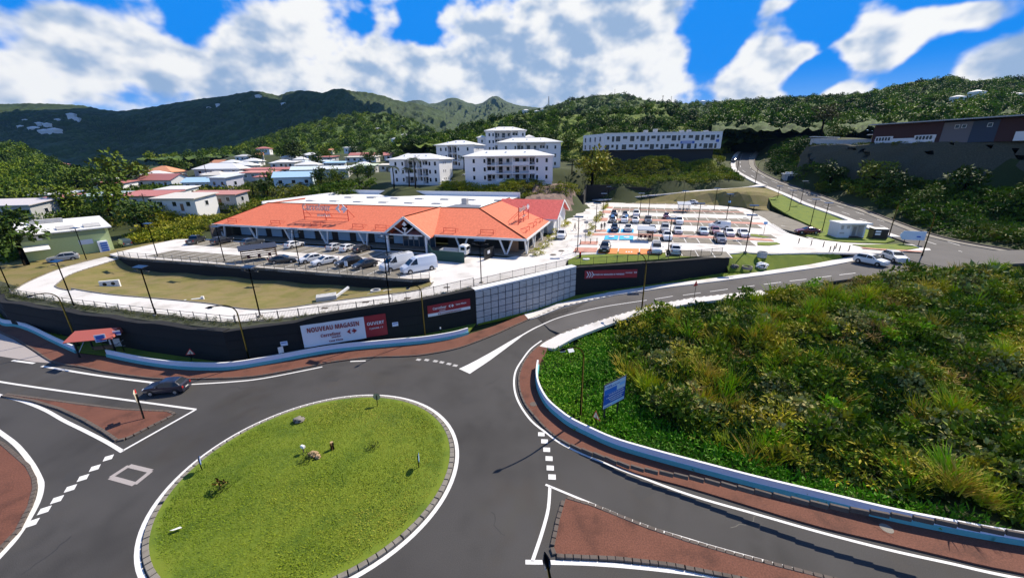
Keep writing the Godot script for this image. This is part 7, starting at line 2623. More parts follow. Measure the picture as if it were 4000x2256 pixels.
	fill(led, 0.55, [t3, b2], "ledge_weeds", [0.2, 0.5], [c3(0.02, 0.028, 0.010), c3(0.05, 0.06, 0.02), c3(0.11, 0.10, 0.05)], func(x: float, _z: float) -> float: return plat(x, -55.0), 0.05)
	# scrub behind the shop, in front of the flats and the office
	var hi_h := func(x: float, z: float) -> float: return land(x, z) + 0.2
	fill(pts2([-24, -126, -22, -134.0, 14.0, -133.0, 24.0, -138.0, 20.0, -131.0, 8.0, -124.0, -10, -123.5]), 1.5, [b1, b2], "scrub", [1.0, 2.0], [dk, ol, yl, md, c3(0.10, 0.085, 0.03)], hi_h, 0.1, 0.06)
	fill(pts2([30.0, -152.0, 84.0, -146.6, 86.0, -152.0, 87.0, -160.0, 84.0, -168.0, 60.0, -171.5, 40.0, -172.0, 30.0, -166.0]), 1.7, [b1, b2], "scrub", [1.1, 2.0], [dk, md, yl, ol, yl, md, ol], hi_h, 0.1, 0.05)
	fill(pts2([-60, -122, -80, -98.0, -86.0, -95.0, -96.0, -100.0, -104.0, -112.0, -90.0, -114.0, -84.0, -120.0, -80.0, -134.0, -70.0, -144.0, -58.0, -138.0]), 1.8, [b1, b2, b3], "scrub", [1.3, 2.4], [dk, dk, md, ol, yl], hi_h, 0.1, 0.05)
	fill(pts2([-78, -92.6, -88, -90.0, -96, -97.0, -86, -101.0, -77, -97.0]), 1.4, [b1, b3], "scrub", [1.0, 1.8], [ol, yl, md], hi_h, 0.1, 0.05)
	fill(pts2([-100, -116, -60, -130, -46, -142, -66, -160, -90, -166, -120, -158, -150, -176, -170, -170, -160, -120, -140, -96, -112, -96]), 2.6, [b1, b2, b3], "scrub", [1.6, 2.8], [dk, md, dk, ol, md], hi_h, 0.1, 0.05, 1.0, 0.8)
	fill(pts2([-150, -96, -108, -94, -100, -76, -106, -66, -130, -60, -150, -70]), 2.4, [b1, b2, b3], "scrub", [1.6, 2.6], [dk, md, dk, ol], hi_h, 0.1, 0.05, 1.0, 0.8)
	# the wooded bank on the right
	fill(pts2([93.5, -70.0, 92.6, -80.0, 98.4, -97.0, 102.2, -111.0, 103.2, -124.0, 103.0, -138.0, 102.0, -150.0, 104.0, -164.0, 112.0, -178.0, 122.0, -192.0, 130.0, -184.0, 116.0, -162.0, 108.0, -146.0, 109.5, -132.0, 115.0, -116.0, 120.0, -100.0, 128.0, -84.0, 150.0, -66.0, 130.0, -62.0, 104.0, -66.0]), 2.1, [b1, b2, b3], "bank_scrub", [1.6, 3.0], [dk, dk, md, dk, ol, yl, md], hi_h, 0.1, 0.045)
	fill(pts2([90, -190, 112, -216, 124, -232, 134, -232, 90, -232, 86, -262, 30, -250, -40, -240, -60, -210, -30, -200, -10, -200, 20, -196, 60, -196]), 3.6, [b1, b2, b3], "bank_scrub", [2.2, 3.6], [dk, md, ol, md, yl], hi_h, 0.1, 0.03, 1.0, 0.8)
	fill(pts2([84.0, -150, 88.0, -172, 96, -186, 90, -192, 84, -186, 86.6, -176]), 1.8, [b1, b2], "bank_scrub", [1.2, 2.0], [md, yl, dk, ol], hi_h, 0.1, 0.05)
	# the dark cut face under the works building
	var lip := dense(pts2([106.5, -150.0, 114.5, -134.0, 124.5, -114.0, 131.5, -99.0, 142.0, -86.0, 160.0, -76.0]), 1.6, false)
	var foot2 := offset_line(lip, -6.5)
	var cliff := grid_mesh(15, lip.size(), func(r: int, k: int) -> Vector3:
		var t := r / 14.0
		var p := lip[k].lerp(foot2[k], smoothstep(0.0, 1.0, t) if r > 2 else t * 0.5)
		var y := lerpf(25.0, 8.5, smoothstep(0.1, 1.0, t))
		var n := patch.get_noise_2d(p.x * 9.0 + y * 6.0, p.y * 9.0) * 1.8
		return Vector3(p.x + n, y + n * 0.5, p.y + n * 0.4))
	struct("quarry_face", cliff, M.cliff)
	fill(join(lip, rev(offset_line(lip, 2.2))), 1.5, [b1, b3], "bank_scrub", [0.7, 1.5], [dk, ol, c3(0.10, 0.085, 0.03)], func(_x: float, _z: float) -> float: return 24.8, 0.2, 0.06, 1.0, 0.7)
	struct("meadow", sheet(pts2([92, -236, 124, -234, 156, -238, 156, -266, 96, -266]), hi_h, 0.6, 5.0, 1.5), M.meadow)
	struct("meadow", sheet(pts2([18, -198, 34, -200, 36, -222, 10, -224]), hi_h, 0.6, 5.0, 1.5), M.meadow)
	struct("office_lawn", sheet(pts2([64, -170.5, 84, -168.8, 86.8, -165.0, 87.6, -158.0, 86.2, -154.0, 84.0, -160.0, 76.0, -166.0]), func(x: float, z: float) -> float: return land(x, z), 0.3, 2.5, 0.6), M.meadow)
	# woods on the hills: crowns beyond counting
	var f1 := crown(101, 110, 0.34, 7, 0.75)
	var f2 := crown(102, 110, 0.34, 6, 0.9)
	var woods := []
	var woods2 := []
	for k in [["near_green_hill", -150.0, 190.0, -322.0, -226.0, 2300, 3.4], ["right_ridge", 90.0, 640.0, -470.0, -205.0, 3000, 4.6], ["near_left_slope", -430.0, -190.0, -326.0, -200.0, 1400, 3.6], ["sunlit_ridge", -440.0, -20.0, -640.0, -345.0, 3000, 4.4], ["mast_hill", 0.0, 760.0, -880.0, -450.0, 2600, 5.5]]:
		for i in k[5]:
			var x := rng.randf_range(k[1], k[2])
			var z := rng.randf_range(k[3], k[4])
			var y: float = hills[k[0]].call(x, z)
			var n := patch.get_noise_2d(x * 1.4, z * 1.4)
			if y < -500.0 or n > (0.16 if k[0] == "near_green_hill" else 0.34):
				continue
			var s: float = k[6] * rng.randf_range(0.6, 1.25)
			var c := blend([dk * 0.7, dk, md, c3(0.085, 0.12, 0.006), c3(0.11, 0.13, 0.008)], 0.45 + n * 0.9 + rng.randf_range(-0.25, 0.25))
			(woods if i % 2 == 0 else woods2).append([spot(Vector3(x, y + s * 0.25, z), s, 0.1), c])
	scatter("forest", f1, woods)
	scatter("forest", f2, woods2)
	make_trees()


var tree_meshes: Array = []


func tree(called: String, at: Vector3, r: float, h: float, col: Color, label: String, group := "", kind := -1) -> void:
	if tree_meshes.is_empty():
		for i in 4:
			tree_meshes.append(crown(200 + i, 620, 0.20, 11 + i, 0.75 + 0.1 * i))
	if kind < 0:
		kind = rng.randi() % 4
	var o := thing(called, at, rng.randf() * TAU, label, "tree", group)
	var m := MB.new()
	var top := h - r * 0.7
	m.tube(Vector3(0, -0.6, 0), Vector3(0.1, top * 0.5, 0.05), r * 0.085, r * 0.06, 8)
	m.tube(Vector3(0.1, top * 0.5, 0.05), Vector3(0, top, 0), r * 0.06, r * 0.035, 8)
	for i in 4:
		var a := TAU * i / 4.0 + 0.4
		m.tube(Vector3(0.1, top * (0.5 + 0.08 * i), 0.05), Vector3(cos(a) * r * 0.55, top * 1.0, sin(a) * r * 0.55), r * 0.04, r * 0.018, 6)
	part("trunk", m, M.bark, o)
	var key := "leaf%s" % col
	if not M.has(key):
		var lm := leafy(0.22)
		lm.albedo_color = (col * 0.85).linear_to_srgb()
		M[key] = lm
	var c := part("crown", tree_meshes[kind], M[key], o)
	c.position.y = h - r * 0.72
	c.scale = Vector3(r, r, r)


func palm(at: Vector3, h: float, label: String) -> void:
	var o := thing("palm_tree", at, rng.randf() * TAU, label, "palm tree")
	var m := MB.new()
	m.tube(Vector3(0, -0.6, 0), Vector3(0.25, h * 0.5, 0), 0.24, 0.18, 8)
	m.tube(Vector3(0.25, h * 0.5, 0), Vector3(0.2, h, 0.1), 0.18, 0.15, 8)
	part("trunk", m, M.bark, o)
	if not M.has("palm_leaf"):
		var lm := leafy(0.2)
		lm.albedo_color = Color(0.075, 0.10, 0.035).linear_to_srgb()
		M.palm_leaf = lm
	for i in 15:
		m = MB.new()
		var a := TAU * i / 15.0 + rng.randf_range(-0.2, 0.2)
		var drop := rng.randf_range(0.1, 1.5)
		var l := rng.randf_range(1.9, 2.6)
		var prev := Vector3.ZERO
		for j in 8:
			var t := (j + 1) / 8.0
			var p := Vector3(cos(a) * l * t, l * (0.55 * t - drop * t * t), sin(a) * l * t)
			var d := (p - prev).normalized()
			var s := d.cross(Vector3.UP).normalized()
			tone(m, rng)
			for side in [-1.0, 1.0]:
				leaf(m, prev, (s * side + d * 0.7 + Vector3(0, -0.35, 0)).normalized(), Vector3.UP, 0.85 * (1.1 - t * 0.6), 0.15)
				leaf(m, (prev + p) * 0.5, (s * side + d * 0.7 + Vector3(0, -0.35, 0)).normalized(), Vector3.UP, 0.85 * (1.1 - t * 0.6), 0.15)
			m.tube(prev, p, 0.03, 0.025, 4, false)
			prev = p
		var f := part("frond", m, M.palm_leaf, o)
		f.position = Vector3(0.2, h, 0.1)


func make_trees() -> void:
	var dk := c3(0.022, 0.045, 0.004)
	var md := c3(0.055, 0.085, 0.005)
	var yl := c3(0.15, 0.155, 0.012)
	tree("leafy_tree", Vector3(31.5, land(31.5, -156.0), -156.0), 7.6, 14.5, yl, "big yellow-green tree in front of the long white office", "", 1)
	tree("leafy_tree", Vector3(-93.6, 3.9, -73.4), 5.6, 11.0, dk, "big dark tree at the left edge beside the pale green building", "", 0)
	tree("leafy_tree", Vector3(-92.5, 3.7, -66.4), 4.6, 8.0, dk, "lower dark tree at the left edge above the drive bend", "", 2)
	tree("casuarina_tree", Vector3(141.0, land(141, -190), -190.0), 6.0, 14.0, c3(0.06, 0.06, 0.025), "feathery brownish tree standing above the pale yard wall", "", 3)
	tree("leafy_tree", Vector3(-124.0, land(-124, -238), -238.0), 7.5, 12.0, c3(0.02, 0.035, 0.004), "big very dark tree in the middle of the upper village", "", 0)
	tree("leafy_tree", Vector3(-150.0, land(-150, -158), -158.0), 9.0, 13.0, md, "broad green tree left of the orange-roofed house", "", 1)
	tree("leafy_tree", Vector3(-108.0, land(-108, -107), -107.0), 5.6, 9.5, md, "round green tree between the green building and the terrace houses", "", 2)
	tree("leafy_tree", Vector3(-94.0, land(-94, -100), -100.0), 5.2, 8.5, dk, "dark round tree just right of the pale green building", "", 3)
	tree("leafy_tree", Vector3(-120.0, land(-120, -108), -108.0), 5.2, 8.0, md, "spreading green tree below the teal-edged roof", "", 0)
	tree("leafy_tree", Vector3(78.0, land(78, -219), -219.0), 6.5, 11.0, dk, "dark tree at the left side of the far meadow", "", 2)
	var g := "trees among the village houses on the left"
	for p in [[-140, -140, 6, 9], [-160, -150, 6.5, 9], [-175, -165, 6, 9], [-152, -120, 6, 9], [-136, -113, 5, 8], [-84, -137, 3.5, 6], [-70, -150, 4, 7], [-62, -146, 3.6, 6.4], [-52, -149, 3.5, 6], [-60, -160, 4, 7], [-92, -158, 4, 6], [-96, -205, 4.5, 7], [-150, -202, 5, 7], [-108, -244, 5, 8], [-70, -205, 4, 7], [-58, -214, 5, 8], [-78, -255, 5, 8], [-140, -255, 6, 9], [-160, -262, 6, 9], [-100, -270, 6, 9], [-40, -220, 5, 8], [-54, -240, 5, 8], [-30, -208, 4.4, 7], [-176, -215, 6, 8], [-190, -235, 6, 8]]:
		tree("leafy_tree", Vector3(p[0], land(p[0], p[1]), p[1]), p[2], p[3], [dk, md, c3(0.04, 0.07, 0.005)][rng.randi() % 3], placed("rounded green village tree", p[0], p[1]), g)
	g = "trees on the bank right of the hill road"
	for p in [[106, -112, 4.5, 7], [110, -122, 5, 8], [104, -100, 3.8, 6], [113, -100, 4.5, 7], [106, -134, 4.5, 7], [109, -150, 4, 6.5], [116, -156, 5, 8], [124, -92, 4.5, 7], [113, -86, 4, 6], [128, -74, 4.5, 7], [120, -170, 5, 8], [134, -172, 5, 8], [150, -160, 6, 10], [168, -150, 7, 11], [160, -120, 6, 9], [176, -128, 7, 11]]:
		tree("leafy_tree", Vector3(p[0], land(p[0], p[1]), p[1]), p[2], p[3], [dk, md, c3(0.09, 0.11, 0.008)][rng.randi() % 3], placed("spreading tree on the right-hand slope,", p[0], p[1]), g)
	g = "trees behind the office building"
	for p in [[8, -206, 5, 8], [20, -212, 5, 8], [30, -215, 6, 9], [44, -206, 5, 9], [52, -214, 6, 10], [60, -206, 5, 8.5], [68, -212, 6, 10], [86, -208, 5, 8], [92, -224, 5, 8]]:
		tree("leafy_tree", Vector3(p[0], land(p[0], p[1]), p[1]), p[2], p[3], [dk, dk, md][rng.randi() % 3], "%s dark tree from the left in the row behind the long white office" % ORD[[8, 20, 30, 44, 52, 60, 68, 86, 92].find(int(p[0]))], g)
	palm(Vector3(-31.0, 14.0, -131.5), 8.4, "tall palm with hanging dry fronds before the left flats")
	palm(Vector3(-37.6, 13.9, -130.0), 6.0, "shorter palm left of the tall one before the flats")
	palm(Vector3(-33.4, 13.9, -133.0), 5.4, "small palm between the two others before the flats")
	palm(Vector3(-17.4, 17.6, -152.0), 5.0, "palm rising between the middle and the wide front flats")
	palm(Vector3(-86.0, 11.0, -134.0), 4.6, "leaning palm clump before the pale blue gabled house")
	palm(Vector3(-82.6, 11.2, -136.5), 4.2, "second leaning palm right of the clump at the blue gabled house")
	palm(Vector3(22.6, 16.6, -150.0), 4.6, "small palm beside the lane right of the flats")
	# clipped yellow shrubs along the lane
	var b := clump(300, 260, 0.20, 0.11, 0.9)
	M.shrub = leafy(0.3)
	M.shrub.albedo_color = Color(0.42, 0.40, 0.02).linear_to_srgb()
	var rows := [[[1.9, 0.6], [2.7, 1.6], [2.0, 5.9], [2.7, 7.4], [2.0, 13.0], [2.7, 14.4], [2.0, 20.4], [2.4, 29.6], [3.0, 31.2], [2.4, 33.2]], [[9.9, 18.2], [9.6, 20.2], [9.8, 25.6], [9.6, 27.0], [9.8, 36.4], [9.7, 38.4], [10.0, 40.4], [10.1, 46.0], [9.9, 48.0], [10.0, 61.0], [10.0, 63.0], [10.2, 65.0], [10.2, 67.6]]]
	for k in 2:
		for p in rows[k]:
			var at := store_at(p[0], p[1], 0)
			var o := thing("clipped_shrub", Vector3(at.x, plat(at.x, at.z) + 0.25, at.z), rng.randf() * TAU, "%s yellow-green shrub from the front, along the %s" % [ORD[rows[k].find(p)], "shop's side wall" if k == 0 else "car park edge of the lane"], "shrub", "shrubs by the shop's side" if k == 0 else "shrubs between lane and car park")
			var f := part("foliage", b, M.shrub, o)
			f.scale = Vector3.ONE * rng.randf_range(1.0, 1.35)
			var s := MB.new()
			for j in 3:
				s.tube(Vector3(0, -0.3, 0), Vector3(0.2 * cos(j * 2.1), 0.35, 0.2 * sin(j * 2.1)), 0.03, 0.02, 5)
			part("stem", s, M.bark, o)
	# small plants on the island
	var fl := clump(310, 120, 0.26, 0.12)
	for p in [[-21.4, -22.3, 0.55, "low yellow-flowered shrub on the left part of the round island"], [-11.6, -26.2, 0.45, "small round bush on the right part of the round island"], [-16.2, -24.8, 0.5, "dark low shrub beside the rocks at the island's middle"]]:
		var o := thing("small_shrub", Vector3(p[0], island_y(p[0], p[1]), p[1]), 0.0, p[3], "shrub")
		var f := part("foliage", fl, M.shrub_dark, o)
		f.scale = Vector3.ONE * p[2] * 1.3
		var s := MB.new()
		s.tube(Vector3(0, -0.1, 0), Vector3(0.05, 0.3, 0), 0.04, 0.03, 5)
		part("stem", s, M.bark, o)
		if p[0] < -20:
			var y := MB.new()
			for i in 8:
				y.tube(Vector3(rng.randf_range(-0.4, 0.6), 0.6, rng.randf_range(-0.4, 0.4)), Vector3(rng.randf_range(-0.4, 0.6), 0.7, rng.randf_range(-0.4, 0.4)), 0.05, 0.05, 5)
			part("flowers", y, M.plank, o)


# landmarks that trees and poles are told apart by
var marks_used := {}
const MARKS := [["the orange hip-roofed house", -162, -192], ["the pink roof with white edges", -138, -162], ["the teal-edged roof", -126, -127], ["the dusty red terrace roof", -110, -122], ["the cream terrace roof", -95, -117], ["the far left house with layered roofs", -126, -101], ["the pale blue gabled house", -81, -153], ["the light blue roof", -116, -153], ["the lilac-white house", -104, -149], ["the broad white hip-roofed house", -132, -188], ["the long pink-roofed terrace", -112, -192], ["the two-storey pale house", -74, -172], ["the cream flat-roofed terrace", -80, -224], ["the upper pink-roofed house", -86, -242], ["the pale green flat roof", -64, -182], ["the small white tucked-away house", -48, -195], ["the front left flats", -33, -140], ["the topmost flats", -2, -186], ["the long white office", 60, -180], ["the white hut on the hill road", 103, -147], ["the maroon works building", 124, -114], ["the pale yard wall", 116, -143], ["the yellow cabin", 127, -143], ["the black cabin", 77, -80], ["the far meadow", 124, -236], ["the casuarina", 141, -190], ["the small dark blue car", 97, -178], ["the brown soil cut", 16, -124], ["the white kiosk", 71, -83]]


func placed(what: String, x: float, z: float) -> String:
	var list := []
	for m in MARKS:
		list.append([Vector2(m[1] - x, m[2] - z).length(), m])
	list.sort_custom(func(a, b): return a[0] < b[0])
	for k in list:
		var m: Array = k[1]
		var turn := atan2(x, -z) - atan2(m[1], -m[2])
		var away := Vector2(x, z).length() - Vector2(m[1], m[2]).length()
		var how := ("just right of " if turn > 0.0 else "just left of ") if absf(turn) * 150.0 > absf(away) else ("behind " if away > 0.0 else "in front of ")
		var t: String = what + " " + how + m[0]
		if not marks_used.has(t):
			marks_used[t] = true
			return t
	return what


const ORD := ["first", "second", "third", "fourth", "fifth", "sixth", "seventh", "eighth", "ninth", "tenth", "eleventh", "twelfth", "thirteenth", "fourteenth"]


# ------------------------------------------------------------------ street furniture
func curved_lamp(at: Vector3, toward: float, label: String, h := 7.75) -> void:
	var o := thing("street_lamp", at, toward, label, "street lamp", "yellowish curved street lamps")
	var m := MB.new()
	m.tube(Vector3(0, -0.3, 0), Vector3(0, h * 0.82, 0), 0.11, 0.075, 10)
	var prev := Vector3(0, h * 0.82, 0)
	for i in 8:
		var a := (i + 1) / 8.0 * PI * 0.5
		var p := Vector3(0, h * 0.82 + sin(a) * h * 0.17, -(1.0 - cos(a)) * 1.5)
		m.tube(prev, p, 0.07, 0.06, 8, false)
		prev = p
	m.tube(prev, prev + Vector3(0, 0.05, -0.5), 0.06, 0.05, 8)
	part("pole", m, M.yellow_pole, o)
	m = MB.new()
	m.tube(Vector3(0, -0.02, 0), Vector3(0, 0.25, 0), 0.17, 0.15, 10)
	part("base", m, M.kerb, o)
	var hd := MB.new()
	var c := prev + Vector3(0, 0.02, -0.75)
	hd.b = Transform3D(Basis.from_scale(Vector3(0.75, 0.55, 1.6)), c)
	for i in 5:
		var r0 := 0.22 * sin(PI * (i + 0.05) / 5.1)
		var r1 := 0.22 * sin(PI * (i + 1.05) / 5.1)
		hd.tube(Vector3(0, 0, 0.26 - i * 0.104), Vector3(0, 0, 0.26 - (i + 1) * 0.104), maxf(r0, 0.03), maxf(r1, 0.03), 10)
	var head := part("lamp_head", hd, M.lamp_head, o)
	m = MB.new()
	m.box(c + Vector3(0, -0.12, 0), Vector3(0.2, 0.05, 0.42), 0.01)
	part("lens", m, M.lamp_glass, head)


var solar_proto: Node3D


func solar_lamp(at: Vector3, turn: float, label: String, h := 6.4) -> void:
	if solar_proto == null:
		solar_proto = thing("solar_lamp", at, turn, label, "street lamp", "black solar lamp posts")
		solar_proto.set_meta("base_name", "solar_lamp")
		var m := MB.new()
		m.tube(Vector3(0, -0.4, 0), Vector3(0, 6.4, 0), 0.085, 0.065, 8)
		part("pole", m, M.black_metal, solar_proto)
		m = MB.new()
		m.box(Vector3(0, 0.05, 0), Vector3(0.5, 0.25, 0.5), 0.04)
		part("footing", m, M.kerb, solar_proto)
		m = MB.new()
		m.b = Transform3D(Basis(Vector3.RIGHT, 0.14), Vector3(0, 6.5, 0))
		m.box(Vector3.ZERO, Vector3(1.65, 0.07, 0.85), 0.01)
		part("solar_panel", m, M.solar, solar_proto)
		for s in [-1.0, 1.0]:
			m = MB.new()
			m.bar(Vector3(0, 5.7, 0), Vector3(s * 0.85, 5.95, 0), 0.05, 0.05)
			m.box(Vector3(s * 1.0, 5.96, 0), Vector3(0.5, 0.07, 0.22), 0.02)
			part("lamp_arm", m, M.black_metal, solar_proto)
	else:
		clone(solar_proto, at, turn, label, "black solar lamp posts")


func round_sign(at: Vector3, turn: float, lean: float, label: String, mat_face: Material) -> void:
	var o := thing("road_sign", at, turn, label, "road sign")
	o.rotation.z = lean
	var m := MB.new()
	m.tube(Vector3(0, -0.2, 0), Vector3(0, 1.15, 0), 0.035, 0.035, 8)
	part("post", m, M.steel, o)
	m = MB.new()
	m.tube(Vector3(0, 0.95, 0.045), Vector3(0, 0.95, 0.07), 0.36, 0.36, 18)
	part("back_plate", m, M.steel, o)
	m = MB.new()
	m.tube(Vector3(0, 0.95, 0.0705), Vector3(0, 0.95, 0.085), 0.345, 0.345, 18)
	var f := part("face", m, mat_face, o)
	m = MB.new()
	m.b = Transform3D(Basis(Vector3.BACK, -0.8), Vector3(0, 0.95, 0.09))
	m.box(Vector3(0, -0.05, 0), Vector3(0.09, 0.34, 0.012))
	m.tri(Vector3(-0.16, 0.1, 0.008), Vector3(0, 0.28, 0.008), Vector3(0.16, 0.1, 0.008))
	part("arrow", m, M.sign_white, f)


func triangle_sign(at: Vector3, turn: float, lean: float, h: float, label: String) -> void:
	var o := thing("road_sign", at, turn, label, "road sign")
	o.rotation.z = lean
	var m := MB.new()
	m.tube(Vector3(0, -0.2, 0), Vector3(0, h, 0), 0.035, 0.035, 8)
	part("post", m, M.steel, o)
	for k in [["border", 0.55, 0.05, M.sign_red], ["face", 0.40, 0.062, M.sign_cream]]:
		m = MB.new()
		m.b = Transform3D(Basis(Vector3.RIGHT, PI / 2), Vector3(0, h + 0.05, k[2]))
		var p := PackedVector2Array()
		for i in 3:
			var a := -PI / 2 + TAU * i / 3.0
			p.append(Vector2(cos(a), -sin(a)) * -k[1])
		m.prism(p, -0.012, 0.012)
		part(k[0], m, k[3], o)
	m = MB.new()
	m.box(Vector3(0, h + 0.06, 0.08), Vector3(0.07, 0.24, 0.01))
	m.box(Vector3(0.03, h - 0.1, 0.08), Vector3(0.16, 0.06, 0.01))
	part("symbol", m, M.dark, o)


func fence_run(line: PackedVector2Array, h: Callable, high: float, style: String, mat: Material, label: String) -> void:
	var o := thing("fence", Vector3.ZERO, 0, label, "fence")
	var d := dense(line, 2.4, false)
	var post := MB.new()
	post.box(Vector3(0, high * 0.5, 0), Vector3(0.07, high + 0.1, 0.07))
	var pm := post.mesh()
	for p in d:
		part("post", pm, mat, o).position = Vector3(p.x, h.call(p.x, p.y), p.y)
	var pk := MB.new()
	for y in ([0.12, high - 0.08] if style == "bars" else [0.3, high * 0.55, high - 0.05]):
		var r := MB.new()
		for i in d.size() - 1:
			var a := Vector3(d[i].x, h.call(d[i].x, d[i].y) + y, d[i].y)
			var b := Vector3(d[i + 1].x, h.call(d[i + 1].x, d[i + 1].y) + y, d[i + 1].y)
			r.bar(a, b, 0.045, 0.045)
		part("rail", r, mat, o)
	if style == "bars":
		for p in dense(line, 0.17, false):
			var y: float = h.call(p.x, p.y)
			pk.tube(Vector3(p.x, y + 0.1, p.y), Vector3(p.x, y + high, p.y), 0.017, 0.017, 4, false)
		part("pickets", pk, mat, o).set_meta("kind", "stuff")


func torus(m: MB, at: Vector3, r: float, t: float, h: float) -> void:      # a concrete ring with square section
	for i in 20:
		var a := TAU * i / 20.0
		var b := TAU * (i + 1) / 20.0
		var p := Vector3(cos(a), 0, sin(a))
		var q := Vector3(cos(b), 0, sin(b))
		var up := Vector3.UP * h
		m.quad(at + p * r, at + p * r + up, at + q * r + up, at + q * r)
		m.quad(at + q * (r - t), at + q * (r - t) + up, at + p * (r - t) + up, at + p * (r - t))
		m.quad(at + p * r + up, at + p * (r - t) + up, at + q * (r - t) + up, at + q * r + up)


func rock(called: String, at: Vector3, s: Vector3, seed_: int, mat: Material, label: String) -> void:
	var f := FastNoiseLite.new()
	f.seed = seed_
	f.frequency = 0.9
	var o := thing(called, at, 0.0, label, "rock")
	var m := grid_mesh(10, 16, func(r: int, k: int) -> Vector3:
		var el := PI * (r / 9.0 - 0.5)
		var az := TAU * k / 15.0
		var d := Vector3(cos(el) * cos(az), sin(el), cos(el) * sin(az))
		return d * s * (1.0 + 0.5 * f.get_noise_3dv(d * 1.3)))
	part("stone", m, mat, o)


func make_furniture() -> void:
	M.lamp_head = plain(0.30, 0.34, 0.42, 0.35, 0.2)
	M.sign_cream = plain(0.66, 0.58, 0.42, 0.6)
	M.fence_dark = plain(0.05, 0.05, 0.05, 0.5, 0.3)
	M.fence_pale = plain(0.20, 0.20, 0.19, 0.5, 0.3)
	M.fence_green = plain(0.02, 0.035, 0.02, 0.6)
	# the tall curved lamps
	curved_lamp(Vector3(-56.8, 0.15, -46.3), PI - 0.3, "yellowish curved street lamp beside the bus shelter roof")
	curved_lamp(Vector3(-31.0, 0.15, -41.0), PI - 0.9, "yellowish curved street lamp left of the white banner")
	curved_lamp(Vector3(-11.6, 0.2, -47.2), PI - 0.5, "yellowish curved street lamp between the two red banners")
	curved_lamp(Vector3(6.1, 0.1, -30.0), PI / 2 + 0.5, "yellowish curved street lamp inside the curved teal wall by the billboard")
	curved_lamp(Vector3(71.8, 5.6, -66.4), 0.0, "curved street lamp at the street corner beside the white cars")
	curved_lamp(Vector3(80.6, 5.75, -82.4), PI * 1.5 + 0.3, "curved street lamp beside the black cabin on the hill road")
	curved_lamp(Vector3(87.6, 12.5, -144.6), PI * 1.5, "curved street lamp where the ramp meets the hill road")
	curved_lamp(Vector3(18.6, 1.9, -52.2), 0.2, "curved street lamp at the thicket edge before the long dark red banner")
	curved_lamp(Vector3(1.5, 0.0, -8.9), 0.12, "street lamp whose grey head is seen from above at the bottom splitter island", 7.9)
	# the black solar lamps
	var L := [[9.3, 3.8, "solar lamp post at the red crossing on the lane"], [38.2, 7.2, "solar lamp post on the grass above the end of the black wall"], [32.4, 23.3, "solar lamp post beside the pale bluish hatchback"], [42.2, 22.3, "solar lamp post next to the white saloon at the row end"], [10.8, 23.2, "solar lamp post by the two dark-clothed people"], [10.8, 44.7, "solar lamp post among the yellow shrubs beside the charcoal SUV"], [22.7, 39.0, "solar lamp post over the grey pickup"], [42.5, 46.2, "solar lamp post behind the sideways white van"], [25.0, 1.4, "solar lamp post on the lawn beside the white SUV seen from behind"], [62.4, 76.6, "solar lamp post on the bank nearest the ramp"], [61.0, 60.4, "second solar lamp post along the grass bank"], [58.9, 39.0, "solar lamp post behind the dark red saloon"], [32.8, 55.5, "solar lamp post before the glass trolley shelter"], [20.7, 45.6, "solar lamp post beside the tall white van"], [10.6, 69.0, "solar lamp post at the far end of the yellow shrubs"], [42.7, 65.3, "solar lamp post in the empty back rows"]]
	for l in L:
		solar_lamp(park(l[0], l[1]), TURN + rng.randf_range(-0.1, 0.1), l[2])
	for l in [[-60.2, -50.4, "solar lamp post at the drive's edge above the bus shelter"], [-45.7, -46.6, "solar lamp post at the drive's edge above the triangular sign"], [-31.7, -45.6, "solar lamp post at the drive's corner left of the white banner"], [-16.0, -47.9, "solar lamp post at the fence above the red banner half"], [-4.6, -56.0, "solar lamp post at the fence near the grey panel wall"], [-77.4, -57.4, "solar lamp post at the left drive bend"]]:
		solar_lamp(Vector3(l[0], plat(l[0], -55.0), l[1]), -0.25, l[2])
	for l in [[-36.9, -66.0, "solar lamp post at the lot wall beside the white saloon"], [-52.5, -69.6, "solar lamp post at the lot wall left of the wooden shelter"], [-19.6, -60.2, "solar lamp post at the lot wall before the two vans"], [-68.6, -74.1, "solar lamp post near the left end of the front car park"], [-84.0, -75.4, "solar lamp post in front of the pale green building"]]:
		solar_lamp(Vector3(l[0], 5.2 if l[0] > -80 else 4.3, l[1]), -0.25, l[2])
	solar_lamp(Vector3(69.4, 5.9, -86.6), -0.2, "solar lamp post close against the white kiosk")
	solar_lamp(Vector3(87.2, 8.3, -119.5), -0.2, "solar lamp post on the verge of the hill road")
	for i in 4:
		var x := 38.0 + i * 12.0
		var o := thing("ramp_lamp", Vector3(x, lerpf(6.9, 12.1, (x - 31.0) / 57.5), -146.6 + (x - 31.0) * 0.085), 0.0, "%s short lamp post from the left along the back ramp" % ORD[i], "lamp post", "short lamps along the ramp")
		var m := MB.new()
		m.tube(Vector3(0, -0.4, 0), Vector3(0, 3.4, 0), 0.06, 0.05, 6)
		part("pole", m, M.black_metal, o)
		m = MB.new()
		m.box(Vector3(0, 3.42, 0), Vector3(0.7, 0.08, 0.4), 0.01)
		part("lamp_head", m, M.solar, o)
	# road signs
	round_sign(Vector3(-13.2, island_y(-13.2, -32.3), -32.4), PI, 0.0, "round sign seen from behind at the island's far rim", M.sign_blue)
	round_sign(Vector3(-24.3, island_y(-24.3, -24.4), -24.4), PI * 0.70, 0.12, "round sign leaning at the island's left rim", M.sign_blue)
	round_sign(Vector3(-7.4, island_y(-7.4, -24.3), -24.3), PI / 2 + 0.2, 0.0, "round sign seen edge-on at the island's right rim", M.sign_blue_pale)
	triangle_sign(Vector3(-38.2, 0.1, -41.4), 0.35, -0.12, 1.35, "triangular warning sign in the grass before the black wall")
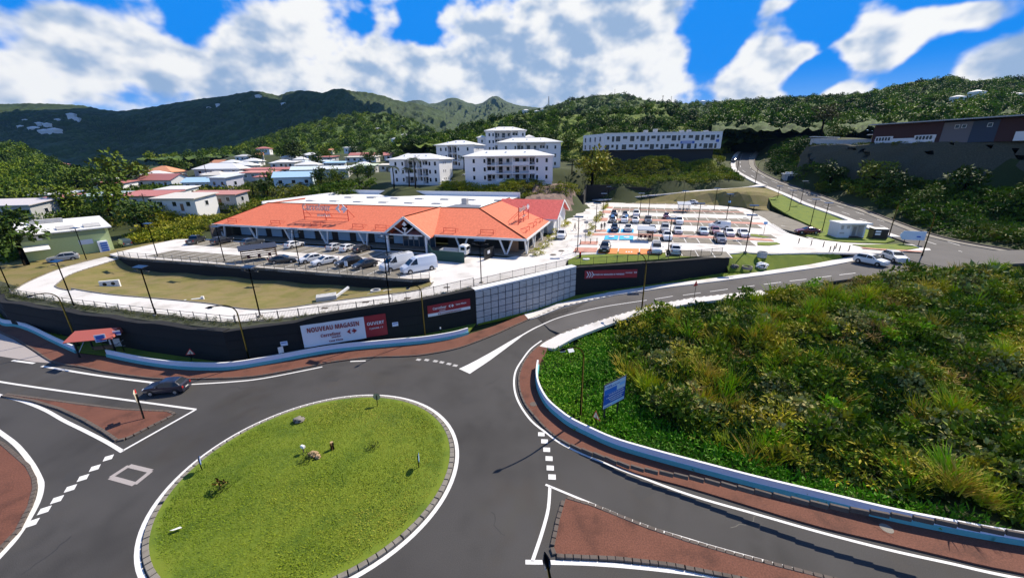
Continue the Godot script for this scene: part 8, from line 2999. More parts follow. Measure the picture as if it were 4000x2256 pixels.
	triangle_sign(Vector3(7.4, 0.1, -28.7), -1.0, 0.16, 1.2, "leaning triangular sign tied with a white rag, before the billboard")
	triangle_sign(Vector3(26.4, 2.9, -53.2), PI + 0.5, 0.0, 2.3, "triangular sign at the thicket edge on the side road")
	var o := thing("road_sign", Vector3(-34.6, 0.12, -30.9), -0.9, "leaning white post with tilted cream plate on the red splitter island", "road sign")
	o.rotation.z = 0.22
	var m := MB.new()
	m.tube(Vector3(0, -0.2, 0), Vector3(0, 2.5, 0), 0.07, 0.07, 10)
	part("post", m, M.white, o)
	m = MB.new()
	m.b = Transform3D(Basis(Vector3.BACK, -0.35), Vector3(0.02, 2.25, 0.1))
	m.box(Vector3.ZERO, Vector3(0.7, 1.05, 0.05), 0.01)
	part("plate", m, M.sign_cream, o)
	m = MB.new()
	m.b = Transform3D(Basis(Vector3.BACK, -0.35), Vector3(-0.35, 2.6, 0.06))
	m.box(Vector3.ZERO, Vector3(0.4, 0.4, 0.04), 0.01)
	part("red_plate", m, M.sign_red, o)
	o = thing("road_sign", Vector3(-27.7, 0.2, -42.0), 0.7, "white sign seen from behind, left of the white banner's foot", "road sign")
	m = MB.new()
	m.tube(Vector3(0, -0.2, 0), Vector3(0, 1.5, 0), 0.03, 0.03, 8)
	part("post", m, M.steel, o)
	m = MB.new()
	m.box(Vector3(0, 1.2, 0.04), Vector3(0.55, 0.8, 0.03), 0.01)
	part("plate", m, M.white, o)
	o = thing("marker_post", Vector3(-9.6, 0.2, -47.7), 0.0, "thin green marker post in the grass under the small banner", "post")
	m = MB.new()
	m.tube(Vector3(0, -0.2, 0), Vector3(0, 1.3, 0), 0.05, 0.04, 8)
	part("post", m, M.fence_green, o)
	m = MB.new()
	m.box(Vector3(0, 1.2, 0.03), Vector3(0.16, 0.24, 0.05))
	part("cap", m, M.sign_white, o)
	o = thing("lost_sign", Vector3(7.0, 0.5, -42.2), 0.4, "small white plate lying in the bright grass inside the curved wall", "sign")
	m = MB.new()
	m.b = Transform3D(Basis(Vector3.RIGHT, -0.9), Vector3(0, 0.25, 0))
	m.box(Vector3.ZERO, Vector3(0.75, 0.55, 0.04), 0.01)
	part("plate", m, M.white, o)
	m = MB.new()
	m.tube(Vector3(0, -0.6, 0), Vector3(0, 0.2, 0), 0.03, 0.03, 6)
	part("stake", m, M.wood, o)
	# the blue billboard
	o = thing("billboard", Vector3(9.0, 0.3, -30.0), 0.61, "blue and white public works billboard standing in the grass inside the curved wall", "billboard")
	for x in [-1.0, 0.75]:
		m = MB.new()
		m.box(Vector3(x, 1.5, -0.1), Vector3(0.14, 3.8, 0.12))
		part("post", m, M.dark, o)
	m = MB.new()
	m.box(Vector3(0.05, 2.65, -0.01), Vector3(2.95, 2.55, 0.07), 0.02)
	part("frame", m, M.dark, o)
	for k in [[0.0, 2.65, 2.78, 2.38, M.sign_pale, 0.036, "print_ground"], [-0.55, 3.08, 1.6, 0.5, M.sign_blue_mid, 0.042, "blue_field"], [0.0, 2.30, 2.76, 1.02, M.sign_blue, 0.042, "blue_field"], [0.95, 3.3, 0.7, 0.3, M.sign_blue_pale, 0.042, "emblem_block"], [0.5, 1.62, 1.6, 0.12, M.sign_blue_pale, 0.042, "emblem_block"]]:
		m = MB.new()
		m.quad(Vector3(k[0] - k[2] * 0.5, k[1] - k[3] * 0.5, k[5]), Vector3(k[0] - k[2] * 0.5, k[1] + k[3] * 0.5, k[5]), Vector3(k[0] + k[2] * 0.5, k[1] + k[3] * 0.5, k[5]), Vector3(k[0] + k[2] * 0.5, k[1] - k[3] * 0.5, k[5]))
		part(k[6], m, k[4], o)
	for k in [[-0.9, 3.62, 0.9, M.sign_blue], [-0.2, 3.5, 1.6, M.sign_blue], [0.2, 2.66, 1.9, M.sign_white], [0.05, 2.42, 2.2, M.sign_white], [0.2, 2.2, 1.8, M.sign_white], [0.25, 2.0, 1.5, M.sign_white], [-0.9, 1.58, 0.8, M.sign_blue]]:
		m = MB.new()
		var x: float = k[0] - k[2] * 0.5
		while x < k[0] + k[2] * 0.5:
			var w := rng.randf_range(0.08, 0.26)
			m.quad(Vector3(x, k[1] - 0.04, 0.048), Vector3(x, k[1] + 0.04, 0.048), Vector3(x + w, k[1] + 0.04, 0.048), Vector3(x + w, k[1] - 0.04, 0.048))
			x += w + 0.05
		part("text_line", m, k[3], o)
	# bus shelter
	o = thing("bus_shelter", Vector3(-51.7, 0.12, -44.6), 0.22, "bus shelter with red pitched roof in the gap of the low wall", "bus shelter")
	for x in [-1.9, 1.9]:
		for z in [-1.1, 1.1]:
			m = MB.new()
			m.box(Vector3(x, 1.2, z), Vector3(0.13, 2.4, 0.13))
			part("post", m, M.black_metal, o)
	m = MB.new()
	for k in [1.0, -1.0]:
		m.quad(Vector3(-2.5, 2.35, k * 1.75), Vector3(-2.2, 3.1, 0), Vector3(2.2, 3.1, 0), Vector3(2.5, 2.35, k * 1.75))
		m.quad(Vector3(-2.5, 2.27, k * 1.75), Vector3(-2.2, 3.02, 0), Vector3(2.2, 3.02, 0), Vector3(2.5, 2.27, k * 1.75))
	m.tri(Vector3(2.5, 2.35, 1.75), Vector3(2.2, 3.1, 0), Vector3(2.5, 2.35, -1.75))
	m.tri(Vector3(-2.5, 2.35, -1.75), Vector3(-2.2, 3.1, 0), Vector3(-2.5, 2.35, 1.75))
	part("roof", m, M.red_roof, o)
	m = MB.new()
	for s in [-1.1, 1.1]:
		m.bar(Vector3(-2.0, 2.3, s), Vector3(2.0, 2.3, s), 0.1, 0.12)
	m.bar(Vector3(-1.9, 0.5, 1.1), Vector3(-1.9, 2.2, -1.1), 0.06, 0.06)
	m.bar(Vector3(1.9, 1.05, -1.1), Vector3(1.9, 1.05, 1.1), 0.07, 0.07)
	m.bar(Vector3(1.9, 0.1, -1.1), Vector3(1.9, 1.0, 1.1), 0.06, 0.06)
	part("frame", m, M.white, o)
	m = MB.new()
	m.box(Vector3(0.9, 0.7, -1.0), Vector3(1.6, 1.1, 0.06))
	part("end_panel", m, M.white, o)
	m = MB.new()
	m.box(Vector3(-0.4, 0.45, -0.7), Vector3(2.4, 0.08, 0.4))
	m.box(Vector3(-0.4, 0.2, -0.7), Vector3(2.2, 0.42, 0.1))
	part("bench", m, M.wood, o)
	o = thing("bus_stop_sign", Vector3(-50.1, 0.12, -43.3), 0.5, "blue and white bus stop sign on a pole before the shelter", "sign")
	m = MB.new()
	m.tube(Vector3(0, -0.1, 0), Vector3(0, 2.5, 0), 0.035, 0.035, 8)
	part("pole", m, M.steel, o)
	m = MB.new()
	m.box(Vector3(0, 2.5, 0.04), Vector3(1.0, 0.95, 0.05), 0.02)
	part("plate", m, M.sign_pale, o)
	m = MB.new()
	m.box(Vector3(0, 2.6, 0.07), Vector3(0.74, 0.5, 0.02))
	m.box(Vector3(0, 2.2, 0.07), Vector3(0.84, 0.2, 0.02))
	part("bus_symbol", m, M.sign_blue, o)
	o = thing("timetable_sign", Vector3(-49.0, 0.12, -44.4), 0.3, "small dark and white timetable flags at the shelter's right post", "sign")
	m = MB.new()
	m.tube(Vector3(0, -0.1, 0), Vector3(0, 2.75, 0), 0.04, 0.04, 8)
	part("pole", m, M.black_metal, o)
	for i in 3:
		m = MB.new()
		m.box(Vector3(-0.05, 2.9 - i * 0.22, 0.05), Vector3(0.75, 0.18, 0.04), 0.01)
		part("flag", m, M.sign_white if i != 1 else M.sign_blue, o)
	# trolley shelters
	trolley_shelter(Vector3(-47.0, 5.22, -71.2), 0.62, 5.6, 2.4, M.roof_dark, true, "wooden slatted trolley shelter with dark roof in the front car park")
	trolley_shelter(park(21.6, 15.0), TURN, 2.9, 2.2, M.roof_grey, true, "trolley shelter with pale grey roof beside the blue bays")
	trolley_shelter(park(33.4, 60.4), TURN, 3.2, 3.2, M.roof_grey, false, "glass-sided trolley shelter in the empty back rows")
	# fences
	var outer := pts2(DRIVE_OUT)
	var fl := PackedVector2Array()
	for p in outer:
		if p.x < -33.0 and p.x > -77.0:
			fl.append(p + Vector2(0.1, 0.45))
	var ph := func(x: float, z: float) -> float: return plat(x, z)
	fence_run(fl, func(x: float, _z: float) -> float: return plat(x, -54.0), 1.0, "wire", M.fence_pale, "low wire fence along the lower drive above the long black wall")
	fence_run(pts2([-33.4, -43.6, -22.0, -46.2, -15.8, -47.9]), func(x: float, _z: float) -> float: return plat(x, -52.0), 1.1, "bars", M.fence_dark, "black bar fence along the drive above the white banner")
	fence_run(pts2([-15.6, -47.9, -12.4, -49.5, -5.6, -54.1]), func(x: float, _z: float) -> float: return plat(x, -53.0) + 0.2, 1.3, "bars", M.fence_dark, "taller black bar fence above the small red banner")
	fence_run(pts2([-5.5, -54.1, 2.0, -58.5, 9.0, -62.5]), ph, 1.25, "bars", M.fence_dark, "black bar fence along the top of the grey panel wall")
	fence_run(pts2([9.2, -62.5, 15.7, -62.7, 21.0, -63.1, 26.3, -63.6, 36.2, -65.6]), ph, 1.3, "bars", M.fence_green, "dark green bar fence along the lawn above the right black wall")
	fence_run(offset_line(pts2(LOT_WALL), 0.15), flat(5.36), 1.0, "wire", M.fence_pale, "thin rail fence on the wall of the front car park")
	# the hoarding by the porch
	o = thing("hoarding", Vector3.ZERO, 0, "dark green site hoarding round the paving works near the porch", "hoarding")
	for k in [[-16.3, -75.0, -14.3, -68.8], [-14.3, -68.7, -8.3, -66.7]]:
		m = MB.new()
		wall_strip(m, pts2(k), flat(5.2), flat(7.1), 0.06)
		part("panel", m, M.hoarding, o)
	o = thing("hoarding", Vector3.ZERO, 0, "short black hoarding with a white notice right of the flatbed truck", "hoarding")
	m = MB.new()
	wall_strip(m, pts2([-4.9, -68.2, -3.2, -71.2]), flat(5.2), flat(7.2), 0.06)
	part("panel", m, M.dark, o)
	m = MB.new()
	wall_strip(m, offset_line(pts2([-4.4, -69.08, -4.0, -69.79]), -0.08), flat(6.2), flat(6.8), 0.03)
	part("notice", m, M.sign_white, o)
	# things lying in the dry basin
	o = thing("culvert_headwall", Vector3(-66.7, 3.2, -62.0), 0.35, "white concrete headwall with two dark pipe mouths in the dry basin", "culvert")
	m = MB.new()
	m.box(Vector3(0, 0.45, 0), Vector3(2.6, 1.2, 0.35), 0.03)
	part("wall", m, M.chalk, o)
	for x in [-0.6, 0.5]:
		m = MB.new()
		m.tube(Vector3(x, 0.5, 0.16), Vector3(x, 0.5, 0.19), 0.28, 0.28, 12)
		part("pipe_mouth", m, M.dark, o)
	o = thing("culvert_box", Vector3(-26.0, 4.0, -51.6), 0.4, "grey concrete box with a slanting white arm at the basin's edge", "culvert")
	m = MB.new()
	m.box(Vector3(0, 0.4, 0), Vector3(2.6, 1.0, 1.5), 0.04)
	part("box", m, M.grey_wall, o)
	m = MB.new()
	m.bar(Vector3(1.2, 0.5, 0.2), Vector3(3.0, 1.1, -1.6), 0.25, 0.3)
	part("arm", m, M.chalk, o)
	for k in [[-20.3, -53.3, "concrete ring lying in the basin, the left of three"], [-18.3, -54.6, "concrete ring lying in the basin, the right of three"], [-20.4, -55.4, "flat concrete ring lying farthest back in the basin"]]:
		o = thing("concrete_ring", Vector3(k[0], plat(k[0], -54.0) - 0.55, k[1]), 0.0, k[2], "concrete ring")
		m = MB.new()
		torus(m, Vector3.ZERO, 0.75, 0.2, 0.35)
		part("ring", m, M.grey_wall, o)
	o = thing("broken_slab", Vector3(-45.6, 3.75, -53.2), 0.3, "broken white slabs lying on the basin's green edge", "rubble")
	for k in [[0, 0, 1.2, 0.1], [0.9, 0.3, 0.35, 0.5], [-1.4, 0.2, 0.5, 0.12]]:
		m = MB.new()
		m.box(Vector3(k[0], 0.2 + k[3] * 0.3, k[1]), Vector3(k[2], k[3], 0.3), 0.02)
		part("piece", m, M.chalk, o)
	# on the bank beside the road
	o = thing("concrete_ring", Vector3(43.2, 5.9, -65.6), 0.0, "upright concrete ring on the bank right of the black wall", "concrete ring")
	m = MB.new()
	torus(m, Vector3.ZERO, 0.75, 0.12, 0.95)
	part("ring", m, M.grey_wall, o)
	o = thing("concrete_ring", Vector3(39.6, 4.5, -63.3), 0.0, "low concrete ring sunk in the grass among stones", "concrete ring")
	m = MB.new()
	torus(m, Vector3.ZERO, 0.8, 0.16, 0.45)
	part("ring", m, M.kerb, o)
	rock("boulder", Vector3(42.2, 4.9, -63.6), Vector3(1.0, 0.6, 0.7), 3, M.chalk, "pale boulder on the bank right of the sunk concrete ring")
	rock("boulder", Vector3(37.8, 4.7, -64.0), Vector3(0.7, 0.4, 0.5), 5, M.kerb, "brown boulder at the foot of the black wall's right end")
	# rocks in the middle of the island
	rock("stone_slab", Vector3(-15.9, 0.85, -25.2), Vector3(0.42, 0.22, 0.3), 9, M.stone_tan, "tan flat stone at the middle of the round island")
	rock("stone_block", Vector3(-15.4, 0.8, -24.9), Vector3(0.2, 0.26, 0.2), 11, M.stone_tan, "small dark-sided stone right of the flat island stone")
	rock("rubble_pile", Vector3(-19.6, 0.45, -30.0), Vector3(0.55, 0.25, 0.4), 13, M.kerb, "low rubble pile near the far rim of the island")
	o = thing("totem_stone", Vector3(-14.7, 0.62, -25.9), 0.3, "upright tan carved stone at the middle of the island", "stone")
	m = MB.new()
	m.tube(Vector3(0, -0.1, 0), Vector3(0, 0.5, 0), 0.16, 0.13, 9)
	m.tube(Vector3(0, 0.5, 0), Vector3(0.02, 0.75, 0), 0.17, 0.12, 9)
	part("stone", m, M.stone_tan, o)
	o = thing("spotlight_post", Vector3(-16.9, 0.62, -25.6), -0.4, "small white floodlight on a stub among the island stones", "floodlight")
	m = MB.new()
	m.tube(Vector3(0, -0.1, 0), Vector3(0.04, 0.5, 0), 0.05, 0.05, 8)
	part("stub", m, M.white, o)
	m = MB.new()
	m.box(Vector3(0.04, 0.62, 0), Vector3(0.34, 0.22, 0.2), 0.03)
	part("lamp_body", m, M.white, o)
	o = thing("litter_sheet", Vector3(-22.0, 0.32, -19.1), 0.5, "scrap of white paper on the left part of the island", "litter")
	m = MB.new()
	m.fan([Vector3(-0.35, 0.02, -0.08), Vector3(-0.1, 0.1, 0.12), Vector3(0.35, 0.05, 0.1), Vector3(0.2, 0.02, -0.12)])
	part("paper", m, M.white, o)
	# covers, hydrant, bollards
	for k in [[1.95, -32.4, "square-framed round cover in the red pavement inside the bend", M.kerb_dark], [23.8, -18.7, "pale round cover in the red pavement at the lower right", M.kerb]]:
		o = thing("manhole_cover", Vector3(k[0], 0.122, k[1]), 0.6, k[2], "manhole cover")
		m = MB.new()
		m.tube(Vector3.ZERO, Vector3(0, 0.025, 0), 0.36, 0.36, 18)
		part("cover", m, k[3], o)
		m = MB.new()
		m.box(Vector3(0, 0.004, 0), Vector3(0.95, 0.012, 0.95))
		part("frame", m, M.red_paving, o)
	for k in [[10.2, -0.9, "dark cover in the drive near the hydrant"], [6.2, 4.2, "dark cover in the lane at the shop's corner"], [5.2, 1.2, "round cover in the drive at the shop's front corner"], [31.0, 17.4, "dark cover in the bays of the second row"], [40.3, 15.8, "dark cover in the bays beside the planter island"], [24.0, 62.0, "dark cover in the empty back rows"]]:
		o = thing("drain_cover", park(k[0], k[1]) + Vector3(0, 0.02, 0), 0.0, k[2], "manhole cover")
		m = MB.new()
		m.tube(Vector3.ZERO, Vector3(0, 0.02, 0), 0.45, 0.45, 14)
		part("cover", m, M.kerb_dark, o)
		m = MB.new()
		m.tube(Vector3.ZERO, Vector3(0, 0.012, 0), 0.58, 0.58, 14)
		part("rim", m, M.kerb, o)
	for k in [[-19.8, -49.6, "below the concrete rings"], [-14.4, -50.6, "behind the red banner half"], [-9.6, -54.6, "above the small red banner"], [-24.6, -47.9, "beside the concrete box"]]:
		o = thing("drain_cover", Vector3(k[0], plat(k[0], k[1]) + 0.012, k[1]), 0.0, "small drain cover in the lower drive " + k[2], "manhole cover", "drain covers in the lower drive")
		m = MB.new()
		m.box(Vector3.ZERO, Vector3(0.9, 0.03, 0.6), 0.01)
		part("cover", m, M.kerb_dark, o)
	o = thing("fire_hydrant", park(10.4, -0.9), 0.0, "red fire hydrant on the white corner of the lawn", "fire hydrant")
	m = MB.new()
	m.tube(Vector3(0, 0, 0), Vector3(0, 0.85, 0), 0.2, 0.18, 12)
	part("body", m, M.sign_red, o)
	m = MB.new()
	m.tube(Vector3(0, 0.85, 0), Vector3(0, 1.05, 0), 0.19, 0.08, 12)
	part("cap", m, M.sign_red, o)
	struct("white_corner_slab", sheet(pts2([11.4, -69.3, 12.6, -70.5, 17.6, -72.0, 17.0, -70.2, 14.6, -69.2]), func(x: float, z: float) -> float: return plat(x, z), 0.10, 1.2, 0.2), M.concrete)
	o = thing("concrete_ring", park(11.6, -2.0), 0.0, "white round slab on the lawn beside the hydrant", "concrete ring")
	m = MB.new()
	torus(m, Vector3.ZERO, 0.6, 0.5, 0.16)
	part("ring", m, M.chalk, o)
	for k in [[9.1, 9.7, "left of the parking direction sign"], [11.0, 10.6, "right of the parking direction sign"], [12.2, 11.4, "nearest the blue bays"], [9.2, 2.2, "at the front red crossing"]]:
		bollard(park(k[0], k[1]), M.black_metal, "black bollard beside the lane, " + k[2], "black bollards by the lane")
	for k in [[55.7, -74.5, "farthest of the row"], [56.8, -72.7, "second farthest of the row"], [58.3, -71.6, "third of the row"], [59.7, -70.4, "fourth of the row"], [60.9, -68.9, "nearest of the row"], [56.4, -67.6, "left of the three by the bank"], [57.4, -68.0, "middle of the three by the bank"], [58.6, -68.2, "right of the three by the bank"]]:
		bollard(Vector3(k[0], plat(k[0], k[1]), k[1]), M.steel, "pale steel bollard at the car park's way out, " + k[2], "steel bollards at the way out")
	for k in [[9.9, 10.8, 2.6, "parking direction sign at the lane's red crossing"], [14.0, 33.6, 2.2, "disabled parking sign left of the pair before the grey cars"], [17.4, 33.6, 2.2, "disabled parking sign right of the pair before the grey cars"], [46.3, 27.4, 2.4, "narrow sign post on the planter island"], [8.8, 21.4, 2.6, "dark direction sign among the yellow shrubs"], [47.6, 70.0, 2.2, "small sign on the back bank beyond the empty rows"]]:
		o = thing("parking_sign", park(k[0], k[1]), TURN, k[3], "sign")
		m = MB.new()
		m.tube(Vector3(0, -0.2, 0), Vector3(0, k[2], 0), 0.04, 0.04, 8)
		part("post", m, M.steel, o)
		m = MB.new()
		m.box(Vector3(0, k[2] - 0.1, 0.04), Vector3(0.9 if k[0] < 12.0 else 0.7, 0.55, 0.04), 0.01)
		part("plate", m, M.steel if k[0] < 12.0 else M.sign_blue_pale, o)
	o = thing("bay_sign", Vector3(-26.3, 5.36, -60.2), -0.3, "small pale blue sign on the lot wall before the black SUV", "sign")
	m = MB.new()
	m.tube(Vector3(0, -0.2, 0), Vector3(0, 1.9, 0), 0.035, 0.035, 8)
	part("post", m, M.steel, o)
	m = MB.new()
	m.box(Vector3(0, 1.75, 0.04), Vector3(0.6, 0.8, 0.04), 0.01)
	part("plate", m, M.pale_blue, o)
	o = thing("direction_board", Vector3(77.4, 6.0, -74.4), -0.35, "white arrow-ended direction board at the tip of the corner lawn", "direction sign")
	m = MB.new()
	m.b = Transform3D(Basis(Vector3.RIGHT, PI / 2), Vector3(0, 1.5, 0))
	m.prism(PackedVector2Array([Vector2(-2.0, 0), Vector2(-1.5, -0.85), Vector2(1.9, -0.85), Vector2(1.9, 0.85), Vector2(-1.5, 0.85)]), -0.05, 0.05)
	part("board", m, M.sign_pale, o)
	m = MB.new()
	m.box(Vector3(0.9, 1.3, 0.06), Vector3(0.6, 0.25, 0.03))
	part("emblem", m, M.sign_blue, o)
	m = MB.new()
	for x in [-1.0, 1.3]:
		m.tube(Vector3(x, -0.4, -0.08), Vector3(x, 2.2, -0.08), 0.06, 0.06, 8)
	part("posts", m, M.steel, o)
	# masts and poles on the hills and in the village
	var y: float = hills["mast_hill"].call(78.0, -860.0)
	o = thing("lattice_mast", Vector3(78.0, y, -860.0), 0.3, "tall lattice radio mast on the wooded skyline behind the flats", "mast")
	m = MB.new()
	for k in 4:
		var s := Vector3([-1, 1, 1, -1][k], 0, [-1, -1, 1, 1][k])
		m.tube(s * 1.7 - Vector3.UP * 2, Vector3(0, 25, 0) + s * 0.25, 0.22, 0.16, 5)
	part("legs", m, M.steel, o)
	m = MB.new()
	for i in 9:
		var h0 := i * 2.7
		var r0 := lerpf(1.7, 0.3, h0 / 25.0)
		var r1 := lerpf(1.7, 0.3, (h0 + 2.7) / 25.0)
		for k in 4:
			var s := Vector3([-1, 1, 1, -1][k], 0, [-1, -1, 1, 1][k])
			var t := Vector3([1, 1, -1, -1][k], 0, [-1, 1, 1, -1][k])
			m.tube(s * r0 + Vector3.UP * h0, t * r1 + Vector3.UP * (h0 + 2.7), 0.1, 0.1, 4)
	part("bracing", m, M.steel, o)
	for k in [["near_green_hill", 113.0, -318.0, 9.0, "pole standing on the bright green crest behind the office"], ["mast_hill", 330.0, -880.0, 16.0, "thin mast on the skyline right of the bright hill"], ["mast_hill", 215.0, -885.0, 12.0, "thin mast beside the summit building on the skyline"]]:
		y = hills[k[0]].call(k[1], k[2])
		o = thing("utility_pole", Vector3(k[1], y, k[2]), 0.0, k[4], "mast")
		m = MB.new()
		m.tube(Vector3(0, -1, 0), Vector3(0, k[3], 0), 0.03 * k[3], 0.02 * k[3], 6)
		part("pole", m, M.bark, o)
		m = MB.new()
		m.box(Vector3(0, k[3] * 0.92, 0), Vector3(k[3] * 0.16, 0.2, 0.2))
		part("crossarm", m, M.bark, o)
	o = thing("antenna_mast", Vector3(-40.0, land(-40, -300), -300.0), 0.0, "slim phone mast with white antenna panels behind the left flats", "mast")
	m = MB.new()
	m.tube(Vector3(0, -1, 0), Vector3(0, 12.5, 0), 0.3, 0.2, 8)
	part("pole", m, M.steel, o)
	for a in 3:
		m = MB.new()
		m.box(Vector3(cos(a * 2.1) * 0.6, 11.6, sin(a * 2.1) * 0.6), Vector3(0.4, 2.4, 0.3), 0.03)
		part("antenna_panel", m, M.white, o)
	for p in [[-120, -200], [-98, -196], [-90, -206], [-76, -212], [-142, -196], [-69, -174], [-131, -176], [104, -214], [97, -206], [-99, -108], [84, -151], [27, -147]]:
		o = thing("utility_pole", Vector3(p[0], land(p[0], p[1]), p[1]), rng.randf() * 2.0, placed("wooden utility pole", p[0], p[1]), "utility pole", "utility poles on the slopes")
		m = MB.new()
		m.tube(Vector3(0, -1, 0), Vector3(0, 7.5, 0), 0.14, 0.09, 6)
		part("pole", m, M.bark, o)
		m = MB.new()
		m.box(Vector3(0, 7.0, 0), Vector3(1.8, 0.12, 0.12))
		part("crossarm", m, M.bark, o)


func bollard(at: Vector3, mat: Material, label: String, group: String) -> void:
	var o := thing("bollard", at, 0.0, label, "bollard", group)
	var m := MB.new()
	m.tube(Vector3(0, -0.1, 0), Vector3(0, 0.95, 0), 0.07, 0.07, 10)
	part("post", m, mat, o)
	m = MB.new()
	m.tube(Vector3(0, 0.95, 0), Vector3(0, 1.03, 0), 0.085, 0.04, 10)
	part("cap", m, mat, o)


func trolley_shelter(at: Vector3, turn: float, w: float, d: float, roof: Material, slats: bool, label: String) -> void:
	var o := thing("trolley_shelter", at, turn, label, "shelter")
	for x in [-0.5, 0.5]:
		for z in [-0.5, 0.5]:
			var m := MB.new()
			m.box(Vector3(x * (w - 0.1), 1.15, z * (d - 0.1)), Vector3(0.1, 2.3, 0.1))
			part("post", m, M.wood if slats else M.steel, o)
	var r := MB.new()
	r.b = Transform3D(Basis(Vector3.RIGHT, 0.12), Vector3(0, 2.42, 0))
	r.box(Vector3.ZERO, Vector3(w + 0.5, 0.14, d + 0.6), 0.03)
	part("roof", r, roof, o)
	if slats:
		for i in 5:
			var m := MB.new()
			m.box(Vector3(0, 0.4 + i * 0.38, -d * 0.5), Vector3(w - 0.2, 0.2, 0.05))
			part("slat", m, M.wood, o)
		for s in [-0.5, 0.5]:
			for i in 4:
				var m := MB.new()
				m.box(Vector3(s * w, 0.4 + i * 0.45, 0), Vector3(0.05, 0.2, d - 0.2))
				part("slat", m, M.wood, o)
	else:
		for s in [-0.5, 0.5]:
			var m := MB.new()
			m.box(Vector3(s * w, 1.1, 0), Vector3(0.03, 1.7, d - 0.3))
			part("side_pane", m, M.pane, o)
		var m2 := MB.new()
		m2.box(Vector3(0, 1.1, -d * 0.5), Vector3(w - 0.3, 1.7, 0.03))
		part("back_pane", m2, M.pane, o)
	var tr := MB.new()
	for i in 3:
		for j in 4:
			var c := Vector3(-w * 0.3 + i * w * 0.3, 0.65, -d * 0.25 + j * d * 0.14)
			tr.bar(c + Vector3(-0.2, 0, 0), c + Vector3(0.2, 0, 0), 0.03, 0.35)
			tr.bar(c + Vector3(-0.2, -0.5, 0), c + Vector3(-0.2, 0.4, 0), 0.03, 0.03)
			tr.bar(c + Vector3(0.2, -0.5, 0), c + Vector3(0.2, 0.4, 0), 0.03, 0.03)
	var t := thing("trolley_row", at, turn, "nested shopping trolleys inside the " + label.split(" in ")[0].split(" beside ")[0], "shopping trolleys")
	part("baskets", tr, M.steel if not slats else M.trolley_red, t)


# ------------------------------------------------------------------ people: one skin over a skeleton, as surface nets
func capsule(p: Vector3, a: Vector3, b: Vector3, ra: float, rb: float) -> float:
	var ab := b - a
	var t := clampf((p - a).dot(ab) / ab.length_squared(), 0.0, 1.0)
	return p.distance_to(a + ab * t) - lerpf(ra, rb, t)


func body_mesh(bones: Array, cell: float) -> ArrayMesh:                    # [a, b, ra, rb, colour]
	var lo := Vector3(9, 9, 9)
	var hi := -lo
	for k in bones:
		for j in 2:
			lo = lo.min(k[j] - Vector3.ONE * (k[2] + 0.06))
			hi = hi.max(k[j] + Vector3.ONE * (k[2] + 0.06))
	var n := Vector3i(((hi - lo) / cell).ceil()) + Vector3i.ONE
	var f := PackedFloat32Array()
	f.resize(n.x * n.y * n.z)
	for z in n.z:
		for y in n.y:
			for x in n.x:
				var p := lo + Vector3(x, y, z) * cell
				var d := 0.0
				for k in bones:
					var c := capsule(p, k[0], k[1], k[2], k[3])
					if c < 0.25:
						d += exp(-c * 48.0)
				f[(z * n.y + y) * n.x + x] = -log(maxf(d, 1e-12)) / 48.0
	var at := {}
	var m := MB.new()
	for z in n.z - 1:
		for y in n.y - 1:
			for x in n.x - 1:
				var s := Vector3.ZERO
				var c := 0
				for e in [[0, 0, 0, 1, 0, 0], [0, 1, 0, 1, 1, 0], [0, 0, 1, 1, 0, 1], [0, 1, 1, 1, 1, 1], [0, 0, 0, 0, 1, 0], [1, 0, 0, 1, 1, 0], [0, 0, 1, 0, 1, 1], [1, 0, 1, 1, 1, 1], [0, 0, 0, 0, 0, 1], [1, 0, 0, 1, 0, 1], [0, 1, 0, 0, 1, 1], [1, 1, 0, 1, 1, 1]]:
					var va := f[((z + e[2]) * n.y + y + e[1]) * n.x + x + e[0]]
					var vb := f[((z + e[5]) * n.y + y + e[4]) * n.x + x + e[3]]
					if (va < 0.0) != (vb < 0.0):
						var t := va / (va - vb)
						s += Vector3(e[0], e[1], e[2]).lerp(Vector3(e[3], e[4], e[5]), t)
						c += 1
				if c:
					at[Vector3i(x, y, z)] = lo + (Vector3(x, y, z) + s / c) * cell
	var axes := [[Vector3i(1, 0, 0), Vector3i(0, 1, 0), Vector3i(0, 0, 1)], [Vector3i(0, 1, 0), Vector3i(0, 0, 1), Vector3i(1, 0, 0)], [Vector3i(0, 0, 1), Vector3i(1, 0, 0), Vector3i(0, 1, 0)]]
	for z in range(1, n.z - 1):
		for y in range(1, n.y - 1):
			for x in range(1, n.x - 1):
				var v0 := f[(z * n.y + y) * n.x + x]
				for ax in axes:
					var w: Vector3i = Vector3i(x, y, z) + ax[0]
					var v1 := f[(w.z * n.y + w.y) * n.x + w.x]
					if (v0 < 0.0) == (v1 < 0.0):
						continue
					var q := Vector3i(x, y, z)
					var a: Vector3 = at.get(q, Vector3.ZERO)
					var b: Vector3 = at.get(q - ax[1], Vector3.ZERO)
					var c: Vector3 = at.get(q - ax[1] - ax[2], Vector3.ZERO)
					var d: Vector3 = at.get(q - ax[2], Vector3.ZERO)
					var best := 9.0
					for k in bones:
						var e := capsule(a, k[0], k[1], k[2], k[3])
						if e < best:
							best = e
							m.col = k[4]
					if v0 < 0.0:
						m.quad(a, d, c, b)
					else:
						m.quad(a, b, c, d)
	return m.mesh()


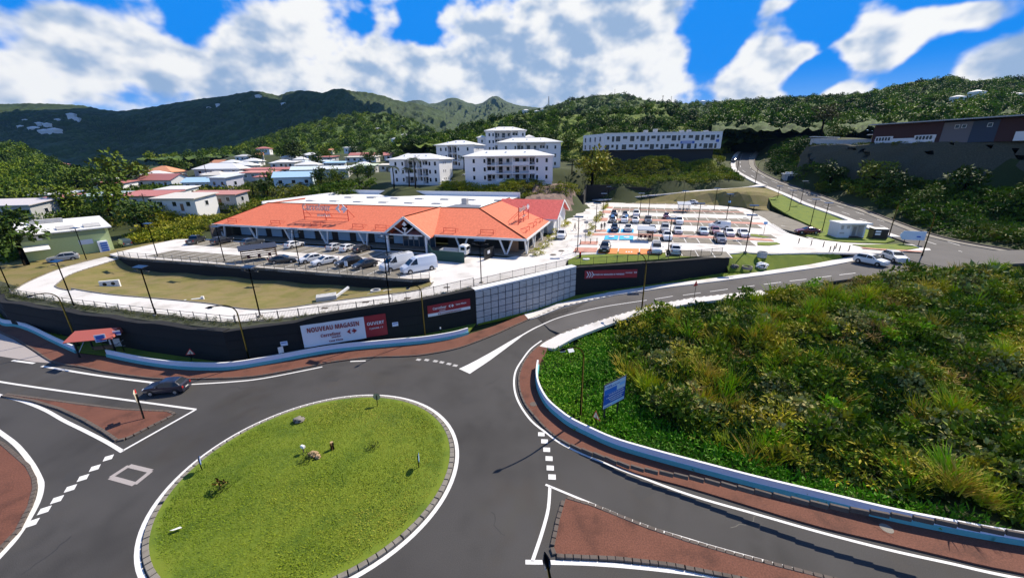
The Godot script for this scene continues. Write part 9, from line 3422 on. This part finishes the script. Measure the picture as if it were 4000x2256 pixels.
func person(at: Vector3, turn: float, stride: float, skin: Color, top: Color, legs: Color, short: bool, label: String) -> void:
	var o := thing("person", at, turn, label, "person")
	var b := []
	var hip := 0.92
	for s in [-1.0, 1.0]:
		var f: float = stride * s
		var knee := Vector3(s * 0.10, 0.50, -f * 0.55 - 0.03)
		var foot := Vector3(s * 0.10, 0.08, -f * 0.9 + (0.12 if f < 0 else 0.0))
		b.append([Vector3(s * 0.09, hip, 0), knee, 0.085, 0.06, legs])
		b.append([knee, foot, 0.055, 0.04, skin if short else legs])
		b.append([foot, foot + Vector3(s * 0.02, -0.04, -0.15), 0.042, 0.035, Color(0.02, 0.02, 0.02)])
		var el := Vector3(s * 0.25, 1.12, f * 0.32)
		var hand := Vector3(s * 0.25, 0.88, f * 0.55 - 0.08)
		b.append([Vector3(s * 0.19, 1.40, 0), el, 0.055, 0.042, top])
		b.append([el, hand, 0.04, 0.03, skin])
		b.append([hand, hand + Vector3(0, -0.09, -0.02), 0.036, 0.022, skin])
	b.append([Vector3(0, hip + 0.02, 0), Vector3(0, 1.18, 0), 0.125, 0.12, legs if not short else top])
	b.append([Vector3(0, 1.12, 0), Vector3(0, 1.36, 0), 0.125, 0.14, top])
	b.append([Vector3(-0.12, 1.38, 0), Vector3(0.12, 1.38, 0), 0.075, 0.075, top])
	b.append([Vector3(0, 1.42, 0), Vector3(0, 1.54, -0.01), 0.055, 0.05, skin])
	b.append([Vector3(0, 1.60, -0.015), Vector3(0, 1.67, 0.0), 0.085, 0.09, skin])
	b.append([Vector3(0, 1.585, -0.09), Vector3(0, 1.61, -0.1), 0.016, 0.012, skin])
	if not M.has("cloth"):
		M.cloth = plain(1, 1, 1, 0.8)
		M.cloth.vertex_color_use_as_albedo = true
		M.cloth.albedo_color = Color.WHITE
	part("body", body_mesh(b, 0.036), M.cloth, o)
	var hair := MB.new()
	for i in 5:
		var t0 := i / 5.0 * PI * 0.5
		var t1 := (i + 1) / 5.0 * PI * 0.5
		hair.tube(Vector3(0, 1.655 + sin(t0) * 0.105, 0.012), Vector3(0, 1.655 + sin(t1) * 0.105, 0.012), 0.102 * cos(t0) + 0.004, 0.102 * cos(t1) + 0.004, 10)
	part("hair", hair, M.dark, o)


func make_people() -> void:
	var sk := Color(0.16, 0.085, 0.055)
	person(park(5.8, 24.8), TURN + PI / 2, 0.34, sk, Color(0.30, 0.22, 0.18), Color(0.10, 0.10, 0.11), true, "person in shorts striding across the zebra crossing on the lane")
	person(park(12.0, 25.0), TURN, 0.05, sk, Color(0.012, 0.012, 0.015), Color(0.012, 0.012, 0.015), false, "person in black standing left of the pair beside the blue bays")
	person(park(12.6, 26.4), TURN + PI, 0.08, sk, Color(0.02, 0.02, 0.03), Color(0.015, 0.015, 0.02), false, "person in dark clothes behind the other beside the blue bays")
	person(park(2.9, 17.2), TURN - 0.8, 0.06, sk, Color(0.015, 0.012, 0.012), Color(0.02, 0.02, 0.025), false, "person in dark clothes beside the white van at the shrubs")
	person(park(0.4, 28.2), TURN + 1.2, 0.1, sk, Color(0.03, 0.02, 0.02), Color(0.02, 0.02, 0.02), false, "person in dark clothes at the shop's side door")


func _ready() -> void:
	rng.seed = 7
	make_light()
	make_materials()
	make_hills()
	cloud(Vector3(-560, 1150, -1850), Vector3(860, 150, 430), 5)
	make_land()
	make_roads()
	make_walls()
	make_platform()
	make_shop()
	make_banners()
	make_flats()
	make_houses()
	make_sheds()
	make_cars()
	make_furniture()
	make_people()
	make_plants()
